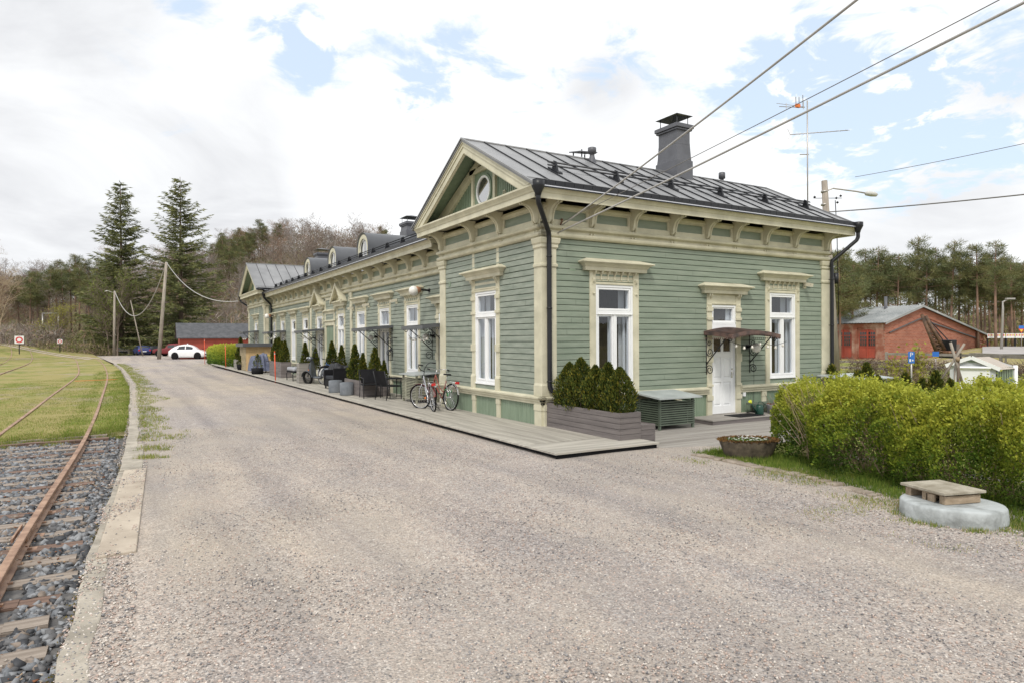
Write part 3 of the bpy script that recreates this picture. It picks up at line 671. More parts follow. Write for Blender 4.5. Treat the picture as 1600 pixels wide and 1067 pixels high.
# plinth
for F,a,b,cuts in ((FL(0),0,YN,[]),(FR(0),0,X1,[(4.86,6.05)]),(FE(X1),0,YN,[])):
    segs=[(a,b)] if not cuts else [(a,cuts[0][0]),(cuts[0][1],b)]
    for p,q in segs:
        groove(F,p,q,-.25,.47,greenP)
        mb=MB(F); mb.levels(p,q,[(.055,.455),(.055,.50),(.085,.515),(.085,.555),(.125,.575),(.13,.615),(.03,.645)],1 if p==0 else .0,1 if q==b else .0); mb.box(p,q,-.01,.03,-.3,-.12)
        mb.build('sill_ledge',cream,B,bevel=.004)
def pil(F,u,w,z0,z1,d=.035,name='pilaster',foot=False):
    mb=MB(F); mb.box(u-w/2,u+w/2,-.015,d,z0,z1)
    if foot: mb.box(u-w/2-.01,u+w/2+.01,-.01,d+.012,z1-.14,z1-.02); mb.box(u-w/2-.006,u+w/2+.006,-.01,d+.008,z0,z0+.03)
    return mb.build(name,cream,B,bevel=.004)
for u in (1.93,3.2,5.05): pil(FL(0),u,.17,-.2,.46,foot=True)
for u in (1.3,2.6,3.9,6.97,8.42): pil(FR(0),u,.16,-.2,.46,foot=True)
for u in (1.93,3.2): pil(FL(0),u,.13,3.62,4.02,.03)
# corner columns (square with bands, capital)
def column(F,u,w,z0=.64,z1=4.0,d=.05,m0=1,m1=1,slim=False,name='corner_column'):
    mb=MB(F); mb.levels(u-w/2,u+w/2,[(d,z0-1.0 if not slim else z0),(d,z0-.17 if not slim else z0+.1)],0,0) if not slim else None
    a,b=u-w/2,u+w/2; s=.35 if slim else 1
    lv=[(d,z0),(d+.02*s,z0),(d+.02*s,z0+.22),(d,z0+.27),(d,z1-.62),(d+.025*s,z1-.6),(d+.025*s,z1-.55),(d,z1-.53),(d,z1-.22),(d+.03*s,z1-.19),(d+.03*s,z1-.13),(d+.055*s,z1-.10),(d+.07*s,z1-.02),(d+.07*s,z1+.01)]
    mb.levels(a,b,lv,m0*.999,m1*.999)
    if not slim: mb.box(a-.002,b+.002,-.01,d+.012,z0-.3,z0-.19)
    return mb.build(name,cream,B,bevel=.004)
column(FL(0),.135,.27,m0=1,m1=0); column(FR(0),.135,.27,m0=0,m1=1)
column(FR(0),X1-.13,.26); column(FL(0),YN-.14,.26); 
for F,u in ((FL(0),.135),(FR(0),.135),(FR(0),X1-.13),(FL(0),YN-.14)): pil(F,u,.275,-.25,.46,.055,'column_foot',foot=True)
# frieze of the near wing
def frieze(F,u0,u1,m0,m1,dz=0,brs=(),zs=4.76,name='frieze',bp=.47,vents=()):
    mb=MB(F); z=4.02+dz
    mb.levels(u0,u1,[(.03,z),(.07,z+.005),(.105,z+.03),(.115,z+.07),(.095,z+.11),(.04,z+.125),(.03,z+.17),(.065,z+.18),(.115,z+.20),(.125,z+.235),(.105,z+.27),(.05,z+.285),(.05,z+.33),(.045,z+.39),(.03,z+.395)],m0,m1)
    # panels between brackets
    es=[u0]+[b for b in brs]+[u1]
    for a,b in zip(es,es[1:]):
        if b-a<.35: continue
        p,q=a+.13,b-.13
        mb.frame(p-.06,q+.06,z+.36,z+.66,.04,.0,.045)
    mb.box(u0,u1,.0,.035,z+.60,z+.74); mb.levels(u0,u1,[(.03,z+.62),(.06,z+.63),(.075,z+.68),(.06,z+.72),(.03,z+.73)],m0,m1)
    for b in brs: mb.box(b-.13,b+.13,0,.037,z+.37,z+.62)
    mb.build(name,cream,B,bevel=.003)
    mb=MB(F); mb.box(u0,u1,-.02,.004,z,z+.75); mb.build('frieze_panel',greenP if F is None else green,B)
    for b in brs: bracket(F,b,z+.80,bp)
br_proto={}
def bracket(F,u,zt,p=.47,h=.50,w=.085):
    key=(F(0,1,0)[0]-F(0,0,0)[0],p)
    if key not in br_proto:
        mb=MB(F)
        # outline: thick curl from the wall out to the soffit
        out=[(.03,0),(p,0),(p,-.055),(p-.02,-.10)]
        n=8
        for k in range(n+1):
            t=math.pi/2*k/n; out.append((.13+(p-.22)*(1-math.sin(t))+.02,-.125-(h-.2)*(1-math.cos(t))))
        out+= [(.15,-h+.04),(.12,-h),(.03,-h)]
        base=(0,0,0)
        for s in (-1,1): mb.prism(out,s*w/2-.017,s*w/2+.017)
        inn=[(a*.93+.0,b*.93-.0) for a,b in out]; mb.prism([(a,b) for a,b in inn],-w/2+.012,w/2-.012)
        mb.box(-.075,.075,.03,p+.015,-.028,.0)
        for s in (-1,1):
            c=(s*w/2,p-.035,-.085); mb.tube([(c[0]-.026,c[1],c[2]),(c[0]+.026,c[1],c[2])],.036,10)
            c=(s*w/2,.105,-h+.03); mb.tube([(c[0]-.024,c[1],c[2]),(c[0]+.024,c[1],c[2])],.03,10)
            c=(s*w/2,.10,-h-.035); mb.tube([(c[0]-.02,c[1],c[2]),(c[0]+.02,c[1],c[2])],.018,8)
            c=(s*w/2,.11,-h-.16); mb.box(c[0]-.015,c[0]+.015,.03,.1,-h-.22,-h-.15)
        o=mb.build('eave_bracket',cream,B); o0=F(0,0,0); br_proto[key]=(o,o0); q=F(u,0,zt)
        o.location=tuple(q[i]-o0[i] for i in range(3)); return o
    o,o0=br_proto[key]; c=o.copy(); sc.collection.objects.link(c); c.parent=B; q=F(u,0,zt)
    c.location=tuple(q[i]-o0[i] for i in range(3)); return c
frieze(FL(0),0,YN,1,1,brs=(.14,1.72,3.12,YN-.16)); frieze(FR(0),0,X1,1,1,brs=(.14,1.27,2.45,3.68,4.85,5.85,7.0,8.2,X1-.13))
frieze(FE(X1),0,YN,1,1,brs=(.14,1.8,3.4,YN-.16))
mb=MB(); mb.box(.0,X1,.0,YN,3.9,4.75); mb.build('wall_core',green,B)
# ---------- mitred cornice all round a wing ----------
OV=.60
def boxring(mb,x0,x1,y0,y1,prof):
    k=len(prof); vs=[];fs=[]
    for d,z in prof: vs+=[(x0-d,y0-d,z),(x1+d,y0-d,z),(x1+d,y1+d,z),(x0-d,y1+d,z)]
    for i in range(k):
        a=4*i;b=4*((i+1)%k)
        for j in range(4): fs.append((a+j,a+(j+1)%4,b+(j+1)%4,b+j))
    mb.a(vs,fs)
EZ=5.0; SL=1.69/3.2
def wing(y0,y1,x0,x1,EZ,name):
    mb=MB(); boxring(mb,x0,x1,y0,y1,[(-.02,EZ-.15),(OV-.135,EZ-.15),(OV-.125,EZ-.265),(OV-.075,EZ-.275),(OV-.075,EZ-.16),(OV-.06,EZ-.15),(OV-.045,EZ-.11),(OV-.01,EZ-.06),(OV,EZ-.05),(OV,EZ-.012),(-.02,EZ-.012)])
    mb.build('cornice',cream,B)
    yc=(y0+y1)/2; hw=(y1-y0)/2+OV; rz=EZ+SL*hw
    rp=empty('roof'); rp.parent=B
    mb=MB()
    for s in (-1,1):                                  # roof sheets and standing seams
        e=yc+s*hw; t=.03
        def P(x,q,dz=0): return (x,yc+s*(hw+.03)*q,rz+dz-SL*(hw+.03)*q)
        a,b=x0-OV-.04,x1+OV+.04
        vs=[P(a,0),P(b,0),P(b,1),P(a,1),P(a,0,-.05),P(b,0,-.05),P(b,1,-.05),P(a,1,-.05)]
        mb.a(vs,[(0,1,2,3),(4,7,6,5),(0,3,7,4),(1,5,6,2),(2,6,7,3)])
        n=round((b-a)/.62); mb.mi=1
        for k in range(1,n):
            x=a+(b-a)*k/n; 
            mb.a([P(x-.008,0,.0),P(x+.008,0,.0),P(x+.008,.93,.0),P(x-.008,.93,.0),P(x-.006,0,.035),P(x+.006,0,.035),P(x+.006,.93,.035),P(x-.006,.93,.035)],[(0,1,5,4),(1,2,6,5),(2,3,7,6),(3,0,4,7),(4,5,6,7)])
        mb.mi=0
        for x in (a,b): mb.a([P(x-.02,0,.0),P(x+.02,0,.0),P(x+.02,1,.0),P(x-.02,1,.0),P(x-.02,0,.04),P(x+.02,0,.04),P(x+.02,1,.04),P(x-.02,1,.04)],[(0,1,5,4),(1,2,6,5),(2,3,7,6),(3,0,4,7),(4,5,6,7)])
        mb.a([P(a,.90,.004),P(b,.90,.004),P(b,.90,.03),P(a,.90,.03)],[(0,1,2,3)])
    mb.tube([(x0-OV-.05,yc,rz+.01),(x1+OV+.05,yc,rz+.01)],.03,6)
    mb.build('roof_sheet',[roofm,black],rp)
    mb=MB()                                           # box rib gutter along both eaves
    for s in (-1,1):
        mb=MB(); e=yc+s*(hw+.02)
        n=int((x1-x0+2*OV)/.235)
        for k in range(n):
            a=x0-OV+.06+k*.235; mb.box(a,a+.225,min(e,e-s*.16),max(e,e-s*.16),EZ-.005,EZ+.088)
        mb.box(x0-OV+.0,x1+OV,min(e,e+s*.015),max(e,e+s*.015),EZ-.075,EZ+.0)
        mb.build('gutter',black,rp)
    for s in (-1,1):                                  # drip edge
        mb=MB(); e=yc+s*(hw+.03); mb.box(x0-OV+.0,x1+OV,min(e,e+s*.012),max(e,e+s*.012),EZ-.05,EZ-.03); mb.build('drip_edge',chrome,rp)
    # gables
    for xs,sg in ((x0,-1),(x1,1)):
        F=(FL if sg<0 else FE)(xs)
        gb=empty('gable'); gb.parent=B
        def zr(u,off=0): return rz-SL*abs(u-yc)-off
        # tympanum with vertical boards
        mb=MB(F); n=52; 
        for k in range(n):
            a=y0+(y1-y0)*k/n;b=a+(y1-y0)/n
            mb.a([(a,.0,EZ-.02),(b,.0,EZ-.02),(b,0,zr(b,.05)),(a,0,zr(a,.05))],[(0,1,2,3)])
            mb.box(a-.012,a+.012,.0,.014,EZ-.02,max(EZ,zr(a,.06)))
        mb.build('tympanum',greenP,gb,fix=False)
        # raking cornice on the overhang
        mb=MB(F)
        for s in (-1,1):
            for d0,d1,o0,o1 in ((OV-.06,OV-.02,.04,.33),(OV-.02,OV+.0,.04,.17),(OV-.0,OV+.02,.04,.09),(OV-.085,OV-.05,.30,.36),(.0,.09,.26,.42)):
                ua,ub=yc+s*(hw-.02),yc; uk=yc+s*max(.0,min(hw-.02,(rz-o1-EZ)/SL))
                mb.plate([(ua,EZ-.005),(ua,max(EZ,zr(ua,o0))),(ub,zr(ub,o0)),(ub,zr(ub,o1)),(uk,EZ-.005)],d0,d1)
        mb.build('raking_cornice',cream,gb)
        mb=MB(F)                                      # soffit boards under the slope
        for s in (-1,1):
            ua,ub=yc+s*(hw-.3),yc
            mb.a([(ua,0,zr(ua,.055)),(ua,OV-.05,zr(ua,.055)),(ub,OV-.05,zr(ub,.055)),(ub,0,zr(ub,.055))],[(0,1,2,3)])
        mb.build('gable_soffit',greenP,gb,fix=False)
        # frame round the oval light
        mb=MB(F); pw=.57
        for s in (-1,1): mb.box(yc+s*pw-.055,yc+s*pw+.055,.0,.07,EZ-.02,EZ+1.05); mb.box(yc+s*pw-.07,yc+s*pw+.07,.0,.085,EZ-.02,EZ+.1); mb.box(yc+s*pw-.07,yc+s*pw+.07,.0,.085,EZ+.9,EZ+1.0)
        mb.box(yc-pw-.12,yc+pw+.12,.0,.09,EZ+1.0,EZ+1.12)
        mb.build('gable_frame',cream,gb,bevel=.004)
        rw=empty('round_window'); rw.parent=gb
        c=(yc,EZ+.52); n=28
        def circ(r): return [(c[0]+r*math.cos(2*math.pi*k/n),c[1]+r*math.sin(2*math.pi*k/n)) for k in range(n)]
        mb=MB(F); mb.box(yc-pw+.05,yc+pw-.05,.0,.02,EZ-.02,EZ+1.0); mb.ring(circ(.42),circ(.36),.0,.05); mb.build('window_surround',greenP,gb)
        mb=MB(F); mb.ring(circ(.36),circ(.31),.0,.06); f_=mb.build('window_frame',white,gb)
        mb=MB(F); mb.a([(u,.035,z) for u,z in circ(.315)],[list(range(n))]); mb.build('pane',mirror,gb,fix=False)
        bpy.data.objects.remove(rw)
        if sg<0:
            mb=MB(F); mb.frame(yc-1.06,yc-.96,EZ+.17,EZ+.33,.02,.01,.035); mb.build('vent_grille',cream,gb)
    return yc,rz
# reflective upper glass (opaque dark pane that mirrors the sky)
mirror=mat('mirror_glass',(.03,.035,.045),.03,.2,2,spec=1.0); mirror.node_tree.nodes['Principled BSDF'].inputs['Coat Weight'].default_value=1; mirror.node_tree.nodes['Principled BSDF'].inputs['IOR'].default_value=2.6
wing(0,YN,0,X1,5.0,'near'); 
# ---------- middle range ----------
DZ=-.22; ME=4.78; MS=.475; XR=5.1
mwin=[13.88,16.68]; ctr=18.5
spots=dict(a=8.48,b=11.15,c=13.88,d=16.68); mir={k+'2':2*ctr-v for k,v in spots.items()}
WN=[('a',8.48,1.0,'A',0),('b',11.15,1.02,'A',1),('c',13.88,1.0,'A',0),('d',16.68,.95,'B',2),('d2',20.25,1.05,'B',3),('c2',23.1,.98,'A',0),('b2',25.9,1.0,'A',0),('a2',28.7,1.0,'A',1),('e2',31.2,.7,'A',0)]
labs={'a':'first full window of the long front, between heat pump box and conifers','b':'glazed double door with transom under the second dark canopy','c':'window left of the second dark canopy','d':'window right of the blank green door, under a small steep gable','d2':'glazed door left of the blank green door, under a small steep gable','c2':'window just left of the two little gables','b2':'second window left of the two little gables','a2':'glazed door under the far canopy of the long front','e2':'last narrow window before the far wing'}
holes=[(u-w/2,u+w/2,.80 if k in(0,2) else .02,2.98) for _,u,w,_,k in WN]+[(5.5,6.36,.0,2.66),(17.75,19.2,.0,2.62)]
clap(FL(XM),YN,YM,Z0,Z1+DZ,holes,greenL)
mb=MB(); mb.box(XM+.03,9.3,YN+.02,YM,3.75,4.55); mb.build('wall_core',green,B)
clap(FE(9.3),YN,YM,-.2,4.5,[],green)
def gdoor(F,u0,u1,z1,parent,colr,sill=0.02):
    """glazed double door leaf"""
    mb=MB(F); mb.frame(u0,u1,sill,z1,.06,-.1,.02)
    uc=(u0+u1)/2; 
    for a,b in ((u0+.06,uc-.005),(uc+.005,u1-.06)): mb.frame(a,b,sill+.03,z1-.06,.09,-.07,.0); mb.box(a+.08,b-.08,-.05,-.02,sill+.03,sill+.6)
    mb.build('door_leaf',colr,parent,bevel=.004)
for key,u,w,st,kind in WN:
    door=kind in (1,3); z0=.80
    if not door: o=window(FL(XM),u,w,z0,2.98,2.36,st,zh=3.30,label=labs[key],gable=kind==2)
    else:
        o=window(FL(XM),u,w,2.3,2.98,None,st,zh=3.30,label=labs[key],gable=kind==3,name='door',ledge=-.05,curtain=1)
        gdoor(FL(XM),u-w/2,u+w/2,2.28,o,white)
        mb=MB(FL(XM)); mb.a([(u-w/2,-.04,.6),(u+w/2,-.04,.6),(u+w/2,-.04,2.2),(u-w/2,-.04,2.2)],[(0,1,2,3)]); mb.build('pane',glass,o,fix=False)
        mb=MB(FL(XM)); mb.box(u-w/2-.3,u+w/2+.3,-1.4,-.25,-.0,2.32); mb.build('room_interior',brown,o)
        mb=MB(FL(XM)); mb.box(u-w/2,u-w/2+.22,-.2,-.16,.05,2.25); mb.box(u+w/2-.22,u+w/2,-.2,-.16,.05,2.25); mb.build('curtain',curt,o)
# plinth of the middle
cuts=[(5.3,6.56)]+[(u-w/2-.17,u+w/2+.17) for _,u,w,_,k in WN if k in(1,3)]+[(17.55,19.4)]
cuts.sort(); p=YN
segs=[]
for a,b in cuts: 
    if a>p: segs.append((p,a)); 
    p=max(p,b)
segs.append((p,YM))
for a,b in segs:
    groove(FL(XM),a,b,-.2,.47,greenP); mb=MB(FL(XM)); mb.levels(a,b,[(.055,.455),(.055,.50),(.085,.515),(.085,.555),(.125,.575),(.13,.615),(.03,.645)],0,0); mb.build('sill_ledge',cream,B)
for u in (7.9,9.05,10.45,13.3,14.45,16.1,17.3,22.5,23.7,25.3,26.5,28.0): pil(FL(XM),u,.15,-.15,.46,foot=True)
# slim columns
for u in (15.15,21.95): column(FL(XM),u,.17,.62,Z1+DZ,.06,.9,.9,slim=True,name='slim_column')
for u in (15.55,17.35,19.6,21.5): pil(FL(XM),u,.10,3.45,Z1+DZ,.03)
# first door (beside the near wing)
def smalldoor(F,u0,u1,zt,ztr0,ztr1,label,zh,leafc,sill,canopy=None,zb=None,white_apron=True):
    o=empty('door',label); o.parent=B; uc=(u0+u1)/2
    mb=MB(F)
    L=sill; H=zt
    mb.box(u0,u1,-.09,-.05,L,H)
    # stiles, rails and raised panels
    w=u1-u0; st=.10; ms=.08
    mb.box(u0,u0+st,-.05,-.025,L,H); mb.box(u1-st,u1,-.05,-.025,L,H); mb.box(uc-ms/2,uc+ms/2,-.05,-.025,L,H)
    zs=[L+.22,L+.93,L+1.03,L+1.50,L+1.64,H-.13]
    for a,b in ((L,L+.2),(L+.80,L+.90),(L+1.42,L+1.56),(H-.14,H)): mb.box(u0+st,uc-ms/2,-.05,-.025,a,b); mb.box(uc+ms/2,u1-st,-.05,-.025,a,b)
    for a,b in ((u0+st,uc-ms/2),(uc+ms/2,u1-st)):
        for c,d in ((L+.2,L+.80),(L+.90,L+1.42)):
            mb.levels_=None; mb.a([(a+.015,-.05,c+.015),(b-.015,-.05,c+.015),(b-.015,-.05,d-.015),(a+.015,-.05,d-.015),(a+.05,-.03,c+.05),(b-.05,-.03,c+.05),(b-.05,-.03,d-.05),(a+.05,-.03,d-.05)],[(0,1,5,4),(1,2,6,5),(2,3,7,6),(3,0,4,7),(4,5,6,7)])
    mb.build('door_leaf',leafc,o,bevel=.003)
    mb=MB(F)
    for a,b in ((u0+st,uc-ms/2),(uc+ms/2,u1-st)): mb.box(a+.01,b-.01,-.05,-.045,L+1.57,H-.15)
    mb.build('door_glass',mirrord,o)
    mb=MB(F); mb.frame(u0-.03,u1+.03,ztr0,ztr1,.05,-.09,.03); mb.frame(u0+.02,u1-.02,ztr0+.05,ztr1-.05,.04,-.06,.01); mb.box(u0-.03,u1+.03,-.05,.04,ztr0-.17,ztr0-.005); mb.box(u0-.03,u0,-.1,.01,L,ztr0); mb.box(u1,u1+.03,-.1,.01,L,ztr0); mb.box(u0,u1,-.08,.0,H,ztr0-.17)
    mb.build('transom_frame',leafc,o,bevel=.003)
    mb=MB(F); mb.a([(u0,-.035,ztr0+.05),(u1,-.035,ztr0+.05),(u1,-.035,ztr1-.05),(u0,-.035,ztr1-.05)],[(0,1,2,3)]); mb.build('pane',glass,o,fix=False)
    mb=MB(F); mb.box(u0-.2,u1+.2,-1.2,-.12,L,ztr1+.2); mb.build('room_interior',brown,o)
    mb=MB(F); mb.box(u1-.2,u1-.02,-.11,-.10,ztr0,ztr1); mb.build('curtain',curt,o)
    mb=MB(F); cw=.17
    for s in (-1,1):
        a=(u0-.03-cw) if s<0 else u1+.03; b=a+cw
        mb.box(a,b,-.05,.05,L-.05,zh)
        for za,zb_ in ((.645,.70),(1.25,1.42),(1.42,1.46),(ztr0+.1,ztr0+.17),(ztr0+.32,ztr0+.42),(.30,.42)): mb.box(a-.012,b+.012,.03,.078,za,zb_)
    mb.box(u0-.03,u1+.03,-.05,.035,ztr1,zh); mb.box(u0-.03,u1+.03,.035,.055,ztr1+.02,ztr1+.05)
    mb.build('casing',cream,o,bevel=.004)
    mb=MB(F); mb.levels(u0-cw-.07,u1+cw+.07,HOOD(zh))
    for s in (u0-.115,u1+.115):
        for q in (-.035,.035): console(mb,s+q,zh,.33,.12,.035)
    mb.build('hood',cream,o,bevel=.004)
    mb=MB(F); mb.box(u1-.09,u1-.045,-.025,-.012,L+.9,L+1.05); mb.tube([(u1-.065,-.02,L+1.0),(u1-.065,.03,L+1.0),(u1-.15,.03,L+1.0)],.011,6); mb.tube([(u1-.065,-.02,L+1.12),(u1-.065,.0,L+1.12)],.022,10)
    mb.build('door_handle',chrome,o)
    mb=MB(F); mb.box(u0-.03,u1+.03,-.1,.06,L-.06,L); mb.build('threshold',plantg,o)
    return o
mirrord=mat('door_glass',(.035,.02,.015),.08,.3,12,spec=.6)
smalldoor(FR(0),5.05,5.86,1.98,2.2,2.68,'white panelled door with two small panes under the rusty canopy',2.96,white,-.055)
smalldoor(FL(XM),5.52,6.34,1.98,2.15,2.62,'white door tucked beside the near wing',2.92,white,.0)
# blank green door with panel over it
o=empty('door','blank green door between the two steep little gables'); o.parent=B
mb=MB(FL(XM)); mb.box(17.8,19.15,-.05,-.01,.0,2.5); mb.box(17.9,18.0,-.01,.0,1.3,1.7); mb.build('door_leaf',greenP,o)
mb=MB(FL(XM)); mb.box(18.35,18.6,-.01,.0,1.35,1.75); mb.build('notice',plain('paper',(.6,.58,.5)),o)
mb=MB(FL(XM)); 
for a,b in ((17.62,17.8),(19.15,19.33)): mb.box(a,b,-.05,.05,-.05,3.75)
mb.box(17.8,19.15,-.05,.045,2.5,2.66); mb.levels(17.62,19.33,[(.05,2.66),(.09,2.70),(.09,2.74),(.05,2.76)]); mb.box(17.8,19.15,-.05,.045,3.02,3.14); mb.levels(17.6,19.35,[(.05,3.1),(.12,3.16),(.12,3.2),(.05,3.24)]); mb.box(17.62,19.33,-.02,.05,3.66,3.78)
mb.build('casing',cream,o,bevel=.004)
mb=MB(FL(XM)); mb.box(17.8,19.15,-.05,.01,2.74,3.68); mb.build('transom_panel',greenP,o)
# frieze, brackets and eave of the middle
bu=[5.98+1.31*i for i in range(20)]
frieze(FL(XM),YN,YM,0,0,DZ,brs=bu,bp=.50)
mb=MB(FL(XM)); z=ME
prof=[(-.02,z-.15),(.465,z-.15),(.475,z-.265),(.525,z-.275),(.525,z-.16),(.54,z-.15),(.555,z-.11),(.59,z-.06),(.60,z-.05),(.60,z-.012),(-.02,z-.012)]
mb.prism(prof,YN+.55,YM-.55); mb.build('cornice',cream,B)
rp=empty('roof'); rp.parent=B
ex=XM-.62; rzm=ME+MS*(XR-ex)
mb=MB(); a,b=YN-.2,YM+.3
mb.a([(ex,a,ME),(ex,b,ME),(XR,b,rzm),(XR,a,rzm),(2*XR-ex,a,ME),(2*XR-ex,b,ME),(ex,a,ME-.05),(ex,b,ME-.05),(XR,b,rzm-.05),(XR,a,rzm-.05),(2*XR-ex,a,ME-.05),(2*XR-ex,b,ME-.05)],[(0,3,2,1),(3,4,5,2),(0,1,7,6),(6,7,8,9),(9,8,11,10),(0,6,9,10,4,3),(1,2,5,11,8,7),(4,10,11,5)])
n=round((b-a)/.62)
for k in range(1,n):
    y=a+(b-a)*k/n
    for s in (0,1):
        e=ex+.3 if s==0 else 2*XR-ex-.3; ze=ME+MS*.3
        mb.a([(e,y-.008,ze),(e,y+.008,ze),(XR,y+.008,rzm),(XR,y-.008,rzm),(e,y-.006,ze+.035),(e,y+.006,ze+.035),(XR,y+.006,rzm+.035),(XR,y-.006,rzm+.035)],[(0,1,5,4),(1,2,6,5),(2,3,7,6),(3,0,4,7),(4,5,6,7)])
mb.build('roof_sheet',roofd,rp)
mb=MB()
for k in range(int((YM-YN-1.0)/.235)):
    y=YN+.55+k*.235; mb.box(ex-.02,ex+.14,y,y+.225,ME-.005,ME+.085)
mb.box(ex-.035,ex-.02,YN+.55,YM-.55,ME-.075,ME); mb.build('gutter',black,rp)
mb=MB(); mb.box(ex-.047,ex-.035,YN+.55,YM-.55,ME-.05,ME-.03); mb.build('drip_edge',chrome,rp)
# snow guards
def snow(F,u0,u1,parent,step=1.55):
    mb=MB(F)
    for dz in (.13,.2): mb.tube([(u0,.0,dz),(u1,.0,dz)],.021,6)
    n=int((u1-u0)/step)
    for k in range(n+1):
        u=u0+.2+k*(u1-u0-.4)/n; mb.box(u-.07,u+.07,-.2,.2,.0,.045); mb.a([(u-.03,-.12,.0),(u+.03,-.12,.0),(u+.03,.10,.0),(u-.03,.10,.0),(u-.02,-.04,.24),(u+.02,-.04,.24),(u+.02,.04,.24),(u-.02,.04,.24)],[(0,3,2,1),(4,5,6,7),(0,1,5,4),(1,2,6,5),(2,3,7,6),(3,0,4,7)])
    return mb.build('snow_guard',black,parent)
yc,rz=2.6,5.0+SL*3.2
q=.62; snow(lambda u,d,z:(u,yc-(3.2*q-d),rz-SL*(3.2*q-d)+z),.55,X1+.1,B)
snow(lambda u,d,z:(ex+.6+(-d),u,ME+MS*.6-MS*d+z),YN+.9,YM-.9,B)
# chimneys
def chimney(x0,x1,y0,y1,zb,zt,flare,name='chimney'):
    o=empty(name); o.parent=B
    mb=MB(); L4=[]
    def ringl(rows):
        vs=[];fs=[]
        for e,z in rows: vs+=[(x0-e,y0-e,z),(x1+e,y0-e,z),(x1+e,y1+e,z),(x0-e,y1+e,z)]
        for i in range(len(rows)-1):
            for j in range(4): fs.append((4*i+j,4*i+(j+1)%4,4*i+4+(j+1)%4,4*i+4+j))
        k=4*(len(rows)-1); fs+=[(0,3,2,1),(k,k+1,k+2,k+3)]; mb.a(vs,fs)
    h=zt-zb
    ringl([(flare,zb),(flare,zb+h*.42),(flare*.55,zb+h*.425),(flare*.35,zb+h*.5),(0,zb+h*.72),(0,zt-.16)])
    ringl([(.02,zt-.19),(.05,zt-.185),(.05,zt-.14)]); ringl([(.07,zt-.13),(.085,zt-.125),(.085,zt-.02),(.05,zt),(-.1,zt+.03)])
    for zz in (zb+h*.43,zb+h*.68): ringl([(flare*.56 if zz<zb+h*.5 else .006,zz-.008),(flare*.56 if zz<zb+h*.5 else .008,zz+.008)])
    mb.build('chimney_stack',chimm,o,bevel=.006)
    mb=MB(); ov=.06; zc=zt+.25
    cx,cy=(x0+x1)/2,(y0+y1)/2
    vs=[(x0-ov,y0-ov,zc),(x1+ov,y0-ov,zc),(x1+ov,y1+ov,zc),(x0-ov,y1+ov,zc),(cx,cy,zc+.13),(x0-ov,y0-ov,zc-.012),(x1+ov,y0-ov,zc-.012),(x1+ov,y1+ov,zc-.012),(x0-ov,y1+ov,zc-.012),(cx,cy,zc+.115)]
    mb.a(vs,[(0,1,4),(1,2,4),(2,3,4),(3,0,4),(5,9,6),(6,9,7),(7,9,8),(8,9,5),(0,5,6,1),(1,6,7,2),(2,7,8,3),(3,8,5,0)])
    for a in (x0+.04,x1-.04):
        for b in (y0+.04,y1-.04): mb.tube([(a,b,zt),(a,b,zc+.02)],.013,6)
    mb.build('chimney_cap',roofd,o)
    return o
c0=PY(1058,250,2.15); c1=PY(1078,250,2.15); chimney(c0.x,c1.x,2.15,PX(1029,250,c0.x).y,6.2,8.02,.06)
def ridge(px,py,x): p=PX(px,py,x); return p
for (px,top,x,w) in ((643,340,4.7,.8),(503,390,4.7,.85),(543,388,6.0,.75)):
    p=PX(px,top,x); chimney(x-w/2,x+w/2,p.y-w/2,p.y+w/2,ME+.2+MS*(min(x,2*XR-x)-ex)-.4,p.z-.28 if px==643 else p.z-.3,.05)
# roof vents
def vent(x,y,zb,zt,r=.085):
    mb=MB(); h=zt-zb; mb.lathe((x,y,zb),[(r*1.5,-.2),(r*1.45,.0),(r*.8,h*.45),(r*.72,h*.62),(r*1.35,h*.63),(r*1.35,h*.97),(r*1.0,h),(0,h+.01)],16); return mb.build('roof_vent',chimm,B)
p=PY(925,230,2.45); vent(p.x,2.45,6.55,p.z-.02); p=PY(1128,270,2.75); vent(p.x,2.75,6.5,p.z,.075)
p=PX(447,415,4.5); vent(4.0,36.5,6.6,7.5,.1)
h_=PY(903,240,3.4); mb=MB(); mb.a([(h_.x-.1,3.15,7.06),(h_.x+.5,3.15,7.10),(h_.x+.5,3.7,7.2),(h_.x-.1,3.7,7.16),(h_.x-.1,3.15,7.09),(h_.x+.5,3.15,7.13),(h_.x+.5,3.7,7.23),(h_.x-.1,3.7,7.19)],[(0,3,2,1),(4,5,6,7),(0,1,5,4),(1,2,6,5),(2,3,7,6),(3,0,4,7)])
for a in (h_.x-.0,h_.x+.4):
    for b in (3.22,3.62): mb.tube([(a,b,6.3),(a,b,7.16)],.02,6)
mb.box(h_.x+.0,h_.x+.4,3.2,3.64,5.9,6.86); mb.build('flue_cover',chimm,B)
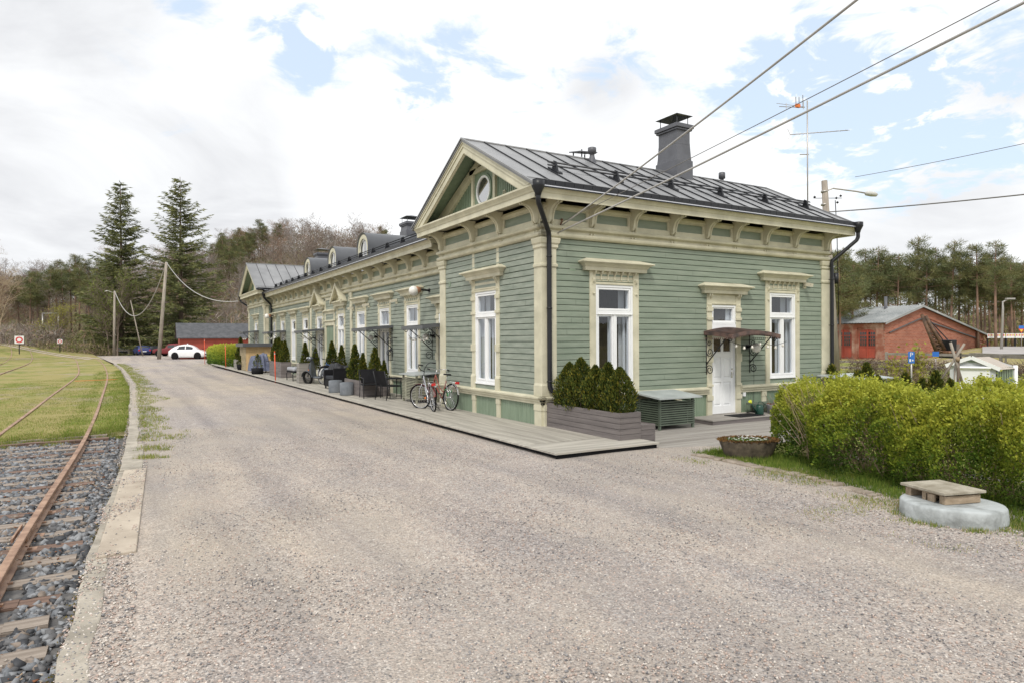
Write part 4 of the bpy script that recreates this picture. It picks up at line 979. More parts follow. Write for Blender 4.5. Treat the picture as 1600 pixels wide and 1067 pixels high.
# dormers
def dormer(yc,label,xf=.62):
    o=empty('dormer',label); o.parent=B; w=.66; F=FL(xf)
    zb=ME+MS*(xf-ex)-.05; zs=zb+.42; n=14
    arc=[(yc+w*math.cos(math.pi*k/n),zs+w*.82*math.sin(math.pi*k/n)) for k in range(n+1)]
    out=[(yc+w,zb)]+arc+[(yc-w,zb)]
    inn=[(yc+(u-yc)*.74,zb+(z-zb)*.80) for u,z in out]
    mb=MB(F)
    k=len(out); vs=[(u,.05,z) for u,z in out]+[(u,.05,z) for u,z in inn]+[(u,-.03,z) for u,z in out]+[(u,-.03,z) for u,z in inn]; fs=[]
    for j in range(k-1): q=j+1; fs+=[(j,q,q+k,j+k),(j,j+2*k,q+2*k,q),(j+k,q+k,q+3*k,j+3*k)]
    mb.a(vs,fs); mb.build('dormer_frame',cream,o)
    mb=MB(F); mb.a([(u,-.02,z) for u,z in inn],[list(range(k))]); mb.build('pane',mirror,o,fix=False)
    mb=MB(F); i2=[(yc+(u-yc)*.66,zb+.04+(z-zb)*.70) for u,z in out]; k=len(inn)
    vs=[(u,.0,z) for u,z in inn]+[(u,.0,z) for u,z in i2]; mb.a(vs,[(j,(j+1)%k,(j+1)%k+k,j+k) for j in range(k)]); mb.box(yc-.02,yc+.02,-.015,.01,zb+.05,zs+w*.6); mb.build('window_frame',white,o)
    mb=MB(); e=.05; A=[(yc+(w+e)*math.cos(math.pi*k/n),zs+(w*.82+e)*math.sin(math.pi*k/n)) for k in range(n+1)]; A=[(yc+w+e,zb)]+A+[(yc-w-e,zb)]
    xb=[ex+(z-ME)/MS+.15 for _,z in A]; vs=[(xf-.09,u,z) for u,z in A]+[(x,u,z) for x,(u,z) in zip(xb,A)]; k=len(A)
    mb.a(vs,[(j,j+1,j+1+k,j+k) for j in range(k-1)],True); 
    vs=[(xf-.09,u,z) for u,z in A]+[(xf-.05,yc+(u-yc)*.9,zb+(z-zb)*.92) for u,z in A]; mb.a(vs,[(j,j+k,j+1+k,j+1) for j in range(k-1)])
    mb.build('dormer_roof',roofd,o)
for px,l in ((569,'nearest arched dormer'),(521,'middle arched dormer'),(482,'farthest arched dormer')): dormer(PX(px,395,.62).y,l)
# ---------- far wing ----------
clap(FL(0),YM,YF,Z0,Z1,[(34.4,35.5,.02,3.0)],greenL); clap(FR(YM),.0,XM+.1,-.2,4.5,[],green,pitch=.1315); clap(FE(X1),YM,YF,-.2,4.6,[],green)
groove(FL(0),YM,YF,-.2,.47,greenP); mb=MB(FL(0)); mb.levels(YM,YF,[(.055,.455),(.085,.515),(.085,.555),(.125,.575),(.13,.615),(.03,.645)],0,1); mb.build('sill_ledge',cream,B)
column(FL(0),YM+.14,.27); column(FL(0),YF-.14,.27); mb=MB(FR(YM)); mb.box(0.02,.2,0,.05,-.2,4.0); mb.build('corner_column',cream,B)
frieze(FL(0),YM,YF,1,1,brs=(YM+.15,YM+2,YM+4,YF-.2)); frieze(FR(YM),0,XM,0,0,brs=())
window(FL(0),34.95,1.05,.8,3.02,2.44,'B',zh=3.34,label='window of the far wing under its own canopy')
for u in (34.2,35.7): pil(FL(0),u,.13,3.62,4.02,.03)
mb=MB(); mb.box(.0,X1,YM,YF,3.9,4.75); mb.build('wall_core',green,B)
wing(YM,YF,0,X1,5.0,'far')
# ---------- downpipes ----------
def pipe(pts,label=None,r=.052):
    o=empty('downpipe'); o.parent=B
    if label: o['label']=label
    P=[]
    pts=[Vector(p) for p in pts]
    for i,p in enumerate(pts):
        if 0<i<len(pts)-1:
            a=(pts[i-1]-p).normalized(); b=(pts[i+1]-p).normalized(); l=min(.11,(pts[i-1]-p).length*.4,(pts[i+1]-p).length*.4)
            for t in (1,.5,0): 
                P.append(p+a*l*t*1.0 if t else p+(a+b)*l*.22)
            P.append(p+b*l*.5); P.append(p+b*l)
        else: P.append(p)
    mb=MB(); mb.tube(P,r,12); mb.build('pipe',black,o)
    return o
def hopper(o,c):
    mb=MB(); mb.lathe(c,[(.06,-.26),(.075,-.2),(.135,-.08),(.135,.03),(.12,.035)],16); mb.build('rain_hopper',black,o)
def clips(o,x,y,zs):
    mb=MB()
    for z in zs: mb.lathe((x,y,z),[(.058,-.015),(.062,-.015),(.062,.015),(.058,.015)],12); mb.tube([(x,y,z),(x+.0,y+.14,z)],.01,6)
    mb.build('pipe_clip',black,o)
cx,cy=.09,-.12
p0=PY(842,285,-.62)
o=pipe([(-.50,-.62,4.95),(-.50,-.62,4.62),(cx-.02,cy-.02,4.1),(cx,cy,3.9),(cx,cy,.80),(.30,-.20,.60),(.66,-.30,.50)],'black downpipe at the near corner'); hopper(o,(-.50,-.62,5.0)); clips(o,cx,cy,(3.6,2.5,.95))
o=pipe([(X1+.5,-.62,4.98),(X1+.5,-.62,4.62),(X1-.02,-.15,4.0),(X1+.0,-.15,3.8),(X1+.0,-.15,.9),(X1+.0,-.15,.0)],'black downpipe at the right-hand corner'); hopper(o,(X1+.5,-.62,5.06)); clips(o,X1,-.15,(3.5,2.2,1.1))
o=pipe([(XM-.62,YM-.45,4.75),(XM-.62,YM-.45,4.5),(XM-.15,YM-.3,4.05),(XM-.15,YM-.3,0)],'black downpipe beside the far wing',.06); hopper(o,(XM-.62,YM-.45,4.78))
o=pipe([(-.5,YF+.5,4.95),(-.5,YF+.5,4.6),(.0,YF+.1,4.2),(0,YF+.1,0)],'downpipe at the far left corner',.06); hopper(o,(-.5,YF+.5,4.98))
mb=MB(); mb.tube([(XM-.55,YM-.5,4.85),(-.3,YM-.75,4.98),(-.62,YM-.62,5.02)],.05,8); mb.build('gutter_link',black,B)
# ---------- canopies ----------
def curl(mb,c,r,turns,dirv,upv,rt=.011,start=0,sgn=1):
    pts=[]; n=int(16*turns)
    for k in range(n+1):
        t=start+sgn*2*math.pi*turns*k/n; q=r*(1-.72*k/n); pts.append(tuple(Vector(c)+Vector(dirv)*math.cos(t)*q+Vector(upv)*math.sin(t)*q))
    mb.tube(pts,rt,5)
def canopy(F,u0,u1,z,p,label,arch=.0,m=None):
    o=empty('canopy',label); o.parent=B; m=m or roofd
    mb=MB(F); n=10; vs=[];
    for k in range(n+1):
        t=k/n; u=u0+(u1-u0)*t; zz=z+arch*math.sin(math.pi*t)
        vs+=[(u,.0,zz+.10),(u,p,zz+.0),(u,p,zz-.09),(u,0,zz+.085)]
    fs=[]
    for k in range(n):
        a=4*k;b=a+4; fs+=[(a,a+1,b+1,b),(a+1,a+2,b+2,b+1),(a+1,a,b,b+1)]
        fs+=[(a+3,b+3,b,a)]
    mb.a(vs,fs[:])
    for e in (0,n): 
        a=4*e; v=[vs[a],vs[a+1],vs[a+2],(vs[a][0],0,vs[a][2]-.09)]; mb.a(v,[(0,1,2,3)])
    # toothed edge
    nt_=int((u1-u0)/.06)
    for k in range(nt_):
        t=(k+.5)/nt_; u=u0+(u1-u0)*t; zz=z+arch*math.sin(math.pi*t)-.085; mb.a([(u-.025,p,zz),(u+.025,p,zz),(u,p,zz-.045)],[(0,1,2)])
    for k in range(int(p/.06)):
        for u in (u0,u1): d=(k+.5)*.06; zz=z-.075; mb.a([(u,d-.025,zz),(u,d+.025,zz),(u,d,zz-.045)],[(0,1,2)])
    mb.build('canopy_roof',m,o,fix=False)
    for u in (u0+.09,u1-.09):
        mb=MB(F); mb.tube([(u,.03,z+.05),(u,.03,z-.98)],.014,6); mb.tube([(u,.02,z-.0),(u,p-.06,z-.03)],.012,6)
        mb.tube([(u,.03,z-.72),(u,p-.22,z-.05)],.015,6)
        curl(mb,(u,.14,z-.86),.12,1.6,(0,1,0),(0,0,1),start=math.pi,sgn=-1); curl(mb,(u,.15,z-.42),.11,1.5,(0,1,0),(0,0,1),start=math.pi,sgn=1); curl(mb,(u,p-.12,z-.12),.07,1.3,(0,1,0),(0,0,1))
        curl(mb,(u,.13,z-.22),.07,1.2,(0,1,0),(0,0,1),start=0)
        mb.build('scroll_bracket',black,o)
    return o
rustc=mat('rusty_canopy',(.055,.042,.04),.6,.2,5,c2=(.15,.085,.07),bump=.4)
canopy(FR(0),4.74,6.5,1.93,.92,'rusty arched canopy over the white door',.10,rustc)
canopy(FL(XM),5.3,6.95,2.24,1.0,'dark canopy nearest the near wing'); canopy(FL(XM),10.25,11.95,2.26,1.0,'second dark canopy along the front')
canopy(FL(XM),19.4,21.1,2.30,1.05,'third dark canopy, beside the little gables'); canopy(FL(XM),27.9,29.6,2.34,1.05,'fourth dark canopy, before the far wing'); canopy(FL(0),34.1,35.9,2.42,1.0,'canopy on the far wing front')
# small fittings on the walls
mb=MB(FR(0)); mb.box(.68,.84,.0,.03,3.33,3.46); mb.build('wall_vent',greenP,B); mb=MB(FL(0)); mb.box(4.55,4.67,.0,.04,3.28,3.42); mb.build('wall_vent',greenP,B)
mb=MB(FR(0)); mb.box(6.14,6.24,.0,.05,.35,.45); mb.build('junction_box',white,B)
mb=MB(FR(0)); mb.tube([(.45,.0,4.42),(.45,.1,4.42),(.42,.12,4.36),(.42,.06,4.3)],.02,6); mb.tube([(.5,.0,4.25),(.5,.09,4.25),(.44,.1,4.22)],.02,6); mb.build('cable_anchor',iron,B)
# right-hand plinth step trim
mb=MB(FR(0)); mb.levels(6.05,X1,[(.05,-.16),(.09,-.15),(.09,-.10),(.05,-.07)],0,1); mb.levels(2.3,4.86,[(.05,-.2),(.08,-.19),(.08,-.12),(.05,-.09)],0,0); mb.build('base_board',cream,B)
# ================= DECKS =================
def boards(mb,x0,x1,y0,y1,z0,z1,along,w=.14,gap=.006):
    if along=='x':
        n=round((y1-y0)/w); s=(y1-y0)/n
        for k in range(n): mb.box(x0+R_.uniform(0,.008),x1-R_.uniform(0,.006),y0+k*s+gap/2,y0+(k+1)*s-gap/2,z0,z1+R_.uniform(-.002,.001))
    else:
        n=round((x1-x0)/w); s=(x1-x0)/n
        for k in range(n):
            y=y0
            while y<y1-.01:
                e=min(y1,y+R_.uniform(3,4.6)) if y>y0 else min(y1,y+R_.uniform(1,4))
                mb.box(x0+k*s+gap/2,x0+(k+1)*s-gap/2,y+.002,e-.002,z0,z1+R_.uniform(-.002,.001)); y=e
dk=empty('timber_deck','long weathered timber deck running along the front of the station','deck')
def dx(y): return -1.71+.0062*(y+2.85)
mb=MB(); boards(mb,-1.56,.47,-1.98,46,-.03,0,'y'); mb.build('deck_boards',deckn,dk)
mb=MB(); boards(mb,-1.71,.53,-3.0,-1.99,-.03,0,'x'); mb.build('deck_boards',deckm,dk)
mb=MB(); mb.bar((-1.635,-1.99,-.015),(-1.50,47,-.015),.15,.032); mb.build('edge_board',deckm,dk,bevel=.004)
mb=MB(); mb.bar((-1.62,-2.95,-.06),(-1.49,47,-.06),.04,.05); mb.box(-1.66,.5,-2.96,-2.92,-.2,-.045); mb.box(.46,.5,-2.92,-1.9,-.2,-.045); mb.build('deck_joist',blackm,dk)
lk=empty('lower_deck','grey timber terrace in front of the white door, one step lower','deck')
mb=MB(); boards(mb,.52,11.2,-3.42,-.0,-.2,-.17,'x'); mb.build('deck_boards',deckg,lk); mb=MB(); mb.box(.54,11.2,-3.44,-3.40,-.33,-.18); mb.build('fascia',blackm,lk)
sd_=empty('door_step','low grey wooden platform step in front of the white door','step')
mb=MB(); boards(mb,4.1,9.0,-.92,-.1,-.085,-.058,'x'); mb.build('step_boards',deckg,sd_); mb=MB(); mb.box(4.12,9.0,-.905,-.885,-.17,-.088); mb.box(4.115,4.135,-.88,-.1,-.17,-.088); mb.build('step_fascia',plantm,sd_)
mb=MB(); mb.box(5.1,6.0,-.85,-.35,-.057,-.045); tag(mb.build('door_mat',blackm),'thin dark mat in front of the white door','door mat')
# ================= CONIFERS =================
def sprays(pts,dirs,size,r,asp=.5):
    """leaf-like quads (bent) at pts pointing along dirs"""
    n=len(pts); d=dirs/np.linalg.norm(dirs,axis=1)[:,None]; q=r.randn(n,3); s=np.cross(d,q); s/=np.linalg.norm(s,axis=1)[:,None]
    S=size*(.6+.8*r.rand(n))[:,None]
    v=np.stack([pts,pts+d*S*.5+s*S*asp*.5,pts+d*S,pts+d*S*.5-s*S*asp*.5],1).reshape(-1,3)
    return v,np.arange(4*n).reshape(-1,4)
thm=[leafmat('thuja_green',(.035,.055,.010),(.10,.12,.02),3,.2),leafmat('thuja_olive',(.14,.13,.02),(.23,.20,.03),3,.2),leafmat('thuja_deep',(.014,.026,.006),(.035,.055,.012),3,.2)]
def thuja_mesh(h,w,n,seed,size=.075,mats=None,cone=1.0):
    r=np.random.RandomState(seed)
    t=r.rand(n)**.8; a=r.rand(n)*6.283
    prof=np.where(t<.12,.72+2.2*t,1.0-((t-.12)/.88)**(1.6/cone))*(w/2)
    lump=1+.22*np.sin(a*3+seed)*np.sin(t*9+seed*2)+.15*np.sin(a*7+t*17)
    rr=prof*lump*np.where(r.rand(n)<.78,.86+.2*r.rand(n),r.rand(n)**.5); 
    p=np.stack([np.cos(a)*rr,np.sin(a)*rr,t*h],1)
    d=np.stack([np.cos(a)*.55,np.sin(a)*.55,1.0+0*a],1)+.35*r.randn(n,3)
    v,f=sprays(p,d,size,r,.42); mi=r.choice([0,0,0,1,2],n); return v,f,mi
def thuja(name,h,w,n,seed,label,group,size=.075,cone=1.0,cat='conifer'):
    o=empty(name,label,cat,group=group); v,f,mi=thuja_mesh(h,w,n,seed,size,cone=cone); raw('foliage',v,f,thm,o,mi=mi)
    mb=MB(); mb.tube([(0,0,-.1),(0,0,h*.8)],[.02,.006],6); mb.build('stem',bark,o); return o
def plankbox(mb,x0,x1,y0,y1,z0,z1,n,t=.028):
    h=(z1-z0)/n
    for k in range(n):
        a=z0+k*h+.003;b=z0+(k+1)*h-.003; j=R_.uniform(0,.003)
        mb.box(x0-j,x0+t,y0,y1,a,b); mb.box(x1-t,x1+j,y0,y1,a,b); mb.box(x0+t+.001,x1-t-.001,y0-j,y0+t,a,b); mb.box(x0+t+.001,x1-t-.001,y1-t,y1,a,b)
soil=mat('soil',(.03,.022,.015),.95,.3,10,bump=1)
P0=empty('planter_box','long dark grey plank planter standing out from the near building corner','planter')
mb=MB(); plankbox(mb,.05,.56,-2.47,-.06,-.005,.5,5,.03); mb.build('planks',plantm,P0,bevel=.003)
mb=MB(); plankbox(mb,.565,.93,-2.45,-1.7,-.165,.25,4,.03); mb.box(.57,.92,-2.44,-1.71,.2,.235); mb.build('step_box',plantm,P0,bevel=.003)
mb=MB(); mb.box(.09,.52,-2.43,-.1,.3,.43); mb.build('soil',soil,P0)
T=[(.30,-.55,1.22,.60,'leftmost'),(.30,-.95,1.36,.62,'tallest, second'),(.31,-1.42,1.18,.52,'middle'),(.33,-1.80,1.27,.42,'slim fourth'),(.33,-2.14,1.16,.56,'rightmost')]
for i,(x,y,h,w,l) in enumerate(T):
    o=thuja('conifer',h*.76,w*.97,5200,20+i,'green conifer in the near dark planter, %s of five'%l,'conifers in the near planter',.055,.62); o.location=(x,y,.40)
# planters along the front
def planter(x0,x1,y0,y1,z1,label,trees,m=None,nn=4):
    p=empty('planter_box',label,'planter',group='grey plank planters along the deck'); mb=MB(); plankbox(mb,x0,x1,y0,y1,.0,z1,nn,.028); mb.build('planks',m or plantm,p,bevel=.003); mb=MB(); mb.box(x0+.04,x1-.04,y0+.04,y1-.04,z1-.2,z1-.07); mb.build('soil',soil,p)
TP=[thuja('conifer',1.25,.47,2600,s,None,'conifers in the planters along the deck',.085,c) for s,c in ((31,1.25),(32,1.5),(33,1.1))]
tcount=[0]; TU=[]
def putT(x,y,z,label,s=1.0,k=None):
    s*=.80
    i=tcount[0]%3 if k is None else k; tcount[0]+=1
    if i not in TU: TU.append(i); o=TP[i]; o.location=(x,y,z); o.scale=(s,s,s); o['label']=label; return o
    return again(TP[i],(x,y,z),R_.uniform(0,6),label,s)
planter(-1.0,-.1,9.25,9.75,.52,'dark grey planter behind the two black armchairs',0)
planter(-1.0,-.50,9.78,11.3,.52,'dark grey planter between the concrete stools and the armchairs',0)
for x,y,s,l in ((-.75,10.9,1.22,'tallest conifer behind the concrete stools'),(-.72,10.1,.95,'conifer right of the tallest one behind the concrete stools'),(-.5,9.5,1.12,'conifer rising between the two black armchairs'),(-.2,9.45,.72,'small round conifer beside the slatted box')): putT(x,y,.42,l,s)
planter(-1.15,-.5,17.6,18.1,.85,'narrow upright planter beside the silver motor scooter',0,plantg)
for x,y,s,l in ((-.7,18.4,1.15,'conifer right above the scooter front wheel'),(-.45,17.6,.92,'second conifer behind the scooter'),(.0,16.6,1.2,'slim conifer right behind the scooter handlebar'),(.1,15.5,1.05,'conifer nearest the blank green door')): putT(x,y,.55,l,s)
planter(-.95,-.45,22.4,25.4,.78,'long dark grey planter with four conifers, behind the orange pole',0)
for y,s,l in ((25.0,1.25,'first from the orange pole'),(24.2,1.28,'second from the orange pole'),(23.4,1.1,'third from the orange pole'),(22.7,1.12,'fourth from the orange pole')): putT(-.7,y,.66,'conifer in the long far planter, '+l,s)
planter(-1.25,-.4,35.2,36.4,.6,'grey planter at the left end of the wooden shed',0,plantg)
putT(-.9,35.8,.5,'pointed conifer at the left end of the wooden shed',1.5,0)
o=thuja('shrub',.55,.62,900,44,'small round bush in a black pot by the orange pole','potted shrubs by the shed',.08,2.5,'shrub'); o.location=(-1.2,33.6,.3)
mb=MB(); mb.lathe((-1.2,33.6,0),[(.2,0),(.27,.35),(.24,.35),(.23,.28)],16); tag(mb.build('flower_pot',blackm),'black pot of the small round bush beside the shed','flower pot')
# shed of pale wood
pine=mat('pale_pine_wood',(.46,.31,.15),.7,.1,1.2,c2=(.56,.40,.21),bump=.3,stretch=(4,4,.6)); pined=mat('grey_pine_wood',(.27,.22,.13),.8,.1,1.2,c2=(.36,.29,.18),bump=.3,stretch=(1,1,5))
W1=empty('wooden_shed','low shed of pale new wood with a flat black roof on the deck','shed')
mb=MB(); 
for k in range(12): mb.box(-1.2+.0,-1.17,31.6+.0,34.0,.02+k*.12,.13+k*.12)
mb.build('side_wall',pined,W1)
mb=MB()
for k in range(20): mb.box(-1.16+k*.075,-1.09+k*.075,31.55,31.58,.02,1.47)
mb.box(-1.18,.3,31.59,31.62,.02,1.47); mb.box(-1.15,.3,33.9,34.0,.02,1.47); mb.box(-1.1,-.9,31.52,31.55,1.3,1.34); mb.box(-.1,.15,31.52,31.55,1.3,1.34); mb.build('front_wall',pine,W1)
mb=MB(); mb.box(-1.42,.45,31.3,34.2,1.47,1.68); mb.build('flat_roof',roofd,W1)
# clipped hedge far left, in front of the cars
def leafblob(name,label,cat,fn,n,size,mats,seed,asp=.55,up=.4,group=None,mf=None,kind=None):
    r=np.random.RandomState(seed); p,d=fn(r,n); v,f=sprays(p,d+np.array([0,0,up]),size,r,asp)
    mi=mf(r,p) if mf else r.randint(0,len(mats),len(p)); return tag(raw(name,v,f,mats,mi=mi),label,cat,group,kind)
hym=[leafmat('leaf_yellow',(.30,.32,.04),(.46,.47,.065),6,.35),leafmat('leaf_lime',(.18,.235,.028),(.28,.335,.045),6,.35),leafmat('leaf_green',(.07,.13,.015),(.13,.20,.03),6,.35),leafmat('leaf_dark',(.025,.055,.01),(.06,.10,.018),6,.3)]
def boxhedge(x0,x1,y0,y1,z0,z1,rd=.3):
    def fn(r,n):
        p=r.rand(n,3); ax=r.randint(0,5,n); 
        p[ax==0,0]=0; p[ax==1,0]=1; p[ax==2,1]=0; p[ax==3,1]=1; p[ax==4,2]=1
        P=np.stack([x0+(x1-x0)*p[:,0],y0+(y1-y0)*p[:,1],z0+(z1-z0)*p[:,2]],1)
        c=np.array([(x0+x1)/2,(y0+y1)/2,(z0+z1)/2-.2]); h=np.array([(x1-x0)/2,(y1-y0)/2,(z1-z0)/2+.2])
        q=(P-c)/h; L8=(np.abs(q)**6).sum(1)**(1/6.); P=c+(P-c)/L8[:,None]*(1-.12*r.rand(n)[:,None])
        nn=np.array([noise.noise(Vector(x*1.3)) for x in P]); P+=(q*.16*nn[:,None]); P+=.05*r.randn(n,3); return P,q
    return fn
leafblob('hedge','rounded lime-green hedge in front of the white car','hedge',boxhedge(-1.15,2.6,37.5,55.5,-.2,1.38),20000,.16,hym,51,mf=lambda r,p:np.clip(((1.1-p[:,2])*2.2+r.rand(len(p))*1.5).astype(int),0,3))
# ================= NEAR HEDGE =================
HC=[(2.7,-4.6),(2.02,-5.55),(1.75,-6.6),(1.72,-7.7),(1.8,-8.8),(1.9,-10.2)]
def hedge_pts(r,n):
    t=r.rand(n)*(len(HC)-1); i=t.astype(int); fr=t-i; H=np.array(HC); c=H[i]*(1-fr[:,None])+H[i+1]*fr[:,None]; d=H[i+1]-H[i]; d/=np.linalg.norm(d,axis=1)[:,None]; nrm=np.stack([d[:,1],-d[:,0]],1)
    a=r.rand(n)*np.pi*1.0   # around the section, 0 = yard side foot, pi = far foot
    hw=.93+.10*np.sin(t*5.1)+.06*np.sin(t*11); ht=1.20+.05*np.sin(t*4+1)+.04*np.sin(t*9.7)
    end=np.clip(t/.42,0,1)**.5; hw=hw*(.35+.65*end); ht=ht*(.72+.28*end)
    sh=np.where(r.rand(n)<.72,.88+.14*r.rand(n),r.rand(n)**.4)
    ca=np.sign(np.cos(a))*np.abs(np.cos(a))**.55; sa=np.abs(np.sin(a))**.6
    u=ca*hw*sh*(1-.15*(1-sa)); z=sa*ht*sh
    x=c[:,0]-nrm[:,0]*u*-1; y=c[:,1]+nrm[:,1]*u
    P=np.stack([x,y,-.12+z],1)
    k=np.array([noise.noise(Vector(p*1.6)) for p in P]); k2=np.array([noise.noise(Vector(p*4.5)) for p in P]); out=np.stack([nrm[:,0]*ca,nrm[:,1]*ca,sa],1)
    P=P+out*(.24*k+.15*k2)[:,None]; keep=k2>-.55
    P=P[keep];out=out[keep]; return P,out+.5*r.randn(len(P),3)
HD=empty('hedge','big loose yellow-green hedge filling the right edge of the photo','hedge')
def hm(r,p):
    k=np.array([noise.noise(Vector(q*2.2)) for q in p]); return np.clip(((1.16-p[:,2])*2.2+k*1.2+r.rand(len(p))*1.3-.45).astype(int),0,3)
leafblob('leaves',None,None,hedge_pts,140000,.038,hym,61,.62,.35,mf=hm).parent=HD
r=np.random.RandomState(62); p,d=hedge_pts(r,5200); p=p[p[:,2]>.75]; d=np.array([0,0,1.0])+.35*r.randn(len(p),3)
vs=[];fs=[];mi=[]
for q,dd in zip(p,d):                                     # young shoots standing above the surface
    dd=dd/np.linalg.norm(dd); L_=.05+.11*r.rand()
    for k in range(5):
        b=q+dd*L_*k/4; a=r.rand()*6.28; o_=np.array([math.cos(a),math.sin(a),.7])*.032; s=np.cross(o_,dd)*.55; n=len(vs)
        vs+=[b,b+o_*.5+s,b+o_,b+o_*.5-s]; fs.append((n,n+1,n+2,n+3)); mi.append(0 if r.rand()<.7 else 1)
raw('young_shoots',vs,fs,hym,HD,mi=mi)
twm=mat('twigs',(.20,.14,.09),.9,.2,6,c2=(.33,.25,.17))
mb=MB(); r=np.random.RandomState(63)
H=np.array(HC)
for k in range(230):
    t=r.rand()*(len(HC)-1.01); i=int(t); c=H[i]*(1-t+i)+H[i+1]*(t-i); x,y=c[0]+r.randn()*.16,c[1]+r.randn()*.16; a=r.rand()*6.28; l=.5+.45*r.rand()
    e=(x+math.cos(a)*.75*l,y+math.sin(a)*.75*l,-.1+1.22*l); mb.tube([(x,y,-.15),((x+e[0])/2+.05*r.randn(),(y+e[1])/2+.05*r.randn(),e[2]*.5),e],[.010,.007,.003],4,cap=False)
c=H[0]
for k in range(90):                                     # bare patch of twigs at the left end
    x,y=1.75+.18*r.randn(),-5.55+.22*r.randn(); e=(x-.25+.2*r.randn(),y+.3*r.randn(),.55+.65*r.rand()); mb.tube([(x,y,0),e],[.006,.002],4,cap=False)
mb.build('branches',twm,HD)
# ================= CONCRETE WELL, TROUGH =================
wc=mat('pale_blue_concrete',(.17,.18,.175),.92,.1,3.2,c2=(.38,.405,.41),thr=(.30,.55),detail=12,bump=1.6,bscale=14)
c=G(1490,800,-.2); c=Vector((.06,-8.12,-.14))
WL=empty('well','round pale blue-grey concrete well ring beside the hedge','well',c); WL.scale=(1,1,1)
mb=MB(); n=48
prof=[(.515,-.12),(.51,.0),(.50,.10),(.495,.178),(.482,.195),(.45,.2),(.2,.2),(0,.2)]
mb.lathe((0,0,0),prof,n); w=mb.build('concrete_ring',wc,WL)
for v in w.data.vertices: q=noise.noise(v.co*2.5); v.co.x*=1+.03*q; v.co.y*=1+.03*q; v.co.z+=.012*q
lid=mat('mossy_plate',(.22,.19,.14),.85,.15,3,c2=(.36,.33,.27),bump=.6,bscale=30); palw=mat('pallet_wood',(.28,.21,.14),.85,.1,1.5,c2=(.42,.33,.24),bump=.6,stretch=(2,8,8))
c2=Vector((.115,-7.99,.062)); PL=empty('pallet_cover','grey slab on short wooden beams lying on the concrete well','cover',c2,rz=-.28); PL.scale=(.62,.62,.8)
mb=MB(); 
for y in (-.36,.0,.36): mb.box(-.40,.36,y-.06,y+.06,.0,.11)
mb.box(-.42,.38,-.36,.36,.112,.13); mb.box(-.40,-.36,-.2,-.02,-.0,.1); mb.build('beams',palw,PL,bevel=.004)
mb=MB(); mb.box(-.47,.43,-.47,.47,.132,.168); mb.build('cover_slab',lid,PL,bevel=.006)
for i,(px,py) in enumerate(((1516,789),(1537,797),(1492,778),(1530,790))):
    q=G(px,py,.0); mb=MB(); mb.a([(-.03,0,0),(0,-.02,.008),(.035,0,.012),(0,.022,.006)],[(0,1,2,3)]); o=mb.build('dead_leaf',iron,fix=False); o.location=q; o.rotation_euler=(.1,.1,i*1.3); tag(o,'dead brown leaf lying on the concrete well','leaf','dead leaves on the well')
trm=mat('old_trough_concrete',(.035,.028,.02),.95,.25,5,c2=(.11,.088,.062),bump=1.2,bscale=14); mosst=mat('rust_moss',(.09,.045,.012),.95,.2,10,c2=(.17,.09,.025),bump=1,bscale=60)
c=Vector((1.24,-4.36,-.2)); TR=empty('flower_trough','old oval concrete flower trough with mossy rim beside the hedge','trough',c,rz=-.45)
mb=MB(); mb.lathe((0,0,0),[(.30,0),(.38,.12),(.455,.32),(.46,.37),(.40,.375),(.385,.30),(0,.28)],32,sx=1.05,sy=.72); mb.build('trough_body',trm,TR)
r=np.random.RandomState(71); n=4500; a=r.rand(n)*6.283; q=.425+.025*r.randn(n); p=np.stack([np.cos(a)*q*1.06,np.sin(a)*q*.73,.36+.02*r.rand(n)],1); v,f=sprays(p,np.stack([np.cos(a),np.sin(a),.3+0*a],1)+.8*r.randn(n,3),.022,r,.7); raw('moss_rim',v,f,[mosst],TR)
n=900; a=r.rand(n)*6.283; q=.36*np.sqrt(r.rand(n)); p=np.stack([np.cos(a)*q*1.05,np.sin(a)*q*.7,.29+.05*r.rand(n)],1); v,f=sprays(p,r.randn(n,3)*[.6,.6,.3]+[0,0,1],.05,r,.4); raw('plant_leaves',v,f,[gD,gA],TR,mi=r.randint(0,2,n))
mb=MB()
for k in range(75):
    a=r.rand()*6.28; q=.33*math.sqrt(r.rand()); x,y,z=math.cos(a)*q,math.sin(a)*q*.7,.35+.06*r.rand()
    for j in range(5):
        t=j*1.257+a; u,v=math.cos(t),math.sin(t); mb.a([(x,y,z),(x+u*.012-v*.006,y+v*.012+u*.006,z+.006),(x+u*.020,y+v*.020,z+.004),(x+u*.012+v*.006,y+v*.012-u*.006,z+.006)],[(0,1,2,3)])
mb.build('white_flowers',plain('petal_white',(.85,.85,.82),.7),TR,fix=False)
A=[]
for k in range(230):
    a=R_.uniform(2.2,5.6); q=R_.uniform(.5,.62); x,y=.06+math.cos(a)*q,-8.12+math.sin(a)*q
    if noise.noise(Vector((x*4,y*4,1)))>-.1: A.append((x,y,-.13))
tufts('well_grass',A,.06,.01,[gA,gB,gC,gD],nb=9,spread=.03,seed=45)
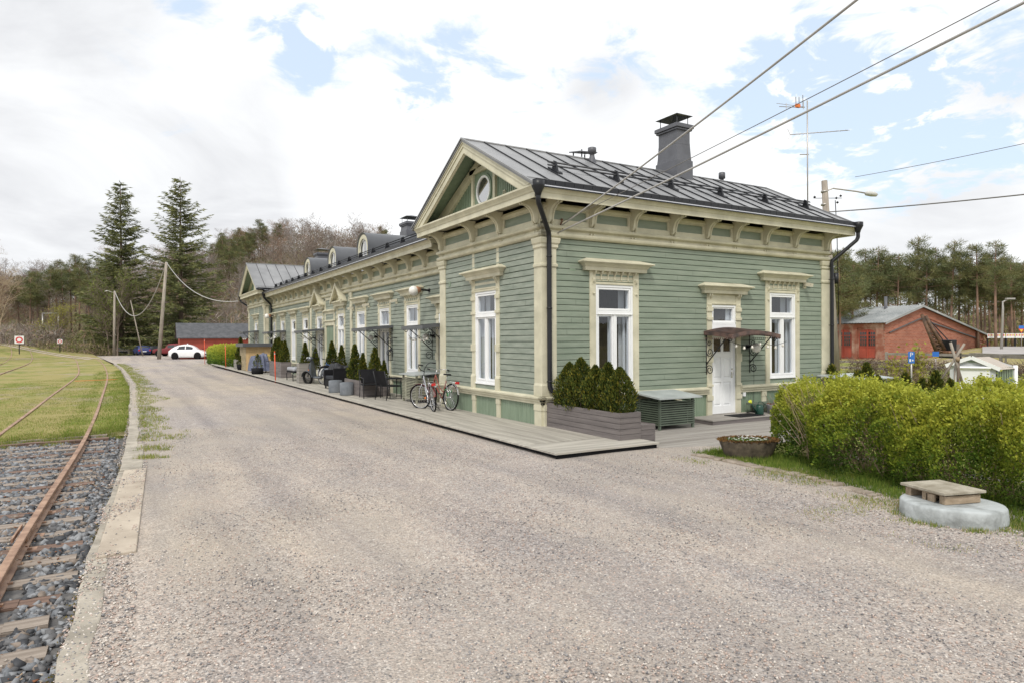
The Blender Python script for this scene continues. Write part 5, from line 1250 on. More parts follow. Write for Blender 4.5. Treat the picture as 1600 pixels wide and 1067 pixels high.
# ================= HEAT PUMP BOXES =================
lidm=mat('lid_sheet',(.33,.36,.36),.35,.08,2,c2=(.42,.45,.45))
def slatbox(x0,x1,y0,y1,z0,z1,label,slat=dgreen,n=13,lx=.12,frontx=False):
    o=empty('heat_pump_box',label,'slatted box',group='slatted heat pump boxes by the walls'); mb=MB(); h=(z1-z0)
    for x in (x0,x1-.05):
        for y in (y0,y1-.05): mb.box(x,x+.05,y,y+.05,z0-.08,z1-.0)
    mb.build('post_frame',slat,o)
    mb=MB()
    for k in range(n):
        a=z0+.02+k*(h-.06)/n; b=a+(h/n)*.52
        mb.box(x0-.012,x0-.0015,y0-.01,y1,a,b); mb.box(x1+.0015,x1+.012,y0-.01,y1,a,b); mb.box(x0,x1,y0-.014,y0-.002,a,b)
    mb.build('slats',slat,o)
    mb=MB(); mb.box(x0+.12,x1-.12,y0+.1,y1-.02,z0+.03,z1-.12); mb.build('heat_pump',blackm,o)
    mb=MB(); 
    if frontx: mb.a([(x0-.1,y0-.1,z1+.01),(x0-.1,y1+.06,z1+.01),(x1+.05,y1+.06,z1+.06),(x1+.05,y0-.1,z1+.06),(x0-.1,y0-.1,z1+.04),(x0-.1,y1+.06,z1+.04),(x1+.05,y1+.06,z1+.09),(x1+.05,y0-.1,z1+.09)],[(0,3,2,1),(4,5,6,7),(0,1,5,4),(1,2,6,5),(2,3,7,6),(3,0,4,7)])
    else: mb.a([(x0-lx,y0-.14,z1+.0),(x1+lx,y0-.14,z1+.0),(x1+lx,y1,z1+.09),(x0-lx,y1,z1+.09),(x0-lx,y0-.14,z1+.035),(x1+lx,y0-.14,z1+.035),(x1+lx,y1,z1+.125),(x0-lx,y1,z1+.125)],[(0,3,2,1),(4,5,6,7),(0,1,5,4),(1,2,6,5),(2,3,7,6),(3,0,4,7)])
    mb.build('lid',lidm,o)
    return o
slatbox(2.45,3.50,-.92,-.14,-.09,.52,'green slatted heat pump box between the dark planter and the white door',n=11)
slatbox(9.15,10.9,-1.0,-.14,-.09,.70,'green slatted box at the right end of the building',n=9)
slt=mat('grey_green_slats',(.22,.22,.165),.7,.1,3,c2=(.30,.30,.225))
slatbox(-.36,.32,6.25,7.35,.08,.80,'pale slatted heat pump box behind the bicycles',slt,n=14,frontx=True)
# bench, watering can, bucket, grit tools
bm2=empty('bench','low grey-green bench board fixed under the right window','bench'); mb=MB(); mb.box(6.15,8.2,-.42,-.13,.14,.19); mb.box(6.15,8.2,-.425,-.4,.05,.14); mb.build('seat',dgreen,bm2,bevel=.004)
mb=MB(); 
for x in (6.3,8.0): mb.box(x,x+.05,-.38,-.14,-.055,.14)
mb.build('support',dgreen,bm2)
c=(6.06,-.62,-.056); wcn=empty('watering_can','dark green watering can with a yellow rose on the door step','watering can',c)
wg=plain('can_green',(.01,.05,.035),.4); mb=MB(); mb.lathe((.0,0,0),[(.10,0),(.105,.02),(.10,.18),(.075,.24),(.06,.24)],16); mb.build('can_body',wg,wcn); mb=MB(); mb.tube([(-.08,0,.04),(-.2,0,.16),(-.32,-.02,.31)],[.03,.02,.014],8); mb.build('spout',wg,wcn)
mb=MB(); mb.tube([(-.31,-.02,.29),(-.37,-.02,.35)],[.014,.045],10); mb.build('rose',plain('can_yellow',(.6,.65,.05),.5),wcn); mb=MB(); mb.tube([(-.06,0,.23),(-.03,0,.31),(.1,0,.31),(.19,0,.25),(.1,0,.08)],.011,6); mb.build('handle',wg,wcn)
c=(6.52,-.66,-.056); bk=empty('bucket','grey plastic bucket with dead leaves beside the watering can','bucket',c); mb=MB(); mb.lathe((0,0,0),[(.12,0),(.16,.22),(.165,.23),(.15,.22),(.12,.1),(0,.1)],18); mb.build('bucket_body',plain('bucket_grey',(.27,.28,.30),.6),bk)
r=np.random.RandomState(5); n=60; p=np.stack([.1*r.randn(n)*.8,.1*r.randn(n)*.8,.18+.07*r.rand(n)],1); v,f=sprays(p,r.randn(n,3),.06,r,.6); raw('dead_leaves',v,f,[iron],bk)
mb=MB(); mb.lathe((6.95,-.5,-.056),[(.10,0),(.13,.2),(.12,.2),(.1,.1),(0,.1)],16); tag(mb.build('flower_pot',blackm),'dark pot at the hedge end of the door step','flower pot')
tl=empty('boot_scraper','small black tripod tool lying beside the white door','tool',(6.2,-.32,-.056)); mb=MB(); mb.tube([(-.25,0,.02),(.1,.02,.05)],.012,6); mb.tube([(.0,0,.04),(.05,-.1,.01)],.01,6); mb.tube([(.0,0,.04),(.12,.1,.01)],.01,6); mb.tube([(-.02,0,.04),(-.05,-.02,.14)],.008,6); mb.build('frame',blackm,tl)
# rowing of a black cross stand by the right box
st=empty('bird_table','black stand with a forked top beside the right-hand box','stand',(8.25,-1.1,-.17)); mb=MB(); mb.tube([(0,0,0),(0,0,.78)],.028,6); mb.tube([(-.2,0,.92),(-.04,0,.84),(0,0,.78)],.026,6); mb.tube([(.2,0,.92),(.04,0,.84),(0,0,.78)],.026,6); mb.box(-.24,.24,-.03,.03,.915,.935); mb.build('stand_frame',blackm,st)
# ================= WALL LAMPS, CAMERAS =================
globe=plain('lamp_globe',(.75,.74,.70),.3)
def walllamp(F,u,z,label,p=.35,r_=.13,rim=None):
    o=empty('wall_lamp',label,'lamp',F(u,0,z)); q=F(u,0,z); F2=lambda a,b,c:(F(u+a,b,z+c)[0]-q[0],F(u+a,b,z+c)[1]-q[1],c)
    mb=MB(F2); mb.box(-.05,.05,0,.05,-.06,.06); mb.tube([(0,.04,0),(0,p-.12,.03)],.03,8); mb.build('arm',black,o)
    mb=MB(F2); n=10; pr=[(math.sin(math.pi*k/n)*r_,-math.cos(math.pi*k/n)*r_) for k in range(n+1)]; mb.lathe((0,p,-.02),pr,16); mb.build('globe',globe,o)
    if rim: 
        mb=MB(F2); mb.lathe((0,p-.11,.02),[(.0,.1),(.12,.06),(.13,-.06),(.05,-.12)],14); mb.build('shade',rim,o)
    return o
cop=mat('copper_shade',(.42,.22,.13),.4,.1,4,metal=.4)
walllamp(FL(XM),7.05,3.35,'large round wall lamp with copper shade above the bicycles',.55,.15,cop); walllamp(FL(XM),31.0,3.35,'round copper wall lamp beside the far downpipe',.5,.15,cop)
walllamp(FR(0),6.32,1.62,'white globe lamp beside the scroll bracket of the rusty canopy',.32,.12); walllamp(FL(XM),6.72,1.95,'white globe lamp under the canopy nearest the near wing',.3,.10); walllamp(FL(XM),11.9,1.95,'white globe lamp under the second dark canopy',.3,.10); walllamp(FL(XM),21.1,1.95,'white globe lamp under the third dark canopy',.3,.10)
def cctv(F,u,z,label):
    q=F(u,0,z); o=empty('security_camera',label,'camera',q,group='small white cameras under the window hoods'); F2=lambda a,b,c:(F(u+a,b,z+c)[0]-q[0],F(u+a,b,z+c)[1]-q[1],c)
    mb=MB(F2); mb.a([(-.05,.05,-.04),(.05,.05,-.04),(.05,.28,-.09),(-.05,.28,-.09),(-.05,.05,.05),(.05,.05,.05),(.05,.3,.0),(-.05,.3,.0)],[(0,3,2,1),(4,5,6,7),(0,1,5,4),(1,2,6,5),(2,3,7,6),(3,0,4,7)]); mb.build('housing',plain('camera_cream',(.6,.56,.45),.5),o); mb=MB(F2); mb.box(-.03,.03,0,.09,-.12,-.03); mb.build('mount',cream,o)
cctv(FR(0),8.62,3.33,'small camera right of the right window hood'); cctv(FL(XM),9.85,3.2,'camera between the two windows by the second canopy'); cctv(FL(XM),12.85,3.2,'camera left of the window hood beside the slim column'); cctv(FL(XM),14.8,3.15,'camera farther left beside the slim column')
# string lights hanging by the doors
bulb=plain('bulb_glass',(.75,.72,.66),.2)
for F,u0,u1,z,l in ((FR(0),4.9,6.9,1.78,'string of white bulbs under the rusty canopy'),(FL(XM),5.4,6.9,2.0,'string of bulbs under the canopy by the near wing'),(FL(XM),19.3,20.9,2.1,'string of bulbs under the third canopy'),(FL(XM),27.9,29.5,2.1,'string of bulbs under the fourth canopy'),(FL(0),34.2,35.7,2.1,'string of bulbs under the far wing canopy')):
    o=empty('string_light',l,'string lights'); pts=[(u0+(u1-u0)*k/14,.78 if F is not None else .8,z-.09*math.sin(math.pi*(k%7)/7)-.02) for k in range(15)]
    mb=MB(F); mb.tube(pts,.006,4); mb.build('cable',black,o); 
    for k in range(1,14,2):
        mb=MB(F); a=pts[k]; mb.lathe((a[0],a[1],a[2]-.07),[(0,-.035),(.028,-.02),(.034,0),(.024,.025),(.012,.05)],10); mb.build('bulb',bulb,o)
mb=MB(FR(0)); mb.tube([(6.55,.03,1.5),(6.57,.03,.8),(6.55,.03,.1),(6.5,.05,-.03)],.006,4); tag(mb.build('cable',black),'thin black cable hanging down the wall right of the white door','cable')
# ================= BICYCLES =================
def wheel(parent,c,R,steer,tyre,rimm,name='wheel',refl=False,spokes=22,tw=.017):
    w=empty(name); w.parent=parent; w.location=c; w.rotation_euler=(0,0,steer)
    mb=MB(); n=36; mb.tube([(math.cos(2*math.pi*k/n)*R,0,math.sin(2*math.pi*k/n)*R) for k in range(n)],tw,8,closed=True); mb.build('tyre',tyre,w)
    mb=MB(); q=R-.024; mb.tube([(math.cos(2*math.pi*k/n)*q,0,math.sin(2*math.pi*k/n)*q) for k in range(n)],.009,6,closed=True); mb.build('rim',rimm,w)
    mb=MB()
    for k in range(spokes): a=2*math.pi*k/spokes; s=.02*(1 if k%2 else -1); mb.tube([(math.cos(a+.3)*.02,s,math.sin(a+.3)*.02),(math.cos(a)*q,0,math.sin(a)*q)],.0022,3,cap=False)
    mb.tube([(0,-.05,0),(0,.05,0)],.016,8); mb.build('spokes',chrome,w)
    if refl: mb=MB(); mb.lathe((.0,0,0),[(.0,-.01),(.03,-.01),(.03,.01),(0,.01)],10); o=mb.build('reflector',orange,w); o.rotation_euler=(math.pi/2,0,0); o.location=(-R*.5,-.01,-R*.12)
    return w
orange=plain('orange_plastic',(.75,.18,.02),.4); redpl=plain('red_plastic',(.5,.02,.02),.3)
def bicycle(label,loc,rz,lean,steer,colF,colR,bar,barm,R=.335,wb=1.05,lady=True,green=None):
    o=empty('bicycle',label,'bicycle',loc,rz); o.rotation_euler=(lean,0,rz)   # rear wheel at x=0, front at x=wb, z up
    wheel(o,(0,0,R),R,0,rubber,chrome,refl=False,tw=.022); 
    hx,hz=wb-.17,R+.50                              # head tube top
    st_=.0
    bb=(.44,0,R-.06); seat=(.30,0,R+.42); head0=(wb-.12,0,R+.36); head1=(wb-.185,0,R+.55)
    mb=MB(); mb.tube([bb,seat],.015,8); mb.tube([head0,head1],.018,8)
    if lady: mb.tube([(bb[0]-.03,0,bb[2]+.18),(.62,0,R+.22),head1],.014,8); mb.tube([bb,(.62,0,R+.08),head0],.018,8)
    else: mb.tube([bb,head0],.018,8); mb.tube([(seat[0]+.01,0,seat[2]-.02),(head1[0]+.02,0,head1[2]-.05)],.015,8)
    mb.build('frame',colF,o)
    mb=MB()
    for s in (-.035,.035): mb.tube([bb,(0,s*1.4,R)],.009,6); mb.tube([(seat[0],s*.6,seat[2]-.05),(0,s*1.4,R)],.008,6)
    mb.build('rear_stay',colR,o)
    fk=empty('fork'); fk.parent=o; fk.location=head1; fk.rotation_euler=(0,0,steer)
    mb=MB(); dxx=wb-head1[0]; dz=R-head1[2]
    for s in (-.05,.05): mb.tube([(.05,s*.8,-.2),(dxx*.75,s,dz*.6),(dxx,s,dz)],.009,6)
    mb.tube([(.0,0,.02),(.045,0,-.18)],.014,6); mb.build('fork_blades',colF,fk)
    wheel(fk,(dxx,0,dz),R,0,rubber,chrome,refl=True,tw=.022)
    mb=MB(); n=12
    mb.tube([(0,0,0),(-.03,0,.13)],.011,6)
    if bar=='high':
        for s in (-1,1): mb.tube([(-.03,0,.13),(.03,s*.08,.18),(.0,s*.2,.30),(-.06,s*.26,.34),(-.2,s*.28,.32)],.011,6)
    else:
        for s in (-1,1): mb.tube([(-.03,0,.13),(.04,s*.12,.16),(-.02,s*.26,.17),(-.17,s*.29,.15)],.011,6)
    mb.build('handlebar',barm,fk)
    mb=MB()
    for s in (-1,1):
        z=.32 if bar=='high' else .15; mb.tube([(-.1,s*.285,z+.01),(-.22,s*.285,z-.005)],.017,8)
    mb.build('grip',blackm,fk)
    # mudguards
    for par,c,t0,t1 in ((o,(0,0,R),-.15,2.9),(fk,(dxx,0,dz),.35,2.5)):
        mb=MB(); vs=[];fs=[];m=18
        for k in range(m+1):
            t=t0+(t1-t0)*k/m; q=R+.035
            for s,e in ((-.028,-.012),(0,0),(.028,-.012)): vs.append((c[0]+math.cos(t)*(q+e),s,c[2]+math.sin(t)*(q+e)))
        for k in range(m):
            for j in range(2): fs.append((3*k+j,3*k+j+1,3*k+j+4,3*k+j+3))
        mb.a(vs,fs,True); mb.build('mudguard',colR,par,fix=False)
    mb=MB(); mb.tube([(seat[0],0,seat[2]-.02),(seat[0]-.03,0,seat[2]+.14)],.011,6); mb.build('seat_post',chrome,o)
    mb=MB(); prof=[(-.14,.07),(-.10,.09),(-.02,.07),(.06,.03),(.14,.018)]; vs=[]
    for x,w in prof: vs+=[(seat[0]+x,-w,seat[2]+.15),(seat[0]+x,-w*.6,seat[2]+.19),(seat[0]+x,w*.6,seat[2]+.19),(seat[0]+x,w,seat[2]+.15)]
    fs=[(4*i+j,4*i+(j+1)%4,4*i+4+(j+1)%4,4*i+4+j) for i in range(4) for j in range(4)]+[(0,3,2,1),(16,17,18,19)]; mb.a(vs,fs,True); mb.build('saddle',blackm,o)
    mb=MB()
    for s in (-.05,.0,.05): mb.tube([(.2,s,R+.40),(-.22,s,R+.40)],.006,5)
    for x in (-.2,-.05,.12): mb.tube([(x,-.06,R+.40),(x,.06,R+.40)],.006,5)
    for s in (-.06,.06): mb.tube([(-.15,s,R+.4),(0,s*.9,R+.02)],.005,5)
    mb.build('luggage_rack',chrome,o)
    mb=MB(); mb.box(-.27,-.22,-.05,.05,R+.36,R+.42); mb.build('rear_light',redpl,o)
    mb=MB(); mb.lathe((0,0,0),[(.01,-.006),(.085,-.005),(.085,.005),(.01,.006)],18); q=mb.build('chainring',black,o); q.rotation_euler=(math.pi/2,0,0); q.location=(bb[0],-.06,bb[2])
    mb=MB(); mb.box(0,bb[0],-.068,-.058,R-.03,R+.03) if green is None else None; mb.tube([(bb[0],-.07,bb[2]),(bb[0]+.09,-.08,bb[2]-.13)],.01,5); mb.tube([(bb[0],.07,bb[2]),(bb[0]-.09,.08,bb[2]+.13)],.01,5); mb.box(bb[0]+.04,bb[0]+.13,-.15,-.07,bb[2]-.145,bb[2]-.12); mb.box(bb[0]-.13,bb[0]-.04,.07,.15,bb[2]+.12,bb[2]+.145); mb.build('crank',black,o)
    mb=MB(); mb.tube([(.02,-.07,R-.05),(-.02,-.16,.02)],.008,5) ; mb.tube([(bb[0]-.1,-.04,bb[2]-.02),(bb[0]-.18,-.2,.01)],.008,5); mb.build('kickstand',black,o)
    if green is not None:
        mb=MB(); n=20; mb.tube([(.22+.10*math.cos(2*math.pi*k/n),.06*math.sin(4*math.pi*k/n)-.03,R+.12+.09*math.sin(2*math.pi*k/n)) for k in range(n)],.009,6,closed=True); mb.build('cable_lock',green,o)
    return o
dred=plain('dark_red_frame',(.09,.015,.015),.4); ored=plain('brick_red_frame',(.24,.06,.04),.4); silv=mat('silver_frame',(.55,.56,.60),.3,.05,3,metal=.5)
bicycle('silver and dark red bicycle with high black handlebar, leaning in front of the other',(-.80,3.98,0),rad(80),rad(-5),rad(40),silv,dred,'high',black,R=.325,wb=.98)
bicycle('brick red bicycle with chrome handlebar and green lock, nearest the wall ledge',(-.32,4.0,0),rad(97),rad(5),rad(-8),ored,chrome,'low',chrome,R=.34,green=plain('lock_green',(.05,.35,.12),.4))
# ================= CHAIRS, SOFA, STOOLS =================
def armchair(label):
    o=empty('armchair',label,'chair',group='black armchairs on the deck'); w,d=.27,.26
    mb=MB(); mb.box(-d,d,-w+.02,w-.02,.41,.44); mb.build('seat',blackm,o,bevel=.008)
    mb=MB(); mb.a([(-d,-w+.03,.46),(-d,w-.03,.46),(-d-.13,w-.03,.90),(-d-.13,-w+.03,.90),(-d+.03,-w+.03,.46),(-d+.03,w-.03,.46),(-d-.105,w-.03,.90),(-d-.105,-w+.03,.90)],[(0,3,2,1),(4,5,6,7),(0,1,5,4),(1,2,6,5),(2,3,7,6),(3,0,4,7)]); mb.build('backrest',blackm,o,bevel=.006)
    for s in (-1,1):
        mb=MB(); mb.tube([(d+.02,s*w,0),(d,s*w,.4),(d-.01,s*w,.64),(-d-.05,s*w,.66)],.014,6); mb.build('arm_frame',black,o)
        mb=MB(); mb.tube([(-d-.06,s*w,0),(-d,s*w,.42),(-d-.13,s*w,.9)],.014,6); mb.build('rear_leg',black,o)
        mb=MB(); mb.tube([(d,s*w,.4),(-d,s*w,.42)],.011,6); mb.build('seat_rail',black,o)
    return o
ch=armchair('black armchair nearer the concrete stools, facing the yard'); ch.location=(-.85,8.95,0); ch.rotation_euler=(0,0,rad(170))
again(ch,(-.55,8.05,0),rad(20),'black armchair beside the slatted box, seen from the side')
ch.rotation_euler=(0,0,rad(-95)); 
tb=empty('side_table','small black table between the two armchairs','table',(-.2,8.7,0)); mb=MB(); mb.box(-.28,.28,-.28,.28,.60,.63); mb.build('table_top',blackm,tb)
for x in (-.25,.25):
    for y in (-.25,.25): mb=MB(); mb.tube([(x,y,0),(x,y,.6)],.013,6); mb.build('leg',black,tb)
stl=mat('concrete_stool',(.13,.145,.165),.8,.1,3,c2=(.20,.215,.235),bump=.4)
def stool(loc,label):
    o=empty('stool',label,'stool',loc,group='round concrete stools at the deck edge'); mb=MB(); mb.lathe((0,0,0),[(.225,.0),(.235,.02),(.235,.40),(.225,.42)],28); mb.build('stool_body',stl,o); mb=MB(); mb.lathe((0,0,.421),[(.2,0),(.2,.012),(0,.014)],24); mb.build('seat_disc',mat('stool_top',(.16,.175,.195),.8,.1,3),o); return o
stool((-1.2,10.35,0),'round grey stool nearer the armchairs'); stool((-1.2,11.75,0),'round grey stool farther along the deck edge')
sf=empty('outdoor_sofa','long black rattan sofa seen from the side behind the stools','sofa',(-.40,13.35,0))
mb=MB(); mb.box(-.62,.62,-.72,-.62,.12,.82); mb.box(-.62,.62,.62,.72,.12,.72); mb.box(.45,.62,-.62,.62,.12,.8); mb.box(-.6,.45,-.62,.62,.12,.36); mb.build('frame',blackm,sf,bevel=.02)
mb=MB(); mb.box(-.58,.44,-.6,.6,.37,.5); mb.box(.2,.44,-.58,.0,.5,.86); mb.box(.2,.44,.02,.58,.5,.86); mb.build('cushions',plain('black_cushion',(.015,.018,.025),.8),sf,bevel=.03)
for x in (-.55,.55):
    for y in (-.66,.66): mb=MB(); mb.box(x-.025,x+.025,y-.025,y+.025,0,.12); mb.build('leg',black,sf)
cov=mat('black_tarp',(.018,.019,.022),.5,.2,3,bump=.4,bscale=6,spec=.3)
def tarp(loc,lx,ly,h,label,name='covered_furniture',n=26,seed=0,lift=.0,m=None,round_=4):
    o=[];r=np.random.RandomState(seed); v=[];f=[]
    for i in range(n+1):
        for j in range(n+1):
            a,b=(i/n*2-1),(j/n*2-1); m_=max(abs(a),abs(b)); u=1-max(0,(m_-.55)/.45)**round_ if m_>.55 else 1
            z=h*u*(.86+.14*math.cos(a*1.3+seed)*math.cos(b*1.1)); z+=.04*h*math.sin(6*a+seed)*math.sin(5*b)*(m_<.8)
            k=1+.05*math.sin(14*math.atan2(b,a))*(m_>.6); v.append((a*lx*k*(1-.12*(u)),b*ly*k*(1-.12*u),max(z,0)+lift))
    for i in range(n):
        for j in range(n): q=i*(n+1)+j; f.append((q,q+1,q+n+2,q+n+1))
    e=empty(name,label,'cover',loc); raw('tarpaulin',v,f,m or cov,e,smooth=True); return e
e=tarp((-.05,14.75,0),.55,.75,1.02,'furniture under a creased black tarpaulin behind the sofa',seed=2)
mb=MB(); 
for x in (-.4,.4): mb.tube([(x,-.6,0),(x,-.6,.5)],.02,6)
mb.build('leg',black,e)
bn=empty('garden_bench','dark slatted bench with silver cushion far along the deck','bench',(-.75,19.9,0)); mb=MB(); mb.box(-.3,.35,-.75,.75,.38,.44); mb.box(.28,.36,-.75,.75,.44,.8); mb.build('seat',blackm,bn)
for y in (-.65,.65):
    mb=MB(); mb.tube([(-.3,y,0),(-.32,y,.3),(-.2,y,.6),(.3,y,.62)],.02,6); mb.tube([(.3,y,0),(.3,y,.5)],.02,6); mb.build('leg',black,bn)
mb=MB(); mb.box(-.3,.2,-.7,.7,.45,.62); mb.build('cushion',mat('silver_cover',(.33,.34,.37),.5,.1,4),bn,bevel=.06)
# barbecue under its cover, table
navy=mat('navy_cover',(.05,.06,.11),.5,.2,3,bump=.3,bscale=6,c2=(.11,.125,.19))
e=tarp((-.85,29.2,0),.5,.75,1.15,'domed barbecue under a dark blue cover in front of the shed','barbecue',seed=4,m=navy,lift=.1)
for x,y in ((-.3,-.5),(-.3,.5),(.3,-.5)): mb=MB(); mb.box(x-.03,x+.03,y-.03,y+.03,0,.15); mb.build('leg',black,e)
o=thuja('shrub',.75,.55,260,45,'thin bush in a black pot in front of the covered barbecue','potted shrubs by the shed',.09,1.5,'shrub'); o.location=(-1.25,27.3,.3)
mb=MB(); mb.lathe((-1.25,27.3,0),[(.3,0),(.34,.33),(.3,.33),(.28,.28),(0,.28)],16); tag(mb.build('flower_pot',blackm),'wide black pot of the thin bush by the barbecue','flower pot')
tb=empty('bistro_table','small black round table with a yellow flower pot','table',(-.55,26.9,0)); mb=MB(); mb.lathe((0,0,.70),[(.32,0),(.32,.03)],20); mb.build('table_top',black,tb); mb=MB(); mb.tube([(0,0,0),(0,0,.7)],.03,8); mb.tube([(-.25,0,.01),(.25,0,.01)],.02,6); mb.tube([(0,-.25,.01),(0,.25,.01)],.02,6); mb.build('leg',black,tb)
yf=empty('flower_pot','white pot of yellow flowers on the bistro table','flower pot',(-.5,26.8,.731)); mb=MB(); mb.lathe((0,0,0),[(.07,0),(.10,.15),(.09,.15),(0,.13)],12); mb.build('pot',white,yf)
r=np.random.RandomState(8); n=240; p=np.stack([.12*r.randn(n),.12*r.randn(n),.16+.16*r.rand(n)],1); v,f=sprays(p,r.randn(n,3)+[0,0,1],.06,r,.6); raw('flowers',v,f,[plain('yellow_petal',(.75,.6,.05)),gA],yf,mi=r.randint(0,2,n))
ln=empty('lantern','black hanging lantern between the windows of the second canopy','lantern',(.2,9.9,1.15)); mb=MB(); mb.tube([(.25,0,.75),(.05,0,.78),(0,0,.7),(0,0,.42)],.012,6); mb.lathe((0,0,.32),[(.09,0),(.02,.09),(0,.1)],6,False); mb.lathe((0,0,0),[(.08,0),(.08,.015)],6,False)
for k in range(6): a=k*math.pi/3; mb.tube([(.075*math.cos(a),.075*math.sin(a),0),(.075*math.cos(a),.075*math.sin(a),.32)],.007,4)
mb.build('lantern_frame',black,ln)
# ================= SCOOTER and the bike behind it =================
def scooter(loc,rz):
    o=empty('motor_scooter','silver grey motor scooter with orange indicators parked on the deck','scooter',loc,rz); o.rotation_euler=(rad(-6),0,rz); R=.25
    wheel(o,(-.62,0,R),R,0,rubber,chrome,spokes=10,tw=.05)
    fk=empty('steering'); fk.parent=o; fk.location=(.45,0,.95); fk.rotation_euler=(0,0,rad(-12)); wheel(fk,(.22,0,R-.95),R,0,rubber,chrome,spokes=10,tw=.05)
    sil=mat('scooter_silver',(.15,.165,.185),.25,.05,3,metal=.5)
    mb=MB(); 
    def loft(rows):
        vs=[];fs=[];n=8
        for x,z,w,h in rows:
            for j in range(n): t=2*math.pi*j/n; vs.append((x,math.cos(t)*w,z+math.sin(t)*h))
        for i in range(len(rows)-1):
            for j in range(n): fs.append((i*n+j,i*n+(j+1)%n,(i+1)*n+(j+1)%n,(i+1)*n+j))
        fs+=[list(range(n)),list(range((len(rows)-1)*n,len(rows)*n))]; mb.a(vs,fs,True)
    loft([(-.95,.62,.05,.05),(-.8,.6,.16,.16),(-.45,.56,.19,.2),(-.2,.48,.15,.17),(-.1,.3,.14,.08),(.2,.28,.14,.05),(.3,.32,.12,.05)]); mb.build('rear_body',sil,o)
    mb=MB(); mb.a([(.28,-.19,.3),(.28,.19,.3),(.38,.22,.62),(.33,.12,.98),(.33,-.12,.98),(.38,-.22,.62),(.40,0,.3),(.52,0,.64),(.42,0,1.0)],[(0,6,7,5),(6,1,2,7),(5,7,8,4),(7,2,3,8),(0,5,4,3,2,1)]); mb.build('leg_shield',sil,o,bevel=.02)
    mb=MB(); mb.lathe((0,0,0),[(0,-.1),(.1,-.07),(.13,0),(.1,.08),(0,.11)],14,sx=1.1); q=mb.build('headlight_cowl',sil,fk); q.location=(-.02,0,.12)
    mb=MB(); mb.lathe((0,0,0),[(.0,0),(.07,.0),(.06,.03),(0,.04)],14); q=mb.build('headlight',chrome,fk); q.rotation_euler=(0,math.pi/2,0); q.location=(.11,0,.13)
    mb=MB(); mb.tube([(-.12,-.34,.12),(0,-.1,.14),(0,.1,.14),(-.12,.34,.12)],.018,6); mb.build('handlebar',black,fk)
    for s in (-1,1):
        mb=MB(); mb.tube([(-.03,s*.22,.14),(0,s*.3,.32)],.006,5); mb.lathe((.0,s*.32,.35),[(0,-.04),(.06,0),(0,.04)],10); mb.build('mirror',black,fk)
        mb=MB(); mb.lathe((.40,s*.17,.62),[(0,-.04),(.04,0),(0,.04)],10); mb.build('indicator',orange,o)
    mb=MB(); vs=[];fs=[]
    for k in range(13):
        t=.1+2.4*k/12
        for s in (-.08,0,.08): vs.append((.22+math.cos(t)*(R+.07),s,R-.95+math.sin(t)*(R+.07-abs(s)*.3)))
    for k in range(12):
        for j in range(2): fs.append((3*k+j,3*k+j+1,3*k+j+4,3*k+j+3))
    mb.a(vs,fs,True); mb.build('front_mudguard',sil,fk,fix=False)
    mb=MB(); mb.tube([(.05,0,-.1),(.2,0,-.65)],.025,6); mb.build('fork',black,fk)
    mb=MB(); vs=[]; 
    for x,w,z in ((-.85,.1,.80),(-.6,.14,.84),(-.3,.12,.80),(-.1,.06,.76)): vs+=[(x,-w,z-.08),(x,-w*.8,z),(x,w*.8,z),(x,w,z-.08)]
    mb.a(vs,[(4*i+j,4*i+(j+1)%4,4*i+4+(j+1)%4,4*i+4+j) for i in range(3) for j in range(4)]+[(0,3,2,1),(12,13,14,15)],True); mb.build('seat',blackm,o)
    return o
scooter((-.48,16.7,0),rad(128))
bicycle('black and blue mountain bicycle behind the silver scooter',(-.15,15.4,0),rad(105),rad(3),rad(5),plain('blue_frame',(.02,.08,.25),.3),black,'low',black,R=.36,lady=False)
# ================= ANTENNA, WIRES, POLES =================
p=PY(1262,323,1.0); an=empty('antenna','tall thin television antenna mast at the right end of the roof','antenna',(p.x,1.0,p.z-.25)); H=(PY(1262,158,1.0).z-p.z+.25)
Rv=Vector((VR.x,VR.y,0)); Fv=VF; al=mat('antenna_metal',(.42,.40,.38),.4,.05,3,metal=.5)
def L3(a,b,z): return tuple(Rv*a+Fv*b+Vector((0,0,z)))
k=(p-Vector((CX,CY,CZ))).dot(VF)/1045
mb=MB(); mb.tube([(0,0,-.3),(0,0,H)],.022,6); mb.build('mast',al,an)
mb=MB(); z=H-.02*k*45
mb.tube([L3(-48*k,0,H-4*k),L3(-2*k,.1,H-8*k)],.008,4); mb.tube([L3(-44*k,0,H-9*k),L3(-2*k,.1,H-9*k)],.012,4)
for dx_,l in ((-33,7),(-6,9)): mb.tube([L3(dx_*k,0,H-(8-l*.6)*k),L3(dx_*k,0,H-(8+l*.6)*k)],.012,4)
for a in (-18,-13,-7): mb.tube([L3(a*k,0,H+(6 if a<-7 else 9)*k),L3((a+7)*k,.3,H-6*k)],.01,4)
mb.build('upper_aerial',al,an); mb=MB(); q=L3(-15*k,0,H-8*k); mb.box(q[0]-4*k,q[0]+4*k,q[1]-.04,q[1]+.04,q[2]-2.5*k,q[2]+2.5*k); mb.build('amplifier',orange,an)
mb=MB(); zb=H-50*k
mb.tube([L3(-27*k,0,zb-3*k),L3(66*k,.1,zb+5*k)],.014,5)
for a in (35,51,65,-12,-20,-6,10,20): mb.tube([L3((a-2)*k,-.1,zb+(a*.075-3-(.5))*k),L3((a+2)*k,.3,zb+(a*.075+4)*k)],.008,4)
mb.tube([L3(-27*k,0,zb-3*k),L3(-31*k,0,zb+6*k)],.008,4); mb.tube([L3(-27*k,0,zb-3*k),L3(-32*k,0,zb-14*k)],.008,4); mb.tube([L3(-12*k,0,H-84*k),L3(2*k,0,H-84*k)],.015,4)
mb.build('lower_aerial',al,an)
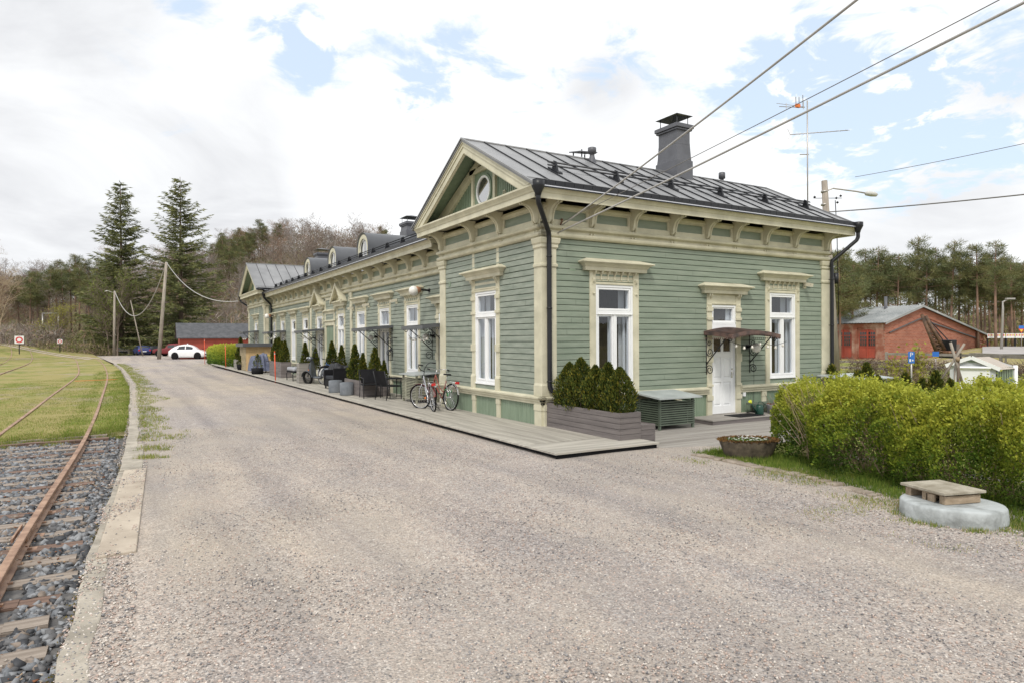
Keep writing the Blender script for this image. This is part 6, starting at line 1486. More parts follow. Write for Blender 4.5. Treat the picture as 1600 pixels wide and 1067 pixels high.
def wire(a,b,sag,r,label,m=None,n=24,name='overhead_wire'):
    a=Vector(a);b=Vector(b); pts=[a.lerp(b,t/n)-Vector((0,0,4*sag*(t/n)*(1-t/n))) for t in range(n+1)]; mb=MB(); mb.tube(pts,r,6); return tag(mb.build(name,m or wirem),label,'wire')
wirem=mat('wire',(.16,.15,.145),.5,.1,3); wireg=mat('pale_cable',(.40,.39,.38),.5,.1,3)
def ext(a,p,s): a=Vector(a); return a+(Vector(p)-a)*s
a=(.45,-.1,4.30); wire(a,ext(a,D(1330,0,7.5),1.35),.06,.014,'upper overhead cable from the house corner to the top edge',wireg)
a=(.32,-.12,4.12); wire(a,ext(a,D(1598,0,8.5),1.3),.05,.016,'thickest overhead cable running to the top right corner',wireg)
a=(.42,-.11,4.36); wire(a,ext(a,D(1552,0,8.5),1.3),.05,.006,'thin overhead wire just above the thick cable')
# pole at the right behind the house
b=G(1306,592,-.3); b=D(1306,575,34); bt=D(1288,283,34); PR=empty('street_lamp','grey leaning timber lamp pole behind the right end of the building','street lamp',(b.x,b.y,-.4))
t=bt-Vector((b.x,b.y,-.4)); mb=MB(); mb.tube([(0,0,0),tuple(t)],[.23,.13],12); mb.build('pole',polem,PR)
kk=34*.9/1045
mb=MB(); s0=Vector(t)-Vector((0,0,.5)); mb.tube([tuple(s0),tuple(s0+Rv*.4+Vector((0,0,.15))),tuple(s0+Rv*1.5-Vector((0,0,.0))),tuple(s0+Rv*1.9-Vector((0,0,.08)))],.035,6)
for z in (.5,1.1): mb.lathe(tuple(Vector(t)-Vector((0,0,z))),[(.16,-.04),(.16,.04)],10)
mb.build('lamp_arm',al,PR)
mb=MB(); q=s0+Rv*2.15-Vector((0,0,.1)); mb.lathe((0,0,0),[(0,-.14),(.12,-.1),(.15,.0),(.1,.08),(0,.1)],14,sx=2.2); o=mb.build('lamp_head',plain('lamp_cover',(.5,.5,.48),.4),PR); o.location=q; o.rotation_euler=(0,rad(8),YAW)
mb=MB(); 
for (a,z) in ((-.45,-.75),(.55,-.8),(.75,-.7),(.6,-1.0)): mb.lathe(tuple(Vector(t)+Rv*a+Vector((0,0,z))),[(0,-.06),(.07,0),(0,.07)],8)
mb.tube([tuple(Vector(t)+Rv*-.5+Vector((0,0,-.8))),tuple(Vector(t)+Rv*.8+Vector((0,0,-.8)))],.015,4); mb.tube([tuple(Vector(t)+Rv*.5-Vector((0,0,.9))),tuple(Vector(t)*.75+Rv*.45),tuple(Vector(t)*.3+Rv*.3)],.02,5); mb.tube([tuple(Vector(t)*.55+Rv*.3),tuple(Vector(t)*.55+Rv*.3+Vector((0,0,-.5)))],.12,6); mb.build('insulator',black,PR)
wire(D(1336,277,34),D(1640,216,30),.05,.012,'faint dotted-looking wire at upper right',wirem); wire(D(1290,332,34),D(1640,300,30),.05,.026,'heavier wire crossing to the right edge below it',wirem)
# left poles
def pole(foot,top,lamp,label,r0=.13,r1=.09,head=True):
    o=empty('street_lamp' if head else 'timber_pole',label,'street lamp' if head else 'pole',foot); t=Vector(top)-Vector(foot); mb=MB(); mb.tube([(0,0,-.3),tuple(t)],[r0,r1],10); mb.build('pole',polem,o)
    if head:
        l=Vector(lamp)-Vector(foot); mb=MB(); mb.tube([tuple(t-Vector((0,0,.3))),tuple(l)],.04,6); mb.build('lamp_arm',al,o); mb=MB(); mb.lathe((0,0,0),[(0,-.1),(.12,-.05),(.14,0),(0,.08)],12,sx=2.4); q=mb.build('lamp_head',plain('lamp_cover2',(.55,.55,.52),.4),o); q.location=l-Rv*.25; q.rotation_euler=(0,-.2,YAW)
    return o
f1=G(248,561,-.3); d1=math.hypot(f1.x-CX,f1.y-CY); t1=D(260,410,d1); pole(f1,t1,D(249,409,d1),'leaning grey lamp pole in front of the parked white car',.24,.15)
f2=G(178,556,-.35); d2=math.hypot(f2.x-CX,f2.y-CY); t2=D(179,455,d2); pole(f2,t2,D(169,455,d2),'straight lamp pole farther back on the left of the parked cars',.2,.14)
f3=D(224,552,d2*.95); f3.z=-.35; pole(f3,D(204,470,d2*.95),None,'thin leaning bare pole left of the blue car',.1,.06,False)
wire(t1,PX(372,471,-.3),1.4,.035,'pale hanging cable from the leaning lamp pole to the far wing',wireg); wire(t1,t2,5.0,.05,'deeply sagging cable between the two left lamp poles',wireg)
# orange snow stakes
def stake(loc,h,label):
    o=empty('snow_stake',label,'snow stake',loc,group='orange snow stakes beside the yard'); mb=MB(); mb.tube([(0,0,-.1),(-.03,0,h-.14)],.024,6); mb.tube([(-.03,0,h-.1),(-.033,0,h)],.024,6); mb.build('stake',plain('stake_orange',(.78,.10,.03),.5),o); mb=MB(); mb.tube([(-.03,0,h-.14),(-.03,0,h-.1)],.0245,6); mb.build('reflective_band',white,o)
stake((-1.58,20.5,-.1),1.45,'orange stake at the deck edge by the long far planter'); stake((-1.48,38.5,-.15),1.75,'orange stake in front of the shed end of the hedge'); stake((-1.3,54,-.2),2.2,'orange stake at the far left end of the hedge')
# ================= CARS =================
cgl=mat('car_glass',(.03,.035,.04),.08,.1,3,spec=.8); tailm=plain('tail_light',(.5,.02,.02),.3); alloy=plain('alloy',(.45,.46,.48),.35)
def car(label,paint,loc,rz,rows,wbase,wr,glass_rows,name='parked_car',L_=4.3,dark_wheels=False,rear_glass=None,extra=None,W=.88):
    """rows: (x, zbottom, zbelt, zroof, halfwidth_belt, halfwidth_roof); x from rear to front"""
    o=empty(name,label,'car',loc,rz); n=len(rows)
    mb=MB(); vs=[];fs=[]
    for x,zb,zm,zt,wm,wt in rows:
        vs+=[(x,-wm*.94,zb),(x,-wm,zb+.18),(x,-wm,zm-.12),(x,-wm*.97,zm),(x,-wt,max(zm,zt-.04)),(x,-wt*.75,zt),(x,wt*.75,zt),(x,wt,max(zm,zt-.04)),(x,wm*.97,zm),(x,wm,zm-.12),(x,wm,zb+.18),(x,wm*.94,zb)]
    k=12
    for i in range(n-1):
        for j in range(k): fs.append((i*k+j,i*k+(j+1)%k,(i+1)*k+(j+1)%k,(i+1)*k+j))
    fs+=[list(range(k)),list(range((n-1)*k,n*k))]; mb.a(vs,fs,True); b=mb.build('body',paint,o)
    # side windows
    for s in (-1,1):
        for (a,c) in glass_rows:
            pts=[]
            def at(x,f):
                for p,q in zip(rows,rows[1:]):
                    if p[0]<=x<=q[0]:
                        t=(x-p[0])/(q[0]-p[0]); zm=p[2]+(q[2]-p[2])*t; zt=max(zm,p[3]+(q[3]-p[3])*t-.04); wm=(p[4]+(q[4]-p[4])*t)*.97; wt=p[5]+(q[5]-p[5])*t; return (x,s*(wm+(wt-wm)*f+.006),zm+(zt-zm)*f)
                return (x,s*.8,1)
            m=6; lo=[at(a+(c-a)*i/m,.10) for i in range(m+1)]; hi=[at(a+(c-a)*i/m,.74) for i in range(m+1)]
            w=MB(); w.a(lo+hi,[(i,i+1,i+m+2,i+m+1) for i in range(m)]); w.build('side_window',cgl,o,fix=False)
    if rear_glass:
        (x0,z0,w0),(x1,z1,w1)=rear_glass; w=MB(); w.a([(x0-.012,-w0,z0),(x0-.012,w0,z0),(x1-.012,w1,z1+.01),(x1-.012,-w1,z1+.01)],[(0,1,2,3)]); w.build('rear_window',cgl,o,fix=False)
    x0=rows[0]; 
    for s in (-1,1):
        w=MB(); w.box(x0[0]-.015,x0[0]+.16,min(s*(x0[4]-.22),s*(x0[4]+.0)),max(s*(x0[4]-.22),s*(x0[4]+.0)),x0[2]-.26,x0[2]-.02); w.build('tail_light',tailm,o,bevel=.02)
    w=MB(); w.box(x0[0]-.03,x0[0]+.02,-.26,.26,x0[2]-.38,x0[2]-.26); w.build('number_plate',white,o)
    w=MB(); w.box(x0[0]-.06,x0[0]+.1,-x0[4]*.95,x0[4]*.95,x0[1]+.02,x0[1]+.2); w.build('bumper',blackm if name!='white_car' else paint,o,bevel=.03)
    for xw in wbase:
        for s in (-1,1):
            w=MB(); w.lathe((0,0,0),[(wr*.62,-.1),(wr*.95,-.1),(wr,-.06),(wr,.06),(wr*.95,.1),(wr*.62,.1)],24); wh=empty('wheel'); wh.parent=o; wh.location=(xw,s*(max(r_[4] for r_ in rows)-.07),wr); wh.rotation_euler=(math.pi/2,0,0); w.build('tyre',rubber,wh)
            w=MB(); w.lathe((0,0,0),[(0,.05),(wr*.15,.07),(wr*.6,.06),(wr*.63,.08),(wr*.63,-.08),(wr*.6,-.06),(0,-.05)],16)
            w.build('rim',black if dark_wheels else alloy,wh)
            w=MB(); w.lathe((0,0,0),[(wr+.07,-.02),(wr+.07,.02),(0,.02),(0,-.02)],24); q=w.build('wheel_arch',blackm,o); q.rotation_euler=(math.pi/2,0,0); q.location=(xw,s*(max(r_[4] for r_ in rows)-.012),wr)
    if extra: extra(o)
    return o
# white rounded car, side-on (rear to the left)
wh=mat('car_white',(.78,.79,.80),.25,.03,2); 
beetle=[(0,.45,.62,.66,.55,.45),(.10,.30,.84,.92,.78,.6),(.4,.20,.93,1.12,.87,.66),(.8,.19,.95,1.32,.89,.66),(1.3,.19,.95,1.47,.90,.68),(1.8,.19,.95,1.53,.90,.68),(2.3,.19,.95,1.52,.90,.68),(2.7,.19,.96,1.42,.90,.68),(3.05,.19,.97,1.22,.90,.7),(3.3,.19,.97,1.0,.90,.7),(3.7,.2,.88,.90,.88,.7),(4.1,.28,.72,.74,.78,.6),(4.28,.4,.55,.57,.55,.4)]
p=G(266,561,-.3); q=D(300,561,76); rz=math.atan2(VR.y,VR.x)+.10
car('white rounded two-door car parked side-on left of the lime hedge',wh,(p.x,p.y,-.3),rz,beetle,(.86,3.4),.34,[(1.05,1.98),(2.06,2.85)],dark_wheels=True,name='parked_car').scale=(1,1,1.14)
def wagon(h=1.46,w=.88,L_=4.7): return [(0,.32,.92,.94,w*.95,.7),(.06,.22,.98,1.06,w,.72),(.35,.2,1.0,h-.12,w,.70),(.6,.2,1.0,h-.02,w,.68),(2.0,.2,.98,h,w,.67),(2.7,.2,.97,h-.05,w,.67),(3.3,.2,.96,1.05,w,.7),(3.5,.2,.95,.97,w,.74),(L_-.3,.22,.82,.84,w*.96,.7),(L_,.35,.6,.62,w*.8,.6)]
p=G(226,555,-.3); car('dark blue estate car seen from behind, left of the leaning lamp pole',mat('car_blue',(.03,.045,.16),.3,.05,2),(p.x,p.y,-.3),math.pi/2+.15,wagon(),(.95,3.6),.32,[(.7,1.5),(1.6,2.6)],rear_glass=((.055,1.03,.66),(.36,1.36,.58)))
p=G(262,558,-.3); off=[(0,.5,1.0,1.02,.84,.7),(.03,.4,1.1,1.5,.86,.68),(.12,.35,1.1,1.74,.88,.68),(1.4,.35,1.1,1.78,.88,.68),(2.2,.35,1.1,1.75,.88,.68),(2.6,.35,1.1,1.14,.88,.72),(3.6,.38,1.08,1.10,.88,.74),(4.3,.42,.98,1.0,.86,.7),(4.4,.5,.7,.72,.8,.6)]
def spare(o):
    w=MB(); w.box(.1,1.9,-.6,.6,1.79,1.82); 
    for y in (-.55,.55): w.tube([(.1,y,1.9),(1.9,y,1.9)],.02,5)
    w.build('roof_rack',black,o)
p=G(306,556,-.3); car('dark red boxy off-road car partly behind the white car',mat('car_red',(.17,.02,.025),.35,.05,2),(p.x-1.2,p.y+1.5,-.3),rz+math.pi-.12,off,(.85,3.5),.40,[(.3,1.1),(1.2,2.2)])
p=G(307,555,-.3); car('dark green off-road car with roof rack behind the white car',mat('car_green',(.02,.028,.025),.35,.05,2),(p.x-1.2,p.y+5.5,-.3),rz-.1,off,(.85,3.5),.40,[(.3,1.1),(1.2,2.2)],extra=spare)
p=G(243,555,-.3); car('black car half hidden behind the leaning lamp pole',mat('car_black',(.015,.015,.02),.3,.05,2),(p.x,p.y+3,-.3),math.pi/2+.1,wagon(1.42),(.9,3.5),.32,[(.7,1.5)],rear_glass=((.055,1.03,.66),(.36,1.34,.58)))
p=G(194,554,-.3); car('pale grey car behind the wooden rail, leftmost in the yard',mat('car_silver',(.42,.45,.48),.3,.05,2),(p.x,p.y+2,-.3),math.pi/2,wagon(1.40),(.9,3.5),.32,[(.7,1.5)],rear_glass=((.055,1.03,.66),(.36,1.34,.58)))
for i,(a,b) in enumerate(((180,182),(201,203))):
    q=G(a,554,-.3); w=MB(); w.box(-.12,.12,-.12,.12,-.2,1.15); o=w.build('timber_post',polem); o.location=q; tag(o,['left','right'][i]+' squat grey post of the wooden rail before the pale car','post')
q0=G(181,546,-.3); a_=G(180,554,-.3); b_=G(203,554,-.3); w=MB(); w.bar((a_.x,a_.y-.2,.45),(b_.x,b_.y-.2,.4),.08,.18); tag(w.build('barrier_rail',polem),'wooden rail with a small red and white plate before the pale car','barrier')
p=D(137,525,190); p.z=TZ(p.x,p.y)+.0; p=Vector((p.x,p.y,1.2)); car('pale car far behind the bare bushes on the left',mat('car_pale',(.6,.62,.65),.3,.05,2),p,rz,wagon(1.5),(.9,3.5),.36,[(.7,1.5),(1.6,2.6)])
# ================= RED BARN =================
shing=mat('dark_shingle',(.055,.058,.065),.8,.1,2,c2=(.09,.092,.10),bump=.3)
a=D(281,550,88); BR=empty('red_barn','long red timber barn with dark grey roof behind the hedge','barn',(a.x,a.y,-.35),rz=math.atan2(VR.y,VR.x)+.50)
def PZ(py,dist): return CZ-(py-530)*(dist*.87)/1045
mb=MB(); H1=2.75; Lb=26; Wb=5
k=Lb/9; mb.a([(0,0,0),(Lb,0,0),(Lb,Wb,0),(0,Wb,0),(0,0,H1),(Lb,0,H1),(Lb,Wb,H1),(0,Wb,H1),(0,Wb/2,H1+1.45),(Lb,Wb/2,H1+1.45)],[(0,1,5,4),(2,3,7,6),(0,4,8,7,3),(1,2,6,9,5)]); 
mb.build('wall',redp,BR)
mb=MB(); 
for s,y0_,y1_ in ((0,-.45,Wb/2),(1,Wb+.45,Wb/2)):
    z0_=H1-.30; z1_=H1+1.5; mb.a([(-.35,y0_,z0_),(Lb+.35,y0_,z0_),(Lb+.35,y1_,z1_),(-.35,y1_,z1_),(-.35,y0_,z0_+.1),(Lb+.35,y0_,z0_+.1),(Lb+.35,y1_,z1_+.1),(-.35,y1_,z1_+.1)],[(0,3,2,1),(4,5,6,7),(0,1,5,4),(1,2,6,5),(2,3,7,6),(3,0,4,7)])
mb.build('roof',shing,BR)
for i in range(4): mb=MB(); x=.9+i*1.35; mb.frame(x,x+.55,.75,1.35,.08,-.05,.05); mb.map=lambda u,d,z:(u,d,z); mb.build('window_frame',white,BR)
mb=MB(); mb.box(.75,.9,-.08,0,1.75,1.9); mb.build('wall_lamp',white,BR)
# ================= BRICK ENGINE SHED =================
def brickmat():
    m,t,p=newmat('brick'); p.inputs['Roughness'].default_value=.9
    co=t.nodes.new('ShaderNodeTexCoord'); mp=t.nodes.new('ShaderNodeMapping'); mp.inputs['Rotation'].default_value=(math.pi/2,0,0); t.links.new(co.outputs['Object'],mp.inputs[0])
    b=t.nodes.new('ShaderNodeTexBrick'); b.inputs['Scale'].default_value=1.0; b.inputs['Brick Width'].default_value=.5; b.inputs['Row Height'].default_value=.16; b.inputs['Mortar Size'].default_value=.018
    b.inputs['Color1'].default_value=(.30,.095,.055,1); b.inputs['Color2'].default_value=(.42,.165,.10,1); b.inputs['Mortar'].default_value=(.33,.22,.17,1); b.inputs['Bias'].default_value=-.2
    t.links.new(mp.outputs[0],b.inputs['Vector'])
    n=tex(t,co,'n',.35,detail=5); r=ramp(t,n.outputs[0],[(.35,(.85,.83,.83)),(.65,(1.12,1.06,1.04))]); t.links.new(mixc(t,1.0,b.outputs[0],r,'MULTIPLY'),p.inputs['Base Color']); return m
brick=brickmat(); brickp=mat('patched_brick',(.27,.095,.06),.9,.1,.9,c2=(.45,.33,.26),bump=.6,thr=(.42,.7),detail=10)
A=G(1381,559,-.3); BRK=empty('engine_shed','low red brick engine shed with arched red doors beyond the garden','building',(A.x,A.y,-.9))
bx=(G(1547,553,-.3)-A).x-1.2; zE=PY(1381,503,A.y).z+.9; apx=PY(1436,479,A.y); xR=apx.x-A.x; zR=apx.z+.9; rr=PY(1548,527,A.y); xE=rr.x-A.x; zE2=rr.z+.9; dp=6.3
mb=MB(); mb.a([(0,0,0),(xE-.3,0,0),(xE-.3,0,zE2),(xR,0,zR),(0,0,zE),(0,dp,0),(xE-.3,dp,0),(xE-.3,dp,zE2),(xR,dp,zR),(0,dp,zE)],[(0,1,2,3,4),(6,5,9,8,7),(1,6,7,2)]); mb.build('wall',brick,BRK)
mb=MB(); 
def strip(x0,z0,x1,z1,t=.35,d=.12):
    mb.a([(x0,-d,z0),(x1,-d,z1),(x1,-d,z1-t),(x0,-d,z0-t),(x0,0,z0),(x1,0,z1),(x1,0,z1-t),(x0,0,z0-t)],[(0,3,2,1),(0,1,5,4),(3,7,6,2),(1,2,6,5),(0,4,7,3)])
strip(0.0,zE,xR,zR,1.3,.08); strip(xR,zR,xE-.3,zE2,.9,.08); mb.box(-.0,1.2,-.09,0,0,zE-1.3); mb.box(xE-2.2,xE-.3,-.09,-.0,0,zE2-.9); mb.build('brick_band',brick,BRK)
mb=MB(); strip(.9,zE-1.05,xR,zR-1.3,.12,.16); strip(xR,zR-1.3,xE*.83,zE2+.0,.12,.16); mb.build('brick_course',roofd,BRK)
mb=MB(); e=.5
mb.a([(-e,-e,zE-.1),(xR,-e,zR+.12),(xR,dp+e,zR+.12),(-e,dp+e,zE-.1),(xE,-e,zE2),(xE,dp+e,zE2)],[(0,1,2,3),(1,4,5,2)]); mb.a([(-e,-e,zE-.3),(xR,-e,zR-.1),(xE,-e,zE2-.2),(-e,-e,zE-.1),(xR,-e,zR+.12),(xE,-e,zE2)],[(0,1,4,3),(1,2,5,4)])
n=22
for k_ in range(n): y=-e+(dp+2*e)*k_/n; mb.a([(-e,y-.03,zE-.1),(xR,y-.03,zR+.12),(xR,y+.03,zR+.12),(-e,y+.03,zE-.1),(-e,y,zE+.0),(xR,y,zR+.22)],[(0,1,5,4),(3,4,5,2)])
shm=mat('pale_sheet_roof',(.24,.26,.265),.45,.1,.6,c2=(.36,.37,.37)); mb.build('roof',shm,BRK,fix=False)
mb=MB(); mb.box(-.01,.15,0,dp,0,zE-.15); mb.box(-.12,0,0,dp,zE-.6,zE-.15); mb.box(-.15,0,0,.8,0,zE-.6); mb.box(-.15,0,dp-.5,dp,0,zE-.6); mb.box(-.12,0,2.9,3.5,0,zE-.6); mb.build('front_wall',brickp,BRK,fix=False)
FE_=lambda u,d,z:(-d,u,z)
for i,yc_ in enumerate((1.75,4.55)):
    dr=empty('arched_door'); dr.parent=BRK; w=.98; h0=3.0; n=12; arc=[(yc_+w*math.cos(math.pi*k/n),h0+.62*math.sin(math.pi*k/n)) for k in range(n+1)]
    out=[(yc_+w,.55)]+arc+[(yc_-w,.55)]; mb=MB(FE_); mb.a([(u,.03,z) for u,z in out],[list(range(len(out)))]); mb.plate([(yc_-.05,.55),(yc_+.05,.55),(yc_+.05,3.6),(yc_-.05,3.6)],.03,.10)
    for zz in (.6,1.7,2.9): mb.box(yc_-w,yc_+w,.03,.07,zz,zz+.1)
    mb.build('door_leaf',redp,dr,fix=False)
    for s in (-1,1):
        mb=MB(FE_); a_,b_=(yc_-w+.15,yc_-.12) if s<0 else (yc_+.12,yc_+w-.15); mb.box(a_,b_,.05,.06,1.85,3.3); mb.build('door_glass',cgl,dr)
        mb=MB(FE_)
        for q in range(1,3): mb.box(a_+(b_-a_)*q/3-.02,a_+(b_-a_)*q/3+.02,.062,.08,1.85,3.3)
        for q in range(1,4): mb.box(a_,b_,.062,.08,1.85+1.45*q/4-.02,1.85+1.45*q/4+.02)
        mb.build('glazing_bars',redp,dr)
q=PY(1388,470,A.y+3); mb=MB(); z0_=zE+(zR-zE)*.12; mb.lathe((q.x-A.x-.5,3.0,z0_-.4),[(.17,0),(.17,PY(1388,464,A.y+3).z+.9-z0_+.4)],14); mb.build('chimney_pipe',chimm,BRK)
mb=MB(); mb.box(xR*.62,xR*.62+.9,2,3,zR-1.0,zR-.5); mb.build('roof_hatch',shm,BRK)
# ================= RAIL CRANE =================
dC=52; def_=lambda px,py:D(px,py,dC)
base=def_(1478,560); CRN=empty('rail_crane','rusty rail crane with lattice jib in front of the brick shed','crane',(base.x,base.y,-.6)); O=Vector((base.x,base.y,-.6))
def lc(px,py,off=0): return tuple(D(px,py,dC+off)-O)
mb=MB(); 
for o0 in (-.35,.35):
    a0,a1,b0,b1=lc(1441,493,o0),lc(1466,556,o0),lc(1446,494,o0),lc(1477,548,o0); mb.tube([a0,a1],.12,5); mb.tube([b0,b1],.12,5); n=11
    for k_ in range(n): 
        t,t2=k_/n,(k_+1)/n; P_=Vector(a0).lerp(Vector(a1),t); Q_=Vector(b0).lerp(Vector(b1),t2); mb.tube([tuple(P_),tuple(Q_)],.06,4); P2=Vector(a0).lerp(Vector(a1),t2); mb.tube([tuple(Q_),tuple(P2)],.04,4)
mb.tube([lc(1441,493,-.35),lc(1441,493,.35)],.1,6); mb.build('lattice_jib',mat('dark_rust',(.05,.03,.02),.7,.2,4,c2=(.13,.07,.04)),CRN)
mb=MB(); mb.tube([lc(1447,495),lc(1481,531)],.035,4); mb.tube([lc(1447,495),lc(1473,531)],.035,4); mb.build('guy_rope',black,CRN)
def cb(p0,p1,dd,m,name): 
    a0=Vector(lc(*p0)); a1=Vector(lc(*p1)); mb=MB(); c=(a0+a1)/2; w_=abs((a1-a0).dot(Rv))/2; h_=abs(a1.z-a0.z)/2
    v=[c+Rv*s*w_+VF*t*dd+Vector((0,0,u*h_)) for u in (-1,1) for s,t in ((-1,-1),(1,-1),(1,1),(-1,1))]; mb.a([tuple(x) for x in v],[(0,3,2,1),(4,5,6,7),(0,1,5,4),(1,2,6,5),(2,3,7,6),(3,0,4,7)]); mb.build(name,m,CRN,bevel=.05)
cb((1471,531),(1485,548),.8,black,'crane_cab'); cb((1466,548),(1486,552),.9,iron,'turntable'); cb((1468,552),(1484,559),1.0,black,'chassis'); cb((1473,534),(1478,541),.83,iron,'winch_housing')
# ================= GARDEN SHED (white gates), TRIPOD POLES, FENCE, SIGNS =================
dS=27; SHD=empty('garden_shed','white garden shed with pitched roof beyond the hedge','shed',tuple(D(1515,590,dS).xy)+(-.6,)); O=Vector(SHD.location)
def ls(px,py,o=0): return tuple(D(px,py,dS+o)-O)
wsm=mat('dull_white_boards',(.50,.52,.54),.6,.06,2,bump=.2)
mb=MB(); zf=-.1
f=[Vector(ls(1484,566)),Vector(ls(1556,572)),Vector(ls(1515,560))]
g0=f[0].copy();g0.z=0;g1=f[1].copy();g1.z=0; back=Vector(ls(1582,572,1.2))-f[1]; back.z=0
v=[g0,g1,f[1],f[2],f[0]]; v2=[x+back*1.0 for x in v]
mb.a([tuple(x) for x in v+v2],[(0,1,2,3,4),(9,8,7,6,5),(0,5,6,1),(0,4,9,5)]); mb.build('wall',wsm,SHD)
mb=MB(); ga,gb_=f[0].lerp(f[1],.08),f[0].lerp(f[1],.86); n=VF*-.04
ztop=min(f[0].z,f[1].z)-.1; mb.a([tuple(Vector((ga.x,ga.y,.1))+n),tuple(Vector((gb_.x,gb_.y,.1))+n),tuple(Vector((gb_.x,gb_.y,ztop))+n),tuple(Vector((ga.x,ga.y,ztop))+n)],[(0,1,2,3)]); mb.build('double_door',white,SHD,fix=False)
mb=MB(); mb.tube([tuple(Vector((ga.x,ga.y,ztop+.04))+n*2),tuple(Vector((gb_.x,gb_.y,ztop+.04))+n*2)],.05,4); e1,e2=Vector(ls(1475,571)),Vector(ls(1560,577)); tp=Vector(ls(1515,558)); mb.bar(tuple(e1+n*2),tuple(tp+n*2),.06,.12); mb.bar(tuple(tp+n*2),tuple(e2+n*2),.06,.12); mb.build('barge_board',white,SHD)
mb=MB(); mb.a([tuple(f[0].lerp(f[1],.2)+n+Vector((0,0,.12))),tuple(f[0].lerp(f[1],.8)+n+Vector((0,0,.12))),tuple(f[2]+n-Vector((0,0,.12)))],[(0,1,2)]); mb.build('gable_panel',greenP,SHD,fix=False)
mb=MB(); b2=back*1.15; mb.a([tuple(e1+n*2),tuple(tp+n*2),tuple(tp+b2),tuple(e1+b2),tuple(e2+n*2),tuple(e2+b2)],[(0,1,2,3),(1,4,5,2)]); mb.build('roof',mat('pale_roof_felt',(.42,.37,.32),.8,.1,2),SHD,fix=False)
mb=MB(); k0=f[1]; 
for q in range(7): a0=k0+back*(q+.15)/7; b0=k0+back*(q+.85)/7; m_=Rv*.03; mb.a([tuple(Vector((a0.x,a0.y,0))+m_),tuple(Vector((b0.x,b0.y,0))+m_),tuple(Vector((b0.x,b0.y,k0.z-.05))+m_),tuple(Vector((a0.x,a0.y,k0.z-.05))+m_)],[(0,1,2,3)])
mb.build('side_boards',greenP,SHD,fix=False)
mb=MB(); q=k0+back+Rv*.1; mb.tube([(q.x,q.y,0),(q.x,q.y,k0.z)],.07,6); mb.build('corner_post',white,SHD)
dT=22; O=Vector(tuple(D(1497,600,dT).xy)+(-.5,)); TPD=empty('pole_tripod','tied tripod of grey poles standing before the white shed','tripod',O)
for i,(a0,b0,m_) in enumerate((((1485,535),(1506,606),.038),((1507,537),(1470,594),.032),((1497,538),(1497,606),.042),((1493,560),(1491,604),.022))):
    mb=MB(); mb.tube([tuple(D(*a0,dT+i*.12)-O),tuple(D(*b0,dT-i*.1)-O)],m_,8); mb.build('tripod_pole',polem if i!=2 else bark,TPD)
mb=MB(); mb.lathe(tuple(D(1496,561,dT)-O),[(.05,-.06),(.065,0),(.05,.06)],10); mb.build('binding',twm,TPD)
# fences: posts and rails
fm=mat('grey_fence_wood',(.20,.18,.155),.85,.15,2,c2=(.30,.27,.24),bump=.4)
def fence(pts,h,rails,label,z=-.4,step=2.2,pw=.1):
    o=empty('rail_fence',label,'fence'); 
    for (a0,b0) in zip(pts,pts[1:]):
        a0=Vector(a0);b0=Vector(b0); n=max(1,int((b0-a0).length/step))
        for k_ in range(n+1):
            p=a0.lerp(b0,k_/n); mb=MB(); mb.box(p.x-pw/2,p.x+pw/2,p.y-pw/2,p.y+pw/2,z-.2,z+h); mb.build('fence_post',fm,o)
        for r_ in rails: mb=MB(); mb.bar((a0.x,a0.y,z+r_),(b0.x,b0.y,z+r_),.05,.12); mb.build('fence_rail',fm,o)
p_=[D(1385,560,40),D(1500,552,38),D(1640,552,34)]; hz=CZ-.0
fence([(q.x,q.y) for q in p_],1.45,(.75,1.35),'grey timber rail fence passing in front of the crane',-.35)
p_=[D(1300,563,46),D(1386,565,44)]; fence([(q.x,q.y) for q in p_],.9,(.5,.85),'low rail fence before the arched doors',-.45,3)
p_=[D(1515,547,46),D(1640,548,40)]; fence([(q.x,q.y) for q in p_],1.15,(1.1,),'far handrail fence at the bottom of the road',-.2,2.5,.07)
# dry vine hedge behind the conifers
dry=[mat('dry_twig',(.13,.095,.07),.9,.2,5,c2=(.22,.17,.13)),mat('dry_leaf',(.10,.06,.045),.9,.2,5)]
def strips(pts,dirs,L_,w,r):
    n=len(pts); d=dirs/np.linalg.norm(dirs,axis=1)[:,None]; s=np.cross(d,r.randn(n,3)); s/=np.linalg.norm(s,axis=1)[:,None]; l=L_*(.4+.9*r.rand(n))[:,None]
    v=np.stack([pts-s*w,pts+s*w,pts+d*l],1).reshape(-1,3); return v,np.arange(3*n).reshape(-1,3)
r=np.random.RandomState(91); n=6000; t=r.rand(n); a0=D(1325,590,38); b0=D(1660,600,33); p=np.stack([a0.x+(b0.x-a0.x)*t+.35*r.randn(n),a0.y+(b0.y-a0.y)*t+.35*r.randn(n),-.4+1.15*r.rand(n)**.8],1); v,f=strips(p,r.randn(n,3)+[0,0,.4],.4,.012,r); tag(raw('hedge',v,f,dry,mi=r.randint(0,2,n)),'bare brown thorny hedge behind the row of small conifers','hedge')
